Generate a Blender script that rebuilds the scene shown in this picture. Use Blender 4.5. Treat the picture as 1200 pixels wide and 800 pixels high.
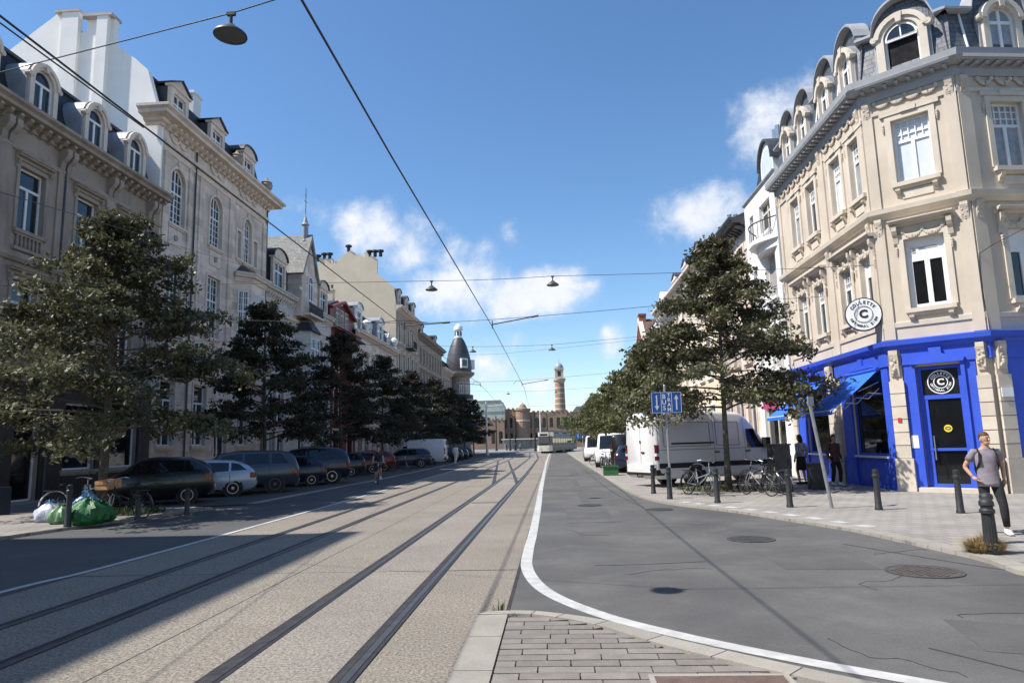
import bpy, bmesh, math, random
from mathutils import Vector, Matrix, Euler
random.seed(7)
R = math.radians; PI = math.pi; cos = math.cos; sin = math.sin
S = bpy.context.scene
for o in list(bpy.data.objects): bpy.data.objects.remove(o)
COL = S.collection

# ------------------------------------------------------------------ camera
EYE = 1.75
cd = bpy.data.cameras.new('camera'); cam = bpy.data.objects.new('camera', cd); COL.objects.link(cam)
cd.sensor_width = 36.0; cd.lens = 24.0; cd.clip_start = 0.05; cd.clip_end = 5000
YAW, PITCH, ROLL = 0.057912, 0.147995, -0.02618
CM = Matrix.Rotation(YAW, 3, 'Z') @ Matrix.Rotation(PI/2 + PITCH, 3, 'X') @ Matrix.Rotation(ROLL, 3, 'Z')
cam.matrix_world = Matrix.Translation((0, 0, EYE)) @ CM.to_4x4()
S.camera = cam
def ray(px, py): return CM @ Vector(((px-600)/800., (400-py)/800., -1.))
def G(px, py, z=0.):
    d = ray(px, py); t = (z-EYE)/d.z; return Vector((d.x*t, d.y*t, z))
def onX(px, py, X):
    d = ray(px, py); t = X/d.x; return Vector((X, d.y*t, EYE+d.z*t))
def onY(px, py, Y):
    d = ray(px, py); t = Y/d.y; return Vector((d.x*t, Y, EYE+d.z*t))

# ------------------------------------------------------------------ sun and sky
SUN_EL, SUN_TURN = R(52.5), R(14.0)          # sun stands over the left houses, a little behind the camera
to_sun = Vector((-cos(SUN_TURN)*cos(SUN_EL), -sin(SUN_TURN)*cos(SUN_EL), sin(SUN_EL)))
sl = bpy.data.lights.new('sun', 'SUN'); sl.energy = 5.0; sl.angle = R(0.53); sl.color = (1.0, 0.95, 0.88)
so = bpy.data.objects.new('sun', sl); COL.objects.link(so)
so.rotation_euler = to_sun.to_track_quat('Z', 'Y').to_euler(); so.location = (-30, -5, 40)
W = bpy.data.worlds.new('World'); S.world = W; W.use_nodes = True
nt = W.node_tree; nt.nodes.clear()
sky = nt.nodes.new('ShaderNodeTexSky'); sky.sky_type = 'NISHITA'; sky.sun_disc = False
sky.sun_elevation = SUN_EL; sky.sun_rotation = math.atan2(to_sun.x, to_sun.y)
sky.altitude = 0; sky.air_density = 1.0; sky.dust_density = 0.25; sky.ozone_density = 2.6
wb = nt.nodes.new('ShaderNodeBackground'); wb.inputs['Strength'].default_value = 0.112
cb = nt.nodes.new('ShaderNodeBackground'); cb.inputs['Strength'].default_value = 0.70
tc = nt.nodes.new('ShaderNodeTexCoord')
def wn(t, **k):
    n = nt.nodes.new(t)
    for a, b in k.items(): setattr(n, a, b)
    return n
def wmath(op, a, b=None):
    n = wn('ShaderNodeMath', operation=op)
    for i, v in enumerate((a, b)):
        if v is None: continue
        if isinstance(v, (int, float)): n.inputs[i].default_value = v
        else: nt.links.new(v, n.inputs[i])
    return n.outputs[0]
clouds = [(640,342,52,26,1),(600,352,50,28,1),(662,345,26,18,.9),(545,340,70,40,.86),(440,272,42,30,.90),(475,290,44,30,.74),(490,264,34,18,.66),
          (602,280,15,20,.50),(825,252,48,30,.95),(855,235,26,20,.8),(895,148,36,36,.85),(930,120,30,26,.8),(718,402,17,22,.62),(712,392,10,12,.6),
          (575,432,42,22,.7),(640,452,60,14,.55),(530,305,70,30,.55),(600,400,60,18,.45),(690,470,60,12,.5),(350,258,46,20,.4),(760,478,80,16,.5)]
acc = None
for (px, py, rx, ry, st) in clouds:
    c = ray(px, py).normalized()
    ds = ray(px, py).length*800/1.0
    kx = 800/ rx * 0.95; kz = 800/ry * 0.95
    s1 = wn('ShaderNodeVectorMath', operation='SUBTRACT'); nt.links.new(tc.outputs['Generated'], s1.inputs[0]); s1.inputs[1].default_value = c
    s2 = wn('ShaderNodeVectorMath', operation='MULTIPLY'); nt.links.new(s1.outputs[0], s2.inputs[0]); s2.inputs[1].default_value = (kx, 3, kz)
    s3 = wn('ShaderNodeVectorMath', operation='LENGTH'); nt.links.new(s2.outputs[0], s3.inputs[0])
    m = wn('ShaderNodeMapRange', interpolation_type='SMOOTHSTEP'); nt.links.new(s3.outputs['Value'], m.inputs[0])
    m.inputs[1].default_value = 1.7; m.inputs[2].default_value = 0.15; m.inputs[3].default_value = 0; m.inputs[4].default_value = st
    acc = m.outputs[0] if acc is None else wmath('MAXIMUM', acc, m.outputs[0])
nz = wn('ShaderNodeTexNoise'); nt.links.new(tc.outputs['Generated'], nz.inputs['Vector'])
nz.inputs['Scale'].default_value = 20; nz.inputs['Detail'].default_value = 9; nz.inputs['Roughness'].default_value = 0.62; nz.inputs['Distortion'].default_value = 0.15
nb = wn('ShaderNodeTexNoise'); nt.links.new(tc.outputs['Generated'], nb.inputs['Vector']); nb.inputs['Scale'].default_value = 3.1; nb.inputs['Detail'].default_value = 6
# loose clouds all round the rest of the sky, thin ones in view
gm = wn('ShaderNodeMapRange', interpolation_type='SMOOTHSTEP'); nt.links.new(nb.outputs['Fac'], gm.inputs[0])
gm.inputs[1].default_value = 0.60; gm.inputs[2].default_value = 0.82; gm.inputs[4].default_value = 0.4
acc = wmath('MAXIMUM', acc, gm.outputs[0])
den = wmath('ADD', acc, wmath('MULTIPLY', wmath('SUBTRACT', nz.outputs['Fac'], 0.5), 1.5))
dm = wn('ShaderNodeMapRange', interpolation_type='SMOOTHSTEP'); nt.links.new(den, dm.inputs[0])
dm.inputs[1].default_value = 0.18; dm.inputs[2].default_value = 0.98; dm.inputs[3].default_value = 0; dm.inputs[4].default_value = 0.92
ck = wmath('MULTIPLY', dm.outputs[0], wmath('MINIMUM', wmath('MULTIPLY', acc, 3.0), 1.0))
# soft modelling inside the clouds: denser parts whiter, thin parts bluish grey
cr = wn('ShaderNodeMixRGB'); nt.links.new(wmath('MULTIPLY', dm.outputs[0], nz.outputs['Fac']), cr.inputs[0])
cr.inputs[1].default_value = (0.72, 0.82, 0.97, 1); cr.inputs[2].default_value = (1.25, 1.2, 1.17, 1)
nt.links.new(cr.outputs[0], cb.inputs['Color'])
hs = wn('ShaderNodeHueSaturation'); hs.inputs['Saturation'].default_value = 1.15; hs.inputs['Value'].default_value = 1.16; nt.links.new(sky.outputs[0], hs.inputs['Color']); nt.links.new(hs.outputs[0], wb.inputs['Color'])
mx = wn('ShaderNodeMixShader'); wo = wn('ShaderNodeOutputWorld')
nt.links.new(ck, mx.inputs[0]); nt.links.new(wb.outputs[0], mx.inputs[1]); nt.links.new(cb.outputs[0], mx.inputs[2]); nt.links.new(mx.outputs[0], wo.inputs[0])
S.view_settings.view_transform = 'Standard'; S.view_settings.look = 'None'; S.view_settings.exposure = 0.5; S.view_settings.gamma = 1.0

# ------------------------------------------------------------------ materials
MATS = {}
def pm(name, col, rough=.8, var=.12, scale=2.0, bump=0., bscale=30., metal=0., spec=.4, stain=0., stain_col=(.06,.055,.05), rnd=0.,
       speck=None, wear=None, detail=6, pattern=None, coat=0., sheen=0., trans=0., emit=0., vstretch=1., hue=None):
    m = bpy.data.materials.new(name); m.use_nodes = True; t = m.node_tree; N = t.nodes; L = t.links
    b = N['Principled BSDF']; b.inputs['Roughness'].default_value = rough; b.inputs['Metallic'].default_value = metal
    b.inputs['Specular IOR Level'].default_value = spec
    if coat: b.inputs['Coat Weight'].default_value = coat; b.inputs['Coat Roughness'].default_value = .06
    c = N.new('ShaderNodeTexCoord')
    def noise(sc, det, vec=None, rg=.55):
        n = N.new('ShaderNodeTexNoise'); n.inputs['Scale'].default_value = sc; n.inputs['Detail'].default_value = det; n.inputs['Roughness'].default_value = rg
        L.new(vec or c.outputs['Object'], n.inputs['Vector']); return n.outputs['Fac']
    def mixc(f, a, b_, mode='MIX'):
        n = N.new('ShaderNodeMixRGB'); n.blend_type = mode
        for i, v in ((0, f), (1, a), (2, b_)):
            if hasattr(v, 'is_linked'): L.new(v, n.inputs[i])
            elif isinstance(v, (int, float)): n.inputs[i].default_value = v
            else: n.inputs[i].default_value = (*v[:3], 1)
        return n.outputs[0]
    def rng(f, a, b_, o0=0., o1=1.):
        n = N.new('ShaderNodeMapRange'); L.new(f, n.inputs[0]); n.inputs[1].default_value = a; n.inputs[2].default_value = b_
        n.inputs[3].default_value = o0; n.inputs[4].default_value = o1; return n.outputs[0]
    lo = tuple(x*(1-var) for x in col); hi = tuple(x*(1+var) for x in col)
    if hue: hi = tuple(x*(1+var) for x in hue)
    out = mixc(rng(noise(scale, detail), .32, .68), lo, hi)
    if speck:                                    # fine aggregate
        out = mixc(rng(noise(speck[0], 2), .5-speck[2], .5+speck[2]), tuple(x*(1-speck[1]) for x in (1,1,1)), tuple(1+speck[1] for x in (1,1,1)), 'MIX') if False else out
        sp = mixc(rng(noise(speck[0], 3, rg=.7), .5-speck[2], .5+speck[2]), (1-speck[1],)*3, (1+speck[1],)*3)
        out = mixc(1.0, out, sp, 'MULTIPLY')
    if stain:
        mp = N.new('ShaderNodeMapping'); mp.inputs['Scale'].default_value = (1.3, 1.3, .22); L.new(c.outputs['Object'], mp.inputs[0])
        out = mixc(rng(noise(1.6, 7, mp.outputs[0], .65), .5, .82, 0, stain), out, stain_col)
    if wear: out = mixc(rng(noise(.9, 8, rg=.7), .52, .74, 0, .6), out, wear)
    if rnd:
        oi = N.new('ShaderNodeObjectInfo'); k = rng(oi.outputs['Random'], 0, 1, 1-rnd, 1+rnd)
        cmb = N.new('ShaderNodeCombineXYZ'); [L.new(k, cmb.inputs[i]) for i in range(3)]
        out = mixc(1.0, out, cmb.outputs[0], 'MULTIPLY')
    hgt = None
    if pattern:                                  # ('slate'|'brick'|'tile', w, h, mortar, dark)
        kind, bw, bh, mo, dk = pattern
        br = N.new('ShaderNodeTexBrick'); br.inputs['Scale'].default_value = 1; br.inputs['Brick Width'].default_value = bw; br.inputs['Row Height'].default_value = bh
        br.inputs['Mortar Size'].default_value = mo; br.inputs['Mortar Smooth'].default_value = .2
        ca, cb2 = (.93, 1.05) if kind == 'tile' else (.82, 1.15); br.inputs['Color1'].default_value = (ca,ca,ca,1); br.inputs['Color2'].default_value = (cb2,cb2,cb2,1); br.inputs['Mortar'].default_value = (dk,dk,dk,1)
        if kind == 'tile': L.new(c.outputs['Object'], br.inputs['Vector'])
        else:
            sx = N.new('ShaderNodeSeparateXYZ'); L.new(c.outputs['Object'], sx.inputs[0]); ad = N.new('ShaderNodeMath'); ad.operation = 'ADD'
            L.new(sx.outputs[0], ad.inputs[0]); L.new(sx.outputs[1], ad.inputs[1]); cx = N.new('ShaderNodeCombineXYZ'); L.new(ad.outputs[0], cx.inputs[0]); L.new(sx.outputs[2], cx.inputs[1]); L.new(cx.outputs[0], br.inputs['Vector'])
        out = mixc(1.0, out, br.outputs['Color'], 'MULTIPLY'); hgt = br.outputs['Fac']
    L.new(out, b.inputs['Base Color'])
    if bump:
        bp = N.new('ShaderNodeBump'); bp.inputs['Strength'].default_value = bump; bp.inputs['Distance'].default_value = .02
        L.new(noise(bscale, 5), bp.inputs['Height'])
        if hgt:
            b2 = N.new('ShaderNodeBump'); b2.inputs['Strength'].default_value = .7; b2.inputs['Distance'].default_value = .015; b2.invert = True
            L.new(hgt, b2.inputs['Height']); L.new(bp.outputs[0], b2.inputs['Normal']); L.new(b2.outputs[0], b.inputs['Normal'])
        else: L.new(bp.outputs[0], b.inputs['Normal'])
    if rough > .3 and not metal:
        L.new(rng(noise(scale*2.3, 4), .3, .7, max(0, rough-.1), min(1, rough+.1)), b.inputs['Roughness'])
    if emit:
        b.inputs['Emission Color'].default_value = (*col, 1); b.inputs['Emission Strength'].default_value = emit
    if trans:
        tr = N.new('ShaderNodeBsdfTranslucent'); L.new(out, tr.inputs[0]); ms = N.new('ShaderNodeMixShader'); ms.inputs[0].default_value = trans
        L.new(b.outputs[0], ms.inputs[1]); L.new(tr.outputs[0], ms.inputs[2]); L.new(ms.outputs[0], N['Material Output'].inputs[0])
    MATS[name] = m; return m
pm('asphalt', (.088,.086,.086), .88, .14, .45, .35, 120, speck=(80,.26,.2), hue=(.106,.103,.098), stain=.42, stain_col=(.062,.060,.060), wear=(.14,.136,.13))
pm('asphalt_dark', (.080,.079,.078), .88, .16, .4, .30, 140, speck=(95,.22,.2))
pm('asphalt_patch', (.092,.09,.088), .9, .15, 1.2, .3, 140, speck=(95,.2,.2))
pm('seal', (.04,.04,.04), .6, .3, 3)
pm('tram_concrete', (.222,.195,.160), .9, .10, .5, .55, 70, speck=(36,.58,.17), stain=.35, stain_col=(.15,.13,.11))
pm('tram_concrete2', (.232,.206,.174), .9, .10, .6, .5, 70, speck=(36,.50,.17), stain=.25, stain_col=(.15,.13,.11))
pm('rail_steel', (.038,.036,.037), .55, .3, 4, metal=.15, spec=.4)
pm('rail_top', (.13,.125,.125), .38, .2, 6, metal=.7)
pm('joint', (.035,.033,.032), .85, .3, 6)
pm('white_paint', (.46,.455,.44), .7, .12, 6, .15, 60, stain=.6, stain_col=(.25,.245,.24), wear=(.20,.195,.19))
pm('kerb_stone', (.29,.268,.23), .85, .10, 3, .25, 90, rnd=.10, speck=(60,.12,.2))
pm('paver', (.20,.18,.158), .88, .12, 6, .30, 90, rnd=.13, speck=(70,.15,.2))
pm('sand_joint', (.13,.115,.10), .95, .2, 8, .3, 60)
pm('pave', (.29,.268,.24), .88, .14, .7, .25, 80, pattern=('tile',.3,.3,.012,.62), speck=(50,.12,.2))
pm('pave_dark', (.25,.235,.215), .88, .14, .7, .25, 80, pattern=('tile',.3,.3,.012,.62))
pm('soil', (.10,.075,.05), .95, .3, 6, .6, 30)
pm('stone_tan', (.56,.485,.39), .85, .10, .8, .18, 40, stain=.22, stain_col=(.30,.25,.19))
pm('stone_tan_trim', (.60,.53,.435), .85, .10, 1.4, .18, 40, stain=.3, stain_col=(.27,.23,.18))
pm('stone_block', (.58,.51,.42), .85, .10, 2, .25, 50, rnd=.10)
pm('stone_relief', (.54,.465,.375), .85, .16, 6, .2, 40)
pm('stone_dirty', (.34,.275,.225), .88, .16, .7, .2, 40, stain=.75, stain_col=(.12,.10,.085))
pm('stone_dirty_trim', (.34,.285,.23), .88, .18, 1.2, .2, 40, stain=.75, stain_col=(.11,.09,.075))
pm('stone_grey', (.66,.55,.465), .88, .14, .7, .2, 40, stain=.6, stain_col=(.25,.215,.185), pattern=('brick',1.05,.42,.008,.86))
pm('stone_grey_trim', (.68,.575,.49), .88, .14, 1.2, .2, 40, stain=.45, stain_col=(.17,.155,.14))
pm('plaster_white', (.74,.735,.71), .85, .05, .8, .08, 30, stain=.14, stain_col=(.45,.43,.40))
pm('plaster_gable', (.92,.88,.82), .85, .04, .8, .08, 30, stain=.16, stain_col=(.5,.49,.46))
pm('plaster_cream', (.72,.60,.44), .88, .06, .5, .1, 30, stain=.22, stain_col=(.42,.36,.27))
pm('brick_white', (.60,.585,.55), .85, .08, 2, .15, 30, pattern=('brick',.22,.07,.008,.75), stain=.3, stain_col=(.3,.28,.26))
pm('brick_red', (.36,.13,.085), .85, .2, 3, .15, 30, pattern=('brick',.22,.07,.01,1.3))
pm('brick_maroon', (.17,.060,.045), .85, .2, 3, .15, 30, pattern=('brick',.22,.07,.01,1.3))
pm('brick_orange', (.33,.215,.15), .85, .12, .3, .1, 10, stain=.2)
pm('stripe_light', (.56,.45,.34), .85, .1, .3)
pm('red_wood', (.16,.022,.02), .55, .2, 3)
pm('slate', (.030,.031,.036), .55, .2, 1.5, .3, 20, pattern=('brick',.28,.14,.012,.4), spec=.5)
pm('slate_light', (.105,.112,.13), .5, .16, 1.5, .3, 20, pattern=('brick',.30,.16,.012,.45), spec=.5)
pm('slate_grey', (.26,.255,.24), .7, .16, 1.5, .3, 20, pattern=('brick',.28,.14,.012,.55))
pm('zinc', (.30,.315,.335), .5, .14, 2, .05, 10, spec=.5)
pm('zinc_dark', (.060,.060,.064), .5, .2, 2)
pm('clay_tile', (.17,.095,.065), .85, .2, 2, .3, 20, pattern=('brick',.3,.2,.015,.5))
pm('grey_trim', (.35,.355,.365), .6, .08, 2, stain=.12, stain_col=(.2,.2,.2))
pm('white_trim', (.78,.78,.77), .5, .05, 3, stain=.12, stain_col=(.5,.5,.48))
pm('cream_trim', (.62,.58,.50), .6, .08, 3, stain=.25, stain_col=(.3,.28,.25))
pm('glass', (.018,.022,.028), .035, .3, .8, .012, .7, spec=.8)
pm('glass_dark', (.008,.009,.010), .04, .3, .8, .010, .7, spec=.5)
pm('glass_curtain', (.30,.315,.33), .06, .25, 2.2, .010, .7, spec=.6)
pm('glass_milk', (.62,.66,.70), .15, .06, 2, spec=.5)
pm('dark_inside', (.004,.004,.005), .9)
pm('shutter', (.40,.37,.37), .7, .05, 2, pattern=('brick',9.,.05,.012,.7))
pm('blue_paint', (.038,.096,.58), .52, .10, 1.6, .10, 14, spec=.4, stain=.30, stain_col=(.020,.05,.36))
pm('blue_canvas', (.035,.17,.70), .75, .06, 3, .1, 120, trans=.12)
pm('black_board', (.012,.012,.013), .35, .2, 3)
pm('sign_white', (.85,.85,.83), .45, .02, 2)
pm('sign_black', (.012,.012,.012), .45, .1, 2)
pm('sign_yellow', (.80,.62,.06), .5, .05, 2)
pm('sign_red', (.55,.03,.03), .5, .05, 2)
pm('sign_pink', (.75,.10,.28), .6, .05, 2)
pm('sign_blue', (.020,.115,.40), .4, .06, 5, stain=.1, stain_col=(.05,.12,.3))
pm('galv', (.34,.345,.35), .45, .15, 6, metal=.5)
pm('iron_black', (.026,.027,.029), .5, .25, 8, .1, 60, spec=.45)
pm('iron_cover', (.105,.09,.08), .7, .2, 8, .5, 40, metal=.3)
pm('iron_cover_grey', (.075,.075,.075), .7, .2, 8, .5, 40, metal=.3)
pm('rust_plate', (.13,.085,.068), .8, .2, 8, .5, 60)
pm('bark', (.105,.088,.07), .9, .35, 7, .7, 30)
pm('bark_green', (.115,.105,.078), .9, .35, 7, .7, 30)
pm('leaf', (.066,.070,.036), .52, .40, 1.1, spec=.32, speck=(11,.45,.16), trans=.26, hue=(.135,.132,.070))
pm('leaf_shaded', (.036,.038,.023), .55, .4, 1.1, spec=.3, speck=(11,.45,.16), trans=.2, hue=(.060,.058,.034))  # same lime leaf, colour darkened for the trees in the houses' shade
pm('leaf_far', (.078,.092,.038), .55, .35, .9, spec=.3, speck=(11,.45,.16), trans=.28, hue=(.150,.152,.070))
pm('leaf_bright', (.06,.105,.022), .5, .35, .9, trans=.28)
pm('dry_grass', (.34,.235,.11), .9, .4, 9, trans=.2, hue=(.34,.255,.12))
pm('weed', (.07,.095,.035), .7, .4, 9, trans=.3)
pm('rubber', (.020,.020,.021), .75, .2, 6)
pm('plastic_black', (.018,.018,.019), .5, .15, 5)
pm('alloy', (.48,.49,.50), .35, .1, 4, metal=.85)
pm('alloy_dark', (.10,.10,.105), .4, .1, 4, metal=.6)
pm('car_glass', (.010,.012,.014), .03, .2, 1, spec=.7)
pm('van_white', (.66,.66,.66), .30, .02, 1, coat=.5, stain=.10, stain_col=(.55,.53,.5))
for n_, c_ in dict(black=(.012,.012,.013), silver=(.42,.50,.60), charcoal=(.055,.065,.085), navy=(.014,.02,.045), darkgrey=(.035,.038,.045), red=(.22,.012,.014), white=(.72,.72,.71), blue=(.025,.04,.075), maroon=(.09,.02,.02)).items():
    pm('paint_'+n_, c_, .30, .03, 1, metal=.25 if n_ in ('silver','charcoal','darkgrey') else 0, coat=.6)
pm('tail_red', (.12,.008,.010), .2, .1, 4, coat=.5)
pm('lamp_clear', (.62,.62,.62), .15, .1, 4, coat=.5)
pm('amber', (.6,.22,.02), .25, .1, 4)
pm('plate', (.72,.72,.68), .5, .05, 4)
pm('tram_cream', (.70,.68,.60), .4, .04, 1, coat=.3)
pm('tram_grey', (.10,.105,.11), .5, .06, 1)
pm('skin', (.46,.27,.19), .6, .08, 8, spec=.35)
pm('hair_brown', (.075,.042,.022), .7, .4, 40)
pm('hair_dark', (.02,.016,.014), .7, .4, 40)
pm('tee_mauve', (.235,.205,.235), .9, .16, 9, .35, 14)
pm('trousers_black', (.020,.020,.023), .9, .25, 9, .3, 16)
pm('shoe_white', (.72,.71,.70), .7, .05, 8)
pm('cloth_grey', (.30,.31,.34), .9, .5, 9, .3, 16)
pm('cloth_red', (.35,.04,.04), .9, .6, 14, .3, 16, hue=(.05,.05,.05))
pm('cloth_navy', (.03,.035,.06), .9, .2, 9, .3, 16)
pm('cloth_black', (.018,.018,.020), .9, .2, 9, .3, 16)
pm('bag_green', (.020,.15,.036), .38, .35, 6, 1.0, 26, spec=.5, trans=.15)
pm('bag_pale', (.25,.40,.22), .35, .2, 6, .5, 22, spec=.6, trans=.2)
pm('bag_blue', (.11,.24,.46), .35, .25, 6, .5, 22, spec=.6, trans=.2)
pm('bag_white', (.55,.58,.68), .35, .15, 6, .5, 22, spec=.6, trans=.2)
pm('wood_box', (.42,.24,.12), .8, .3, 9)
pm('bin_green', (.045,.15,.055), .6, .15, 4)
pm('lamp_metal', (.085,.088,.09), .5, .15, 6, metal=.4)
pm('shop_shaded', (.028,.024,.022), .5, .2, 3)  # shopfront wood, near-black so the colour also holds the shade under the trees
pm('copper', (.33,.42,.33), .7, .2, .5)
pm('glassroof', (.44,.46,.40), .5, .1, .4)
pm('concrete', (.36,.35,.33), .85, .12, 1, .2, 30)
# ------------------------------------------------------------------ geometry helpers
class MB:
    def __init__(s): s.v = []; s.f = []
    def add(s, vs, fs):
        o = len(s.v); s.v += [tuple(v) for v in vs]; s.f += [tuple(i+o for i in f) for f in fs]; return s
    def box(s, x0, y0, z0, x1, y1, z1):
        return s.add([(x0,y0,z0),(x1,y0,z0),(x1,y1,z0),(x0,y1,z0),(x0,y0,z1),(x1,y0,z1),(x1,y1,z1),(x0,y1,z1)],
                     [(3,2,1,0),(4,5,6,7),(0,1,5,4),(1,2,6,5),(2,3,7,6),(3,0,4,7)])
    def quad(s, a, b, c, d): return s.add([a,b,c,d], [(0,1,2,3)])
    def prism(s, poly, y0, y1):              # polygon in x,z extruded along y
        n = len(poly); vs = [(x,y0,z) for x,z in poly]+[(x,y1,z) for x,z in poly]
        return s.add(vs, [tuple(range(n)), tuple(range(2*n-1,n-1,-1))]+[(i,i+n,(i+1)%n+n,(i+1)%n) for i in range(n)])
    def prismx(s, poly, x0, x1):             # polygon in y,z extruded along x
        n = len(poly); vs = [(x0,y,z) for y,z in poly]+[(x1,y,z) for y,z in poly]
        return s.add(vs, [tuple(range(n)), tuple(range(2*n-1,n-1,-1))]+[(i,i+n,(i+1)%n+n,(i+1)%n) for i in range(n)])
    def prismz(s, poly, z0, z1):             # polygon in x,y extruded along z
        n = len(poly); vs = [(x,y,z0) for x,y in poly]+[(x,y,z1) for x,y in poly]
        return s.add(vs, [tuple(range(n-1,-1,-1)), tuple(range(n,2*n))]+[(i,(i+1)%n,(i+1)%n+n,i+n) for i in range(n)])
    def ring(s, outer, inner, y0, y1, closed=True):   # band between two outlines in x,z
        n = len(outer); k = n if closed else n-1
        vs = [(x,y0,z) for x,z in outer]+[(x,y0,z) for x,z in inner]+[(x,y1,z) for x,z in outer]+[(x,y1,z) for x,z in inner]
        fs = []
        for i in range(k):
            j = (i+1) % n
            fs += [(i,j,j+n,i+n),(i+2*n,i+3*n,j+3*n,j+2*n),(i,i+2*n,j+2*n,j),(i+n,j+n,j+3*n,i+3*n)]
        if not closed: fs += [(0,n,3*n,2*n),(n-1,3*n-1,4*n-1,2*n-1)]
        return s.add(vs, fs)
    def tube(s, path, r, n=6, cap=True):
        P = [Vector(p) for p in path]; rs = r if isinstance(r,(list,tuple)) else [r]*len(P); vs = []; fs = []
        up = Vector((0,0,1)); pu = None
        for i, p in enumerate(P):
            t = (P[min(i+1,len(P)-1)]-P[max(i-1,0)])
            if t.length < 1e-9: t = Vector((0,0,1))
            t.normalize()
            if pu is None: pu = t.cross(up if abs(t.z) < .9 else Vector((1,0,0))).normalized()
            u = (pu - t*pu.dot(t))
            if u.length < 1e-6: u = t.cross(Vector((1,0,0)))
            u.normalize(); pu = u; w = t.cross(u)
            vs += [p+(u*cos(2*PI*k/n)+w*sin(2*PI*k/n))*rs[i] for k in range(n)]
        for i in range(len(P)-1):
            fs += [(i*n+k, i*n+(k+1)%n, (i+1)*n+(k+1)%n, (i+1)*n+k) for k in range(n)]
        if cap: fs += [tuple(range(n-1,-1,-1)), tuple((len(P)-1)*n+k for k in range(n))]
        return s.add(vs, fs)
    def lathe(s, prof, c=(0,0,0), n=16, axis='z', caps=True):
        vs = []; fs = []
        for r, z in prof:
            for k in range(n):
                a = 2*PI*k/n; q = (r*cos(a), r*sin(a), z)
                if axis == 'y': q = (q[0], q[2], q[1])
                elif axis == 'x': q = (q[2], q[0], q[1])
                vs.append((q[0]+c[0], q[1]+c[1], q[2]+c[2]))
        m = len(prof)
        for i in range(m-1): fs += [(i*n+k, i*n+(k+1)%n, (i+1)*n+(k+1)%n, (i+1)*n+k) for k in range(n)]
        if caps and prof[0][0] > 1e-4: fs.append(tuple(range(n-1,-1,-1)))
        if caps and prof[-1][0] > 1e-4: fs.append(tuple((m-1)*n+k for k in range(n)))
        return s.add(vs, fs)
    def ball(s, c, r, n=8, sc=(1,1,1)):
        m = max(4, n//2); prof = [(sin(PI*i/m), -cos(PI*i/m)) for i in range(m+1)]
        b = MB().lathe([(max(p,1e-5), z) for p, z in prof], n=n)
        return s.add([(c[0]+x*r*sc[0], c[1]+y*r*sc[1], c[2]+z*r*sc[2]) for x,y,z in b.v], b.f)
    def sweep(s, path, prof, cap=True):      # closed profile (out,z) swept along plan path, out = right of travel
        P = [Vector((p[0],p[1])) for p in path]; n = len(prof); vs = []; fs = []
        for i, p in enumerate(P):
            d0 = (P[i]-P[i-1]).normalized() if i > 0 else None; d1 = (P[i+1]-P[i]).normalized() if i < len(P)-1 else None
            d0 = d0 or d1; d1 = d1 or d0
            n0 = Vector((d0.y,-d0.x)); n1 = Vector((d1.y,-d1.x)); m = (n0+n1).normalized(); k = 1/max(.3, m.dot(n0))
            vs += [(p.x+m.x*o*k, p.y+m.y*o*k, z) for o, z in prof]
        for i in range(len(P)-1): fs += [(i*n+k, i*n+(k+1)%n, (i+1)*n+(k+1)%n, (i+1)*n+k) for k in range(n)]
        if cap: fs += [tuple(range(n-1,-1,-1)), tuple((len(P)-1)*n+k for k in range(n))]
        return s.add(vs, fs)
    def merge(s, o, M=None):
        vs = [tuple(M @ Vector(v)) for v in o.v] if M else o.v
        return s.add(vs, o.f)
    def mesh(s, name='mesh', smooth=False, fix=True):
        me = bpy.data.meshes.new(name); me.from_pydata(s.v, [], s.f); me.update()
        if fix:
            bm = bmesh.new(); bm.from_mesh(me); bmesh.ops.recalc_face_normals(bm, faces=bm.faces); bm.to_mesh(me); bm.free()
        if smooth:
            me.polygons.foreach_set('use_smooth', [True]*len(me.polygons))
            if smooth != 'all': me.set_sharp_from_angle(angle=R(40))
        return me
def obj(name, me, mat=None, parent=None, loc=(0,0,0), rz=0., rot=None, smooth=False):
    if isinstance(me, MB): me = me.mesh(name, smooth)
    o = bpy.data.objects.new(name, me); COL.objects.link(o)
    if mat and not me.materials: me.materials.append(MATS[mat])
    o.location = loc; o.rotation_euler = rot or (0,0,rz)
    if parent: o.parent = parent
    return o
def thing(name, label, cat, loc=(0,0,0), rz=0., group=None):
    o = bpy.data.objects.new(name, None); COL.objects.link(o); o.location = loc; o.rotation_euler = (0,0,rz)
    o.empty_display_size = .2; o['label'] = label; o['category'] = cat
    if group: o['group'] = group
    return o
def tag(o, label, cat, group=None):
    o['label'] = label; o['category'] = cat
    if group: o['group'] = group
    return o
def struct(name, me, mat, smooth=False, loc=(0,0,0)):
    o = obj(name, me, mat, None, loc, smooth=smooth); o['kind'] = 'structure'; return o
def kids(o): return [c for c in bpy.data.objects if c.parent == o]
def copy_tree(o, parent=None):
    c = o.copy(); COL.objects.link(c)
    if parent: c.parent = parent
    for ch in list(o.children): copy_tree(ch, c)
    return c
CACHE = {}
def cached(key, fn):
    if key not in CACHE: CACHE[key] = fn()
    return CACHE[key]

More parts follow.
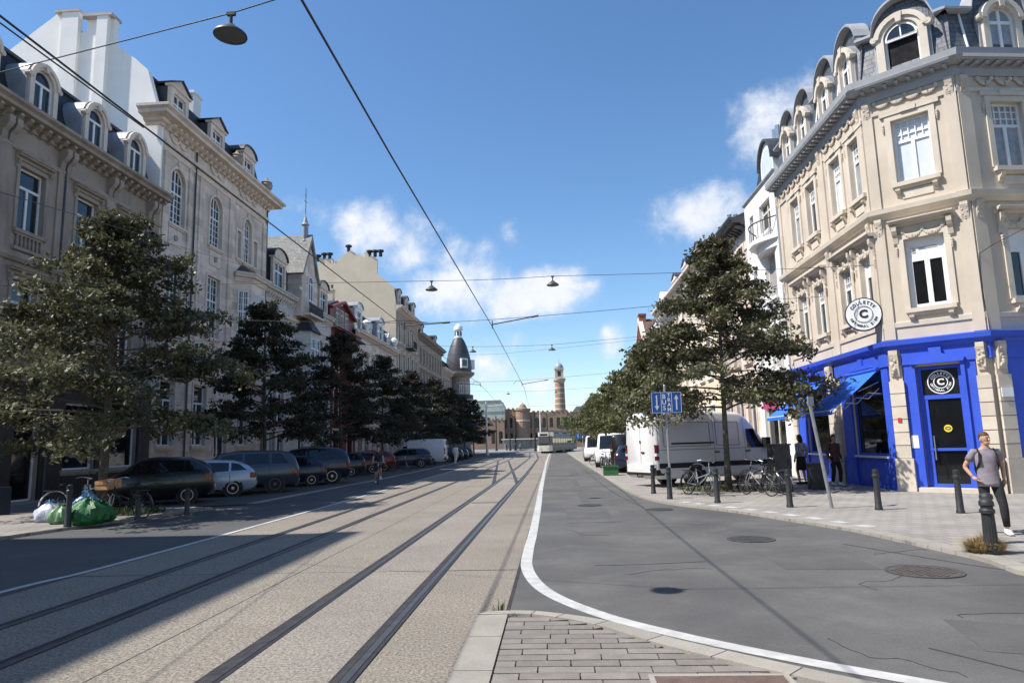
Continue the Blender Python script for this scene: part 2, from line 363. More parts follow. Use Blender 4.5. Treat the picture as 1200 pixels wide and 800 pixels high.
# ---- text as mesh
def text_mb(s, size, bold=0., depth=.004):
    cu = bpy.data.curves.new('t', 'FONT'); cu.body = s; cu.size = size; cu.align_x = 'CENTER'; cu.align_y = 'CENTER'; cu.offset = bold; cu.extrude = depth; cu.resolution_u = 3
    o = bpy.data.objects.new('t', cu); COL.objects.link(o); dg = bpy.context.evaluated_depsgraph_get(); me = o.evaluated_get(dg).to_mesh()
    b = MB(); b.add([v.co.copy() for v in me.vertices], [tuple(p.vertices) for p in me.polygons])
    o.evaluated_get(dg).to_mesh_clear(); bpy.data.objects.remove(o); bpy.data.curves.remove(cu)
    b.v = [(x, -z, y) for x, y, z in b.v]     # stand up in the x,z plane, readable from -y
    return b
def ring_text(b, s, rad, size, a0, step, bold=0., bottom=False, depth=.004):
    n = len(s)
    for i, ch in enumerate(s):
        if ch == ' ': continue
        a = a0 + (i-(n-1)/2)*step*(1 if bottom else -1)
        t = cached(('ch', ch, size, bold, depth), lambda: text_mb(ch, size, bold, depth))
        turn = (a+PI/2) if bottom else (a-PI/2)
        M = Matrix.Translation((rad*cos(a), 0, rad*sin(a))) @ Matrix.Rotation(-turn, 4, 'Y')
        b.merge(t, M)

# ---- openings
def outline(w, h, rise=0., n=10, grow=0., bottom=True):
    """opening outline in x,z centred on x=0, foot at z=0, clockwise from lower left; grow offsets outwards"""
    hw = w/2+grow; z0 = -grow if bottom else 0.
    if rise <= 0: return [(-hw,z0),(-hw,h+grow),(hw,h+grow),(hw,z0)]
    r = (w*w/4+rise*rise)/(2*rise); cz = h-r; r2 = r+grow; sp = max(-1, min(1, hw/r2)); a = math.asin(sp)
    return [(-hw,z0)]+[(r2*sin(-a+2*a*i/n), cz+r2*cos(-a+2*a*i/n)) for i in range(n+1)]+[(hw,z0)]
def wall_mb(w, h, ops, depth=9., reveal=.28, z0=0., left=True, right=True, top=True, slack=0.):
    """front wall at y=0 with real openings and reveals, side and back walls behind it"""
    b = MB(); xs = {0., w}; zs = {z0, h}
    for xc, oz, ow, oh, rise in ops:
        xs |= {xc-ow/2, xc+ow/2}; zs |= {oz, oz+oh}
    xs = sorted(x for x in xs if -1e-6 <= x <= w+1e-6); zs = sorted(zs)
    for i in range(len(xs)-1):
        for j in range(len(zs)-1):
            cx = (xs[i]+xs[i+1])/2; cz = (zs[j]+zs[j+1])/2
            if xs[i+1]-xs[i] < 1e-5 or zs[j+1]-zs[j] < 1e-5: continue
            if any(abs(cx-xc) < ow/2 and oz < cz < oz+oh for xc, oz, ow, oh, r in ops): continue
            b.quad((xs[i],0,zs[j]),(xs[i+1],0,zs[j]),(xs[i+1],0,zs[j+1]),(xs[i],0,zs[j+1]))
    for xc, oz, ow, oh, rise in ops:
        o = [(xc+x, oz+z) for x, z in outline(ow, oh, rise)]; n = len(o)
        for i in range(n):
            (x0,a),(x1,c) = o[i], o[(i+1)%n]; b.quad((x0,0,a),(x1,0,c),(x1,reveal,c),(x0,reveal,a))
        if rise > 0:
            arc = o[1:-1]; m = len(arc)//2
            for i in range(m):
                b.add([(xc-ow/2,0,oz+oh),(arc[i][0],0,arc[i][1]),(arc[i+1][0],0,arc[i+1][1])], [(0,1,2)])
            for i in range(m, len(arc)-1):
                b.add([(xc+ow/2,0,oz+oh),(arc[i][0],0,arc[i][1]),(arc[i+1][0],0,arc[i+1][1])], [(0,1,2)])
    y = .003
    if left: b.quad((0,0,z0),(0,0,h),(0,depth,h),(0,depth,z0))
    if right: b.quad((w,0,z0),(w,depth,z0),(w,depth,h),(w,0,h))
    b.quad((0,depth,z0),(0,depth,h),(w,depth,h),(w,depth,z0))
    if top: b.quad((0,0,h),(w,0,h),(w,depth,h),(0,depth,h))
    return b
def sash_mb(w, h, rise, style, t=.07):
    b = MB(); b.ring(outline(w, h, rise), outline(w, h, rise, grow=-t), .10, .17)
    k = .030; top = h-(rise if rise else 0)
    def vbar(x, z0, z1, kk=k): b.box(x-kk, .105, z0, x+kk, .165, z1)
    def hbar(z, x0, x1, kk=k): b.box(x0, .107, z-kk, x1, .163, z+kk)
    L = -w/2+t*.5; Rr = w/2-t*.5; zb = t*.5; zt = h-t*.5
    if style == 'T':          # transom with two casements below
        zt_ = h*.70; hbar(zt_, L, Rr, .05); vbar(0, zb, zt_, .05)
    elif style == 'cross':
        zt_ = h*.70; hbar(zt_, L, Rr, .05); vbar(0, zb, zt, .045)
    elif style == 'mid': vbar(0, zb, zt, .05)
    elif style == 'two':      # side by side casements under a solid panel
        hbar(h*.70, L, Rr, .05); vbar(0, zb, h*.70, .07); b.box(L, .12, h*.70, Rr, .155, zt)
        hbar(t, L, Rr, .06); vbar(-w*.48+t, zb, h*.7, .05); vbar(w*.48-t, zb, h*.7, .05)
    elif style == 'gridtop':  # small panes above the transom
        zt_ = h*.66; hbar(zt_, L, Rr, .045); vbar(0, zb, zt_, .05)
        for i in range(1, 5): vbar(L+(Rr-L)*i/5, zt_, zt, .014)
        for i in range(1, 3): hbar(zt_+(zt-zt_)*i/3, L, Rr, .014)
    elif style == 'grid':     # small panes all over
        zt_ = top*.76 if rise else h*.62
        hbar(zt_, L, Rr, .045); vbar(0, zb, zt, .04)
        for x in (L+(Rr-L)*.27, L+(Rr-L)*.73): vbar(x, zb, zt-(.12*w if rise else 0), .014)
        for i in range(1, 5): hbar(zb+(zt_-zb)*i/5, L, Rr, .014)
        if not rise:
            for i in range(1, 3): hbar(zt_+(zt-zt_)*i/3, L, Rr, .014)
        else: hbar(zt_+(top-zt_), L, Rr, .02)
    return b
def pane_mb(w, h, rise):
    o = outline(w, h, rise, grow=-.01); return MB().add([(x,.15,z) for x, z in o], [tuple(range(len(o)))])
def window(parent, x, z, w, h, rise=0., style='T', frame='white_trim', pane='glass', fr=(0,0,0,0), y=0.06, sill='stone_grey_trim', surround=None, sw=.14, sp=.05, name='window'):
    ox, oy, oz, rz = fr; p = Vector((ox,oy,oz))+Matrix.Rotation(rz,3,'Z') @ Vector((x,y,z))
    k = (round(w,3), round(h,3), round(rise,3))
    win = obj(name, cached(('sash',k,style,frame), lambda: sash_mb(w,h,rise,style).mesh()), frame, parent, p, rz)
    obj('pane', cached(('pane',k,pane), lambda: pane_mb(w,h,rise).mesh()), pane, win)
    if sill: obj('sill', cached(('sill',k[0],sill,y), lambda: MB().box(-w/2-.14,-y-.15,-.13,w/2+.14,.10,0).box(-w/2-.08,-y-.09,-.21,w/2+.08,-y-.001,-.13).mesh()), sill, win)
    if surround: obj('surround', cached(('sur',k,surround,sw,sp,y), lambda: MB().ring(outline(w,h,rise,grow=sw,bottom=False), outline(w,h,rise,grow=.002,bottom=False), -y-sp, -y+.02, closed=False).mesh()), surround, win)
    return win
# ---- profiles (out, z), closed
def corn(h, out, z):      # classical cornice of height h whose top stands at z
    return [(-.05,z-h),(.06,z-h),(.06,z-h*.82),(out*.25,z-h*.74),(out*.30,z-h*.58),(out*.78,z-h*.50),(out*.80,z-h*.30),(out,z-h*.18),(out,z),(-.05,z)]
def band(h, out, z): return [(-.03,z-h),(out*.6,z-h),(out,z-h*.6),(out,z),(-.03,z)]
def facade_sweep(parent, name, mat, x0, x1, prof, fr=(0,0,0,0), ret=0.):
    path = [(x0,ret),(x0,0),(x1,0),(x1,ret)] if ret else [(x0,0),(x1,0)]
    ox, oy, oz, rz = fr
    return obj(name, MB().sweep(path, prof), mat, parent, (ox,oy,oz), rz)
def fp(fr, x, y, z):
    ox, oy, oz, rz = fr; return Vector((ox,oy,oz))+Matrix.Rotation(rz,3,'Z') @ Vector((x,y,z))
def garland_mb(w, drop, n=1, r=.045):
    b = MB()
    for s_ in range(n):
        x0 = -w/2+w*s_/n; ww = w/n; m = 9
        for i in range(m+1):
            t = i/m; x = x0+ww*t; z = -drop*4*t*(1-t); rr = r*(.6+.9*sin(PI*t)); b.ball((x, 0, z), rr, 6, (1.2,.7,1))
        b.ball((x0, 0, .02), r*1.5, 6, (1,.7,1))
    b.ball((w/2, 0, .02), r*1.5, 6, (1,.7,1)); return b
# ------------------------------------------------------------------ ground
def sheet(poly, z): return MB().add([(x,y,z) for x, y in poly], [tuple(range(len(poly)))])
struct('ground', sheet([(-1500,-400),(1500,-400),(1500,3000),(-1500,3000)], -.02), 'asphalt')
RAIL_X = (-5.78, -4.73, -2.70, -1.65)
# paved tram bed of exposed-aggregate concrete
bed = MB(); bed.quad((-7.05,-12,.0),(-.53,-12,0),(-.53,210,0),(-7.05,210,0))
tram_bed = struct('tram_bed', bed, 'tram_concrete')
for (a, b_) in ((-4.66,-2.77),(-2.63,-1.72),(-5.71,-4.80)):          # paler strips between the rails
    obj('slab_strip', MB().quad((a,-12,.004),(b_,-12,.004),(b_,210,.004),(a,210,.004)), 'tram_concrete2' if a > -4 and a < -2.6 else 'tram_concrete', tram_bed)
def rail_mb(path):
    b = MB(); b.sweep(path, [(-.085,.002),(.085,.002),(.085,.009),(-.085,.009)]); return b
for i, x in enumerate(RAIL_X):
    path = [(x,-12),(x,40),(x-.25,80),(x-1.6,120),(x-4.5,160),(x-9,205)]
    r_ = obj('rail', MB().sweep(path, [(-.115,.0065),(.075,.0065),(.075,.010),(-.115,.010)]), 'rail_steel', tram_bed)
    obj('rail_head', MB().sweep(path, [(-.030,.010),(.040,.010),(.036,.017),(-.026,.017)]), 'rail_top', r_)
    obj('groove', MB().sweep(path, [(-.085,.0105),(-.035,.0105),(-.035,.0125),(-.085,.0125)]), 'joint', r_)
# crossover between the two tracks further on
for x0, x1, y0, y1 in ((RAIL_X[2],RAIL_X[0],30,70),(RAIL_X[3],RAIL_X[1],30,70)):
    pts = [(x0+(x1-x0)*t, y0+(y1-y0)*t) for t in [i/14 for i in range(15)]]
    r_ = obj('rail', MB().sweep(pts, [(-.09,.007),(.07,.007),(.07,.0112),(-.09,.0112)]), 'rail_steel', tram_bed)
for y in (9.9, 17.2, 24.5, 39.):                                         # cross joints of the slab
    obj('slab_joint', MB().quad((-7.03,y,.0045),(-.55,y,.0045),(-.55,y+.022,.0045),(-7.03,y+.022,.0045)), 'joint', tram_bed)
for x in (-3.72,):
    obj('slab_joint', MB().quad((x,-12,.0048),(x+.016,-12,.0048),(x+.016,90,.0048),(x,90,.0048)), 'joint', tram_bed)
for y, x in ((20.9,-2.15),(35,-2.2),(35,-5.2)):
    obj('rail_drain', MB().box(x-.42,y,.003,x+.42,y+.16,.010), 'joint', tram_bed)
# right carriageway, left carriageway
rr = [(-.53,-12),(40,-12),(40,8.2),(5.85,8.6),(5.72,10.2),(5.36,13.1),(4.27,16.5),(2.95,19.4),(2.47,22.6),(2.30,30),(2.1,60),(1.9,215),(-.53,215)]
road = struct('road', sheet(rr, .004), 'asphalt'); 
struct('road_left', sheet([(-11.2,-12),(-7.05,-12),(-7.05,215),(-9.3,215),(-9.35,36),(-9.9,22.5),(-11.0,18.6),(-11.75,14.6),(-11.9,8),(-40,8),(-40,-12)], .004), 'asphalt_dark')
struct('parking_strip', sheet([(-17.0,20.0),(-9.55,22.6),(-9.37,36),(-9.3,215),(-17,215)], .006), 'asphalt_dark')
def line_strip(path, w, z):
    b = MB(); b.sweep(path, [(-w/2,z-.002),(w/2,z-.002),(w/2,z),(-w/2,z)]); return b
def smooth_path(p, n=6):
    out = []
    for i in range(len(p)-1):
        a = Vector(p[max(i-1,0)]); b_ = Vector(p[i]); c = Vector(p[i+1]); d = Vector(p[min(i+2,len(p)-1)])
        for k in range(n):
            t = k/n; out.append(tuple(.5*((2*b_)+(c-a)*t+(2*a-5*b_+4*c-d)*t*t+(3*b_-a-3*c+d)*t**3)))
    out.append(tuple(p[-1])); return out
wr = smooth_path([(-.86,215),(-.84,80),(-.62,32),(-.52,20),(-.485,14),(-.49,11.6),(-.44,9.9),(-.16,8.45),(.42,7.30),(1.15,6.45),(1.9,5.78),(2.5,5.32),(3.6,4.5),(5.0,3.6),(7,2.6)], 8)
obj('painted_line', line_strip(wr, .17, .010), 'white_paint', road)
wl = smooth_path([(-7.5,-6),(-7.3,8),(-7.05,12),(-6.98,30),(-6.98,90)], 6)
obj('painted_line', line_strip(wl, .12, .010), 'white_paint', road)
# asphalt repairs and tar seams
for pts, w in (([(.5,10.12),(1.2,10.15),(2.1,10.3)], .022),([(2.2,19),(1.9,26),(1.75,45)], .03),([(4.6,11.7),(5.6,9.4),(6.4,8.75)], .03),([(3.0,6.1),(3.6,5.2),(4.3,4.7)], .02),([(.2,15.3),(1.4,15.4)], .022)):
    obj('tar_seam', line_strip(smooth_path(pts,5), w, .0075), 'seal', road)
rdc = random.Random(5)
for (x, y, a, n_) in ((3.6,8.3,2.6,16),(4.4,6.6,.4,14),(2.9,5.4,1.9,12),(.9,9.4,.2,12),(3.1,14.6,2.9,12),(4.6,10.6,1.2,10),(1.0,13.2,1.5,14)):   # fine cracks wander through the asphalt
    pts = [(x,y)]
    for _ in range(n_): a += rdc.gauss(0,.45); x += .11*cos(a); y += .11*sin(a); pts.append((x,y))
    obj('crack', line_strip(pts, rdc.uniform(.006,.012), .0072), 'joint', road)
for poly in ([(3.0,9.6),(4.2,9.5),(4.25,10.9),(3.05,11.0)],[(.2,16.2),(1.3,16.25),(1.25,18.6),(.25,18.5)],[(3.4,6.0),(4.6,5.6),(4.9,6.5),(3.6,7.0)]):
    obj('asphalt_patch', sheet(poly, .0068), 'asphalt_patch', road)
for (x0,y0,x1,y1) in ((.72,20.5,1.0,33),(.72,36,1.3,45)):
    obj('asphalt_patch', MB().quad((x0,y0,.0078),(x1,y0,.0078),(x1-.05,y1,.0078),(x0-.02,y1,.0078)), 'asphalt_patch', road)
# wedge of old asphalt between line, bed and island
obj('asphalt_patch', sheet([(-.53,7.30),(-.38,7.32),(.30,7.08),(.40,7.22),(-.20,8.4),(-.46,9.8),(-.53,11)], .0078), 'asphalt_patch', road)
obj('bed_edge', MB().quad((-.575,7.3,.0082),(-.53,7.3,.0082),(-.575,40,.0082),(-.605,40,.0082)), 'joint', road)
# ---- paved island in the foreground
isl = [(-.84,-6),(-.84,7.18),(-.76,7.28),(-.38,7.30),(-.05,7.18),(.45,6.88),(1.0,6.20),(1.55,5.66),(2.15,5.12),(3.0,4.45),(4.6,3.5),(6,2.9),(6,-6)]
island = struct('traffic_island', MB().prismz(isl, -.015, .030), 'sand_joint')
def inside(p, poly):
    c = False; n = len(poly)
    for i in range(n):
        (x0,y0),(x1,y1) = poly[i], poly[(i+1)%n]
        if (y0 > p[1]) != (y1 > p[1]) and p[0] < (x1-x0)*(p[1]-y0)/(y1-y0)+x0: c = not c
    return c
# kerb stones along the left edge and round the nose, each cut to the curve
y = -1.0
while y < 7.1:
    y1 = min(y+.92, 7.16); b = MB().prismz([(-.835,y+.006),(-.53,y+.006),(-.53,y1-.006),(-.835,y1-.006 if y1 < 7.1 else y1-.03)], .0, .062)
    obj('kerb_stone', b, 'kerb_stone', island); y = y1
nose_o = smooth_path([(-.835,7.165),(-.72,7.285),(-.38,7.305),(-.05,7.19),(.45,6.86),(1.0,6.22),(1.55,5.68),(2.15,5.14),(3.0,4.47),(4.6,3.52),(5.9,2.95)], 5)
nose_i = smooth_path([(-.53,7.165),(-.50,7.175),(-.38,7.17),(-.12,7.07),(.32,6.74),(.84,6.08),(1.40,5.53),(2.02,4.97),(2.88,4.30),(4.5,3.36),(5.8,2.78)], 5)
i = 0
while i < len(nose_o)-1:
    j = min(i+4, len(nose_o)-1); n = j-i
    def sh(k, arr): 
        a = Vector(arr[k]); return a
    o_ = [Vector(nose_o[k]) for k in range(i, j+1)]; q_ = [Vector(nose_i[k]) for k in range(i, j+1)]
    t0 = (o_[1]-o_[0]).normalized()*.006; t1 = (o_[-1]-o_[-2]).normalized()*.006
    o_[0] += t0; q_[0] += t0; o_[-1] -= t1; q_[-1] -= t1
    obj('kerb_stone', MB().prismz([tuple(v) for v in o_]+[tuple(v) for v in reversed(q_)], 0, .061), 'kerb_stone', island); i = j
inner = [(-.53,-1.0),(-.53,7.15)]+[tuple(v) for v in nose_i[1:]]+[(5.8,-1)]
rng_p = random.Random(3); row = 0; yy = 7.05
while yy > 3.3:
    h_ = .148; x = -.522-(.22 if row % 2 else .0)*1.0 - rng_p.random()*.05
    while x < 5.6:
        w_ = .43+rng_p.choice((0,0,.02,-.05)); a0 = max(x, -.522); a1 = x+w_
        y0, y1 = yy-h_, yy
        cs = [(a0+.006,y0+.006),(a1-.006,y0+.006),(a1-.006,y1-.006),(a0+.006,y1-.006)]
        ins = [inside(c, inner) for c in cs]
        if a1-a0 > .05 and sum(ins) >= 2:
            if not all(ins):         # cut piece: walk corners inwards
                cx = sum(c[0] for c, q in zip(cs, ins) if q)/sum(ins); cy = sum(c[1] for c, q in zip(cs, ins) if q)/sum(ins)
                out = []
                for c, q in zip(cs, ins):
                    if q: out.append(c); continue
                    t = 1.0
                    for k in range(24):
                        t -= 1/24.; pnt = (cx+(c[0]-cx)*t, cy+(c[1]-cy)*t)
                        if inside(pnt, inner): break
                    out.append(pnt)
                cs = out
            zt = .050+rng_p.random()*.006
            if not (.62 < (a0+a1)/2 < 1.62 and 4.9 < (y0+y1)/2 < 5.32):
                obj('paver', MB().prismz(cs, .02, zt), 'paver', island)
        x += w_
    yy -= .150; row += 1
cov = thing('service_cover', 'rusty rectangular service cover set in the paved island', 'utility cover', (1.12,5.10,.031))
obj('frame', MB().ring([(-.50,-.24),(-.50,.24),(.50,.24),(.50,-.24)], [(-.46,-.20),(-.46,.20),(.46,.20),(.46,-.20)], 0, .028), 'kerb_stone', cov, rot=(R(90),0,0), loc=(0,0,0))
obj('plate', MB().box(-.455,-.195,.0,.455,.195,.022), 'rust_plate', cov)
# ---- pavements
PZ = .055
rp = [(40,8.2),(5.85,8.6),(5.72,10.2),(5.36,13.1),(4.27,16.5),(2.95,19.4),(2.47,22.6),(2.30,30),(2.1,60),(1.9,215),(45,215),(45,8.2)]
pav_r = struct('pavement_right', MB().prismz(rp, -.015, PZ), 'pave')
kp = smooth_path([(9,8.45),(5.86,8.62),(5.72,10.2),(5.36,13.1),(4.27,16.5),(2.95,19.4),(2.47,22.6),(2.36,27),(2.30,32),(2.2,46),(2.1,60),(1.9,120)], 5)
def kerb_run(path, parent, step, w, z, mat='kerb_stone', side=1, gap=.006):
    P = [Vector(p) for p in path]; acc_ = 0; seg = [P[0]]; cnt = 0
    for i in range(len(P)-1):
        a, b_ = P[i], P[i+1]; L_ = (b_-a).length; pos = 0
        while acc_ + (L_-pos) >= step and cnt < 220:
            pos += step-acc_; q = a+(b_-a)*(pos/L_); seg.append(q)
            d = [(seg[k+1]-seg[k]) for k in range(len(seg)-1)]
            if len(seg) >= 2 and (seg[-1]-seg[0]).length > .05:
                s0 = [v.copy() for v in seg]; t0 = d[0].normalized()*gap; t1 = d[-1].normalized()*gap; s0[0] += t0; s0[-1] -= t1
                n_ = [Vector((x.y,-x.x)).normalized()*side*w for x in d]; n_.append(n_[-1])
                poly = [tuple(v) for v in s0]+[tuple(s0[k]+n_[k]) for k in range(len(s0)-1,-1,-1)]
                obj('kerb_stone', MB().prismz(poly, -.01, z), mat, parent); cnt += 1
            seg = [q]; acc_ = 0
        acc_ += L_-pos; seg.append(b_)
kerb_run(kp, pav_r, 1.0, .26, PZ+.006)
kpv = [Vector(q) for q in kp if 13.0 < q[1] < 19.8]
for i in range(0, len(kpv)-1):                                           # worn white dashes along the corner kerb
    a_, b2 = kpv[i], kpv[i+1]; d_ = (b2-a_); n_ = Vector((d_.y,-d_.x)).normalized(); q0, q1 = a_+d_*.12, a_+d_*.66
    obj('painted_block', MB().add([(*(q0+n_*.30),PZ+.004),(*(q1+n_*.30),PZ+.004),(*(q1+n_*.56),PZ+.004),(*(q0+n_*.56),PZ+.004)], [(0,1,2,3)]), 'white_paint', pav_r)
lp = [(-60,8.05),(-11.9,8.05),(-11.75,14.6),(-11.0,18.6),(-10.4,20.6),(-11.2,21.0),(-16.6,21.4),(-17.0,24),(-17,215),(-60,215)]
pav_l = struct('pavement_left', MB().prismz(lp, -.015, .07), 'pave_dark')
kerb_run(smooth_path([(-11.9,8.3),(-11.75,14.6),(-11.0,18.6),(-10.4,20.6)], 5), pav_l, 1.0, .28, .076, side=-1)
kerb_run([(-9.95,22.5),(-9.40,36),(-9.36,120)], pav_l, 1.2, .30, .020, side=-1)
# square at the end of the street
struct('plaza', sheet([(-60,150),(-9.4,150),(-9.4,205),(-60,205)], .012), 'pave')
# manhole covers
def manhole(p, r, label, mat, z=.008):
    m = thing('manhole_cover', label, 'manhole cover', (p.x,p.y,z))
    obj('rim', MB().lathe([(r,0),(r,.008),(r*.9,.008),(r*.9,0)], n=28), 'iron_cover_grey', m)
    b = MB().lathe([(r*.895,0),(r*.895,.006)], n=28)
    for i in range(-4, 5):
        for j in range(-4, 5):
            x, y_ = i*r*.19, j*r*.19
            if x*x+y_*y_ < (r*.8)**2: b.box(x-r*.06,y_-r*.06,.006,x+r*.06,y_+r*.06,.0125)
    obj('plate', b, mat, m)
manhole(G(880,632), .40, 'dark round manhole cover in the road in line with the leaning post', 'iron_cover_grey')
manhole(G(1083,670), .45, 'brown round manhole cover in the road beside the grass tuft', 'iron_cover')
manhole(G(691,592), .34, 'small dark round drain cover near the white road line', 'iron_cover_grey')
manhole(G(773,597), .34, 'faint grey round cover in the road before the blue traffic sign', 'iron_cover_grey')
# ------------------------------------------------------------------ building parts
def bracket_mb(w, d, h):   # scrolled cornice bracket, hangs below z=0, projects to -y
    prof = [(0,0),(-d,0),(-d,-h*.25),(-d*.75,-h*.42),(-d*.45,-h*.55),(-d*.3,-h*.85),(0,-h)]
    return MB().prismx([(y,z) for y, z in prof], -w/2, w/2)
def brackets(parent, mat, x0, x1, n, w, d, h, z, fr=(0,0,0,0), name='bracket', y=0.):
    me = cached(('brk',w,d,h,mat), lambda: bracket_mb(w,d,h).mesh())
    for i in range(n):
        x = x0+(x1-x0)*(i/(n-1) if n > 1 else .5); obj(name, me, mat, parent, fp(fr,x,y-.002,z), fr[3])
def box_part(parent, name, mat, x0, y0, z0, x1, y1, z1, fr=(0,0,0,0)):
    return obj(name, MB().box(x0,y0,z0,x1,y1,z1), mat, parent, fr[:3], fr[3])
def arched_dormer(parent, x, z, w, h, rise, fr, y0, depth, stone, hood='zinc', style='T', pane='glass', frame='white_trim', grow=.2, key=True, flare=True):
    p = fp(fr, x, y0, z)
    d = obj('dormer', cached(('dorm',w,h,rise,grow,depth,stone), lambda: MB().ring(outline(w,h,rise,12,grow,False), outline(w,h,rise,12,0.,False), 0, .22, closed=False).ring(outline(w,h,rise,12,grow+.05,False)[1:-1], outline(w,h,rise,12,grow-.10,False)[1:-1], -.07, .02, closed=False).mesh()), stone, parent, p, fr[3])
    obj('hood', cached(('hood',w,h,rise,grow,depth,hood), lambda: MB().ring(outline(w,h,rise,12,grow+.08,False), outline(w,h,rise,12,grow-.01,False), .10, depth, closed=False).mesh()), hood, d)
    if key: obj('keystone', cached(('key',w,stone), lambda: MB().prism([(-.07,-.16),(.07,-.16),(.11,.16),(-.11,.16)], -.10, .05).mesh()), stone, d, (0,0,h+.10))
    if flare:
        for s in (-1, 1): obj('scroll', cached(('scr',stone), lambda: MB().lathe([(.02,-.08),(.10,-.08),(.10,.12),(.02,.12)], n=10, axis='y').mesh()), stone, d, (s*(w/2+grow+.05),0.02,h-rise*.9))
    s_ = obj('window', cached(('sash',w,h,rise,style,frame), lambda: sash_mb(w,h,rise,style,.06).mesh()), frame, d, (0,.02,0))
    obj('pane', cached(('pane',w,h,rise,pane), lambda: pane_mb(w,h,rise).mesh()), pane, s_)
    return d
def gable_dormer(parent, x, z, w, h, fr, y0, depth, mat, roof, style='mid', pane='glass', frame='white_trim', kind='tri', rise=.5):
    p = fp(fr, x, y0, z); W2 = w/2+.28
    b = MB().ring([(-W2,0),(-W2,h+.25),(W2,h+.25),(W2,0)], [(-w/2,0),(-w/2,h),(w/2,h),(w/2,0)], 0, .2, closed=False)
    b.box(-W2-.10,-.10,h+.25,W2+.10,.3,h+.36)
    top = [(-W2-.1,h+.36),(0,h+.36+rise),(W2+.1,h+.36)] if kind == 'tri' else [(-W2-.1,h+.36)]+[((W2+.1)*sin(a), h+.36+rise*cos(a)/1.0) for a in [(-PI/2+PI*i/10) for i in range(1,10)]]+[(W2+.1,h+.36)]
    b.prism(top, -.02, .25)
    d = obj('dormer', b, mat, parent, p, fr[3])
    rt = [(x_*1.08, z_+.07) for x_, z_ in top]
    obj('dormer_roof', MB().ring(rt, top, -.14, depth, closed=False).prism([(-W2,0),(-W2,h+.25),(-W2+.02,h+.25),(-W2+.02,0)], .2, depth).prism([(W2-.02,0),(W2-.02,h+.25),(W2,h+.25),(W2,0)], .2, depth), roof, d)
    s_ = obj('window', cached(('sash',w,h,0,style,frame), lambda: sash_mb(w,h,0,style,.06).mesh()), frame, d, (0,.02,0))
    obj('pane', cached(('pane',w,h,0,pane), lambda: pane_mb(w,h,0).mesh()), pane, s_)
    return d
def mansard(parent, mat, w, z, h, setb, depth, fr=(0,0,0,0), top_mat='zinc_dark', ridge=1.0, x0=0.):
    prof = [(.25,z),(.25+setb*.55,z+h*.5),(.25+setb,z+h),(depth*.5,z+h+ridge),(depth-.3,z+h),(depth-.3,z)]
    r = obj('roof', MB().prismx(prof, x0, x0+w), mat, parent, fr[:3], fr[3])
    obj('roof_edge', MB().box(x0-.02,.25+setb-.12,z+h-.06,x0+w+.02,.25+setb+.14,z+h+.07), top_mat, r)
    return r
def chimney(parent, x, y, z, w, d, h, mat, pots=2, fr=(0,0,0,0), pot='clay_tile', cap=True):
    c = obj('chimney', MB().box(-w/2,-d/2,0,w/2,d/2,h).box(-w/2-.06,-d/2-.06,h-.22,w/2+.06,d/2+.06,h-.08) if cap else MB().box(-w/2,-d/2,0,w/2,d/2,h), mat, parent, fp(fr,x,y,z), fr[3])
    for i in range(pots):
        xx = (i-(pots-1)/2)*(max(w,d)/pots)
        obj('chimney_pot', MB().lathe([(.13,h-.05),(.11,h+.35),(.14,h+.36),(.14,h+.42)], ((xx if w >= d else 0),(0 if w >= d else xx),0), 8), pot, c)
    return c
def downpipe(parent, x, z0, z1, fr=(0,0,0,0), mat='zinc', y=-.08):
    obj('downpipe', MB().tube([(x,y,z0),(x,y,z1)], .05, 8), mat, parent, fr[:3], fr[3])
def facade_windows(h, xs, floors, fr=(0,0,0,0), frame='white_trim', trim='stone_grey_trim', rng_=None):
    """floors: (z, w, h, rise, style, extras)"""
    rr_ = rng_ or random.Random(len(xs)*7+int(fr[1]*3))
    for (z, w, hh, rise, style, ex) in floors:
        for x in ex.get('xs', xs):
            pane = ex.get('pane') or rr_.choice(['glass','glass','glass_curtain','glass'])
            wn_ = window(h, x, z, w, hh, rise, style, frame, pane, fr, sill=trim, surround=trim if ex.get('sur', True) else None)
            if ex.get('hood'):      # straight hood on two brackets
                obj('window_hood', cached(('whood',w,trim), lambda: MB().sweep([(-w/2-.26,-.06),(w/2+.26,-.06)], corn(.24,.26,.24)).mesh()), trim, wn_, (0,0,hh+.20))
                me = cached(('brk',.12,.16,.34,trim), lambda: bracket_mb(.12,.16,.34).mesh())
                for s in (-1,1): obj('bracket', me, trim, wn_, (s*(w/2+.16),-.062,hh+.20))
            if ex.get('balu'):      # balustrade panel under the sill
                o = obj('balustrade', cached(('balu',w,trim), lambda: MB().box(-w/2-.12,-.20,-.78,w/2+.12,-.06,-.66).mesh()), trim, wn_)
                me = cached(('bal',trim), lambda: MB().lathe([(.03,0),(.05,.06),(.06,.16),(.035,.28),(.03,.36),(.05,.42),(.05,.44)], n=8).mesh())
                n_ = 7
                for i in range(n_): obj('baluster', me, trim, o, ((i-(n_-1)/2)*w/n_*1.05,-.13,-.66))
            if ex.get('key'):
                obj('keystone', cached(('key2',trim), lambda: MB().prism([(-.09,0),(.09,0),(.15,.42),(-.15,.42)], -.14, 0).mesh()), trim, wn_, (0,-.02,hh-.03))
            if ex.get('swag'):
                obj('garland', cached(('gar',w,trim), lambda: garland_mb(w*.9,.16,2).mesh('g',True)), trim, wn_, (0,-.07,hh+.20))
def house(name, label, origin, rz, w, eave, wall, ops, group=None, depth=9., left=True, right=True, cat='house'):
    h = thing(name, label, cat, origin, rz, group)
    obj('wall', wall_mb(w, eave, ops, depth, left=left, right=right), wall, h)
    return h
def ops_of(floors, xs):
    return [(x, z, w, hh, rise) for (z, w, hh, rise, st, ex) in floors for x in ex.get('xs', xs)]
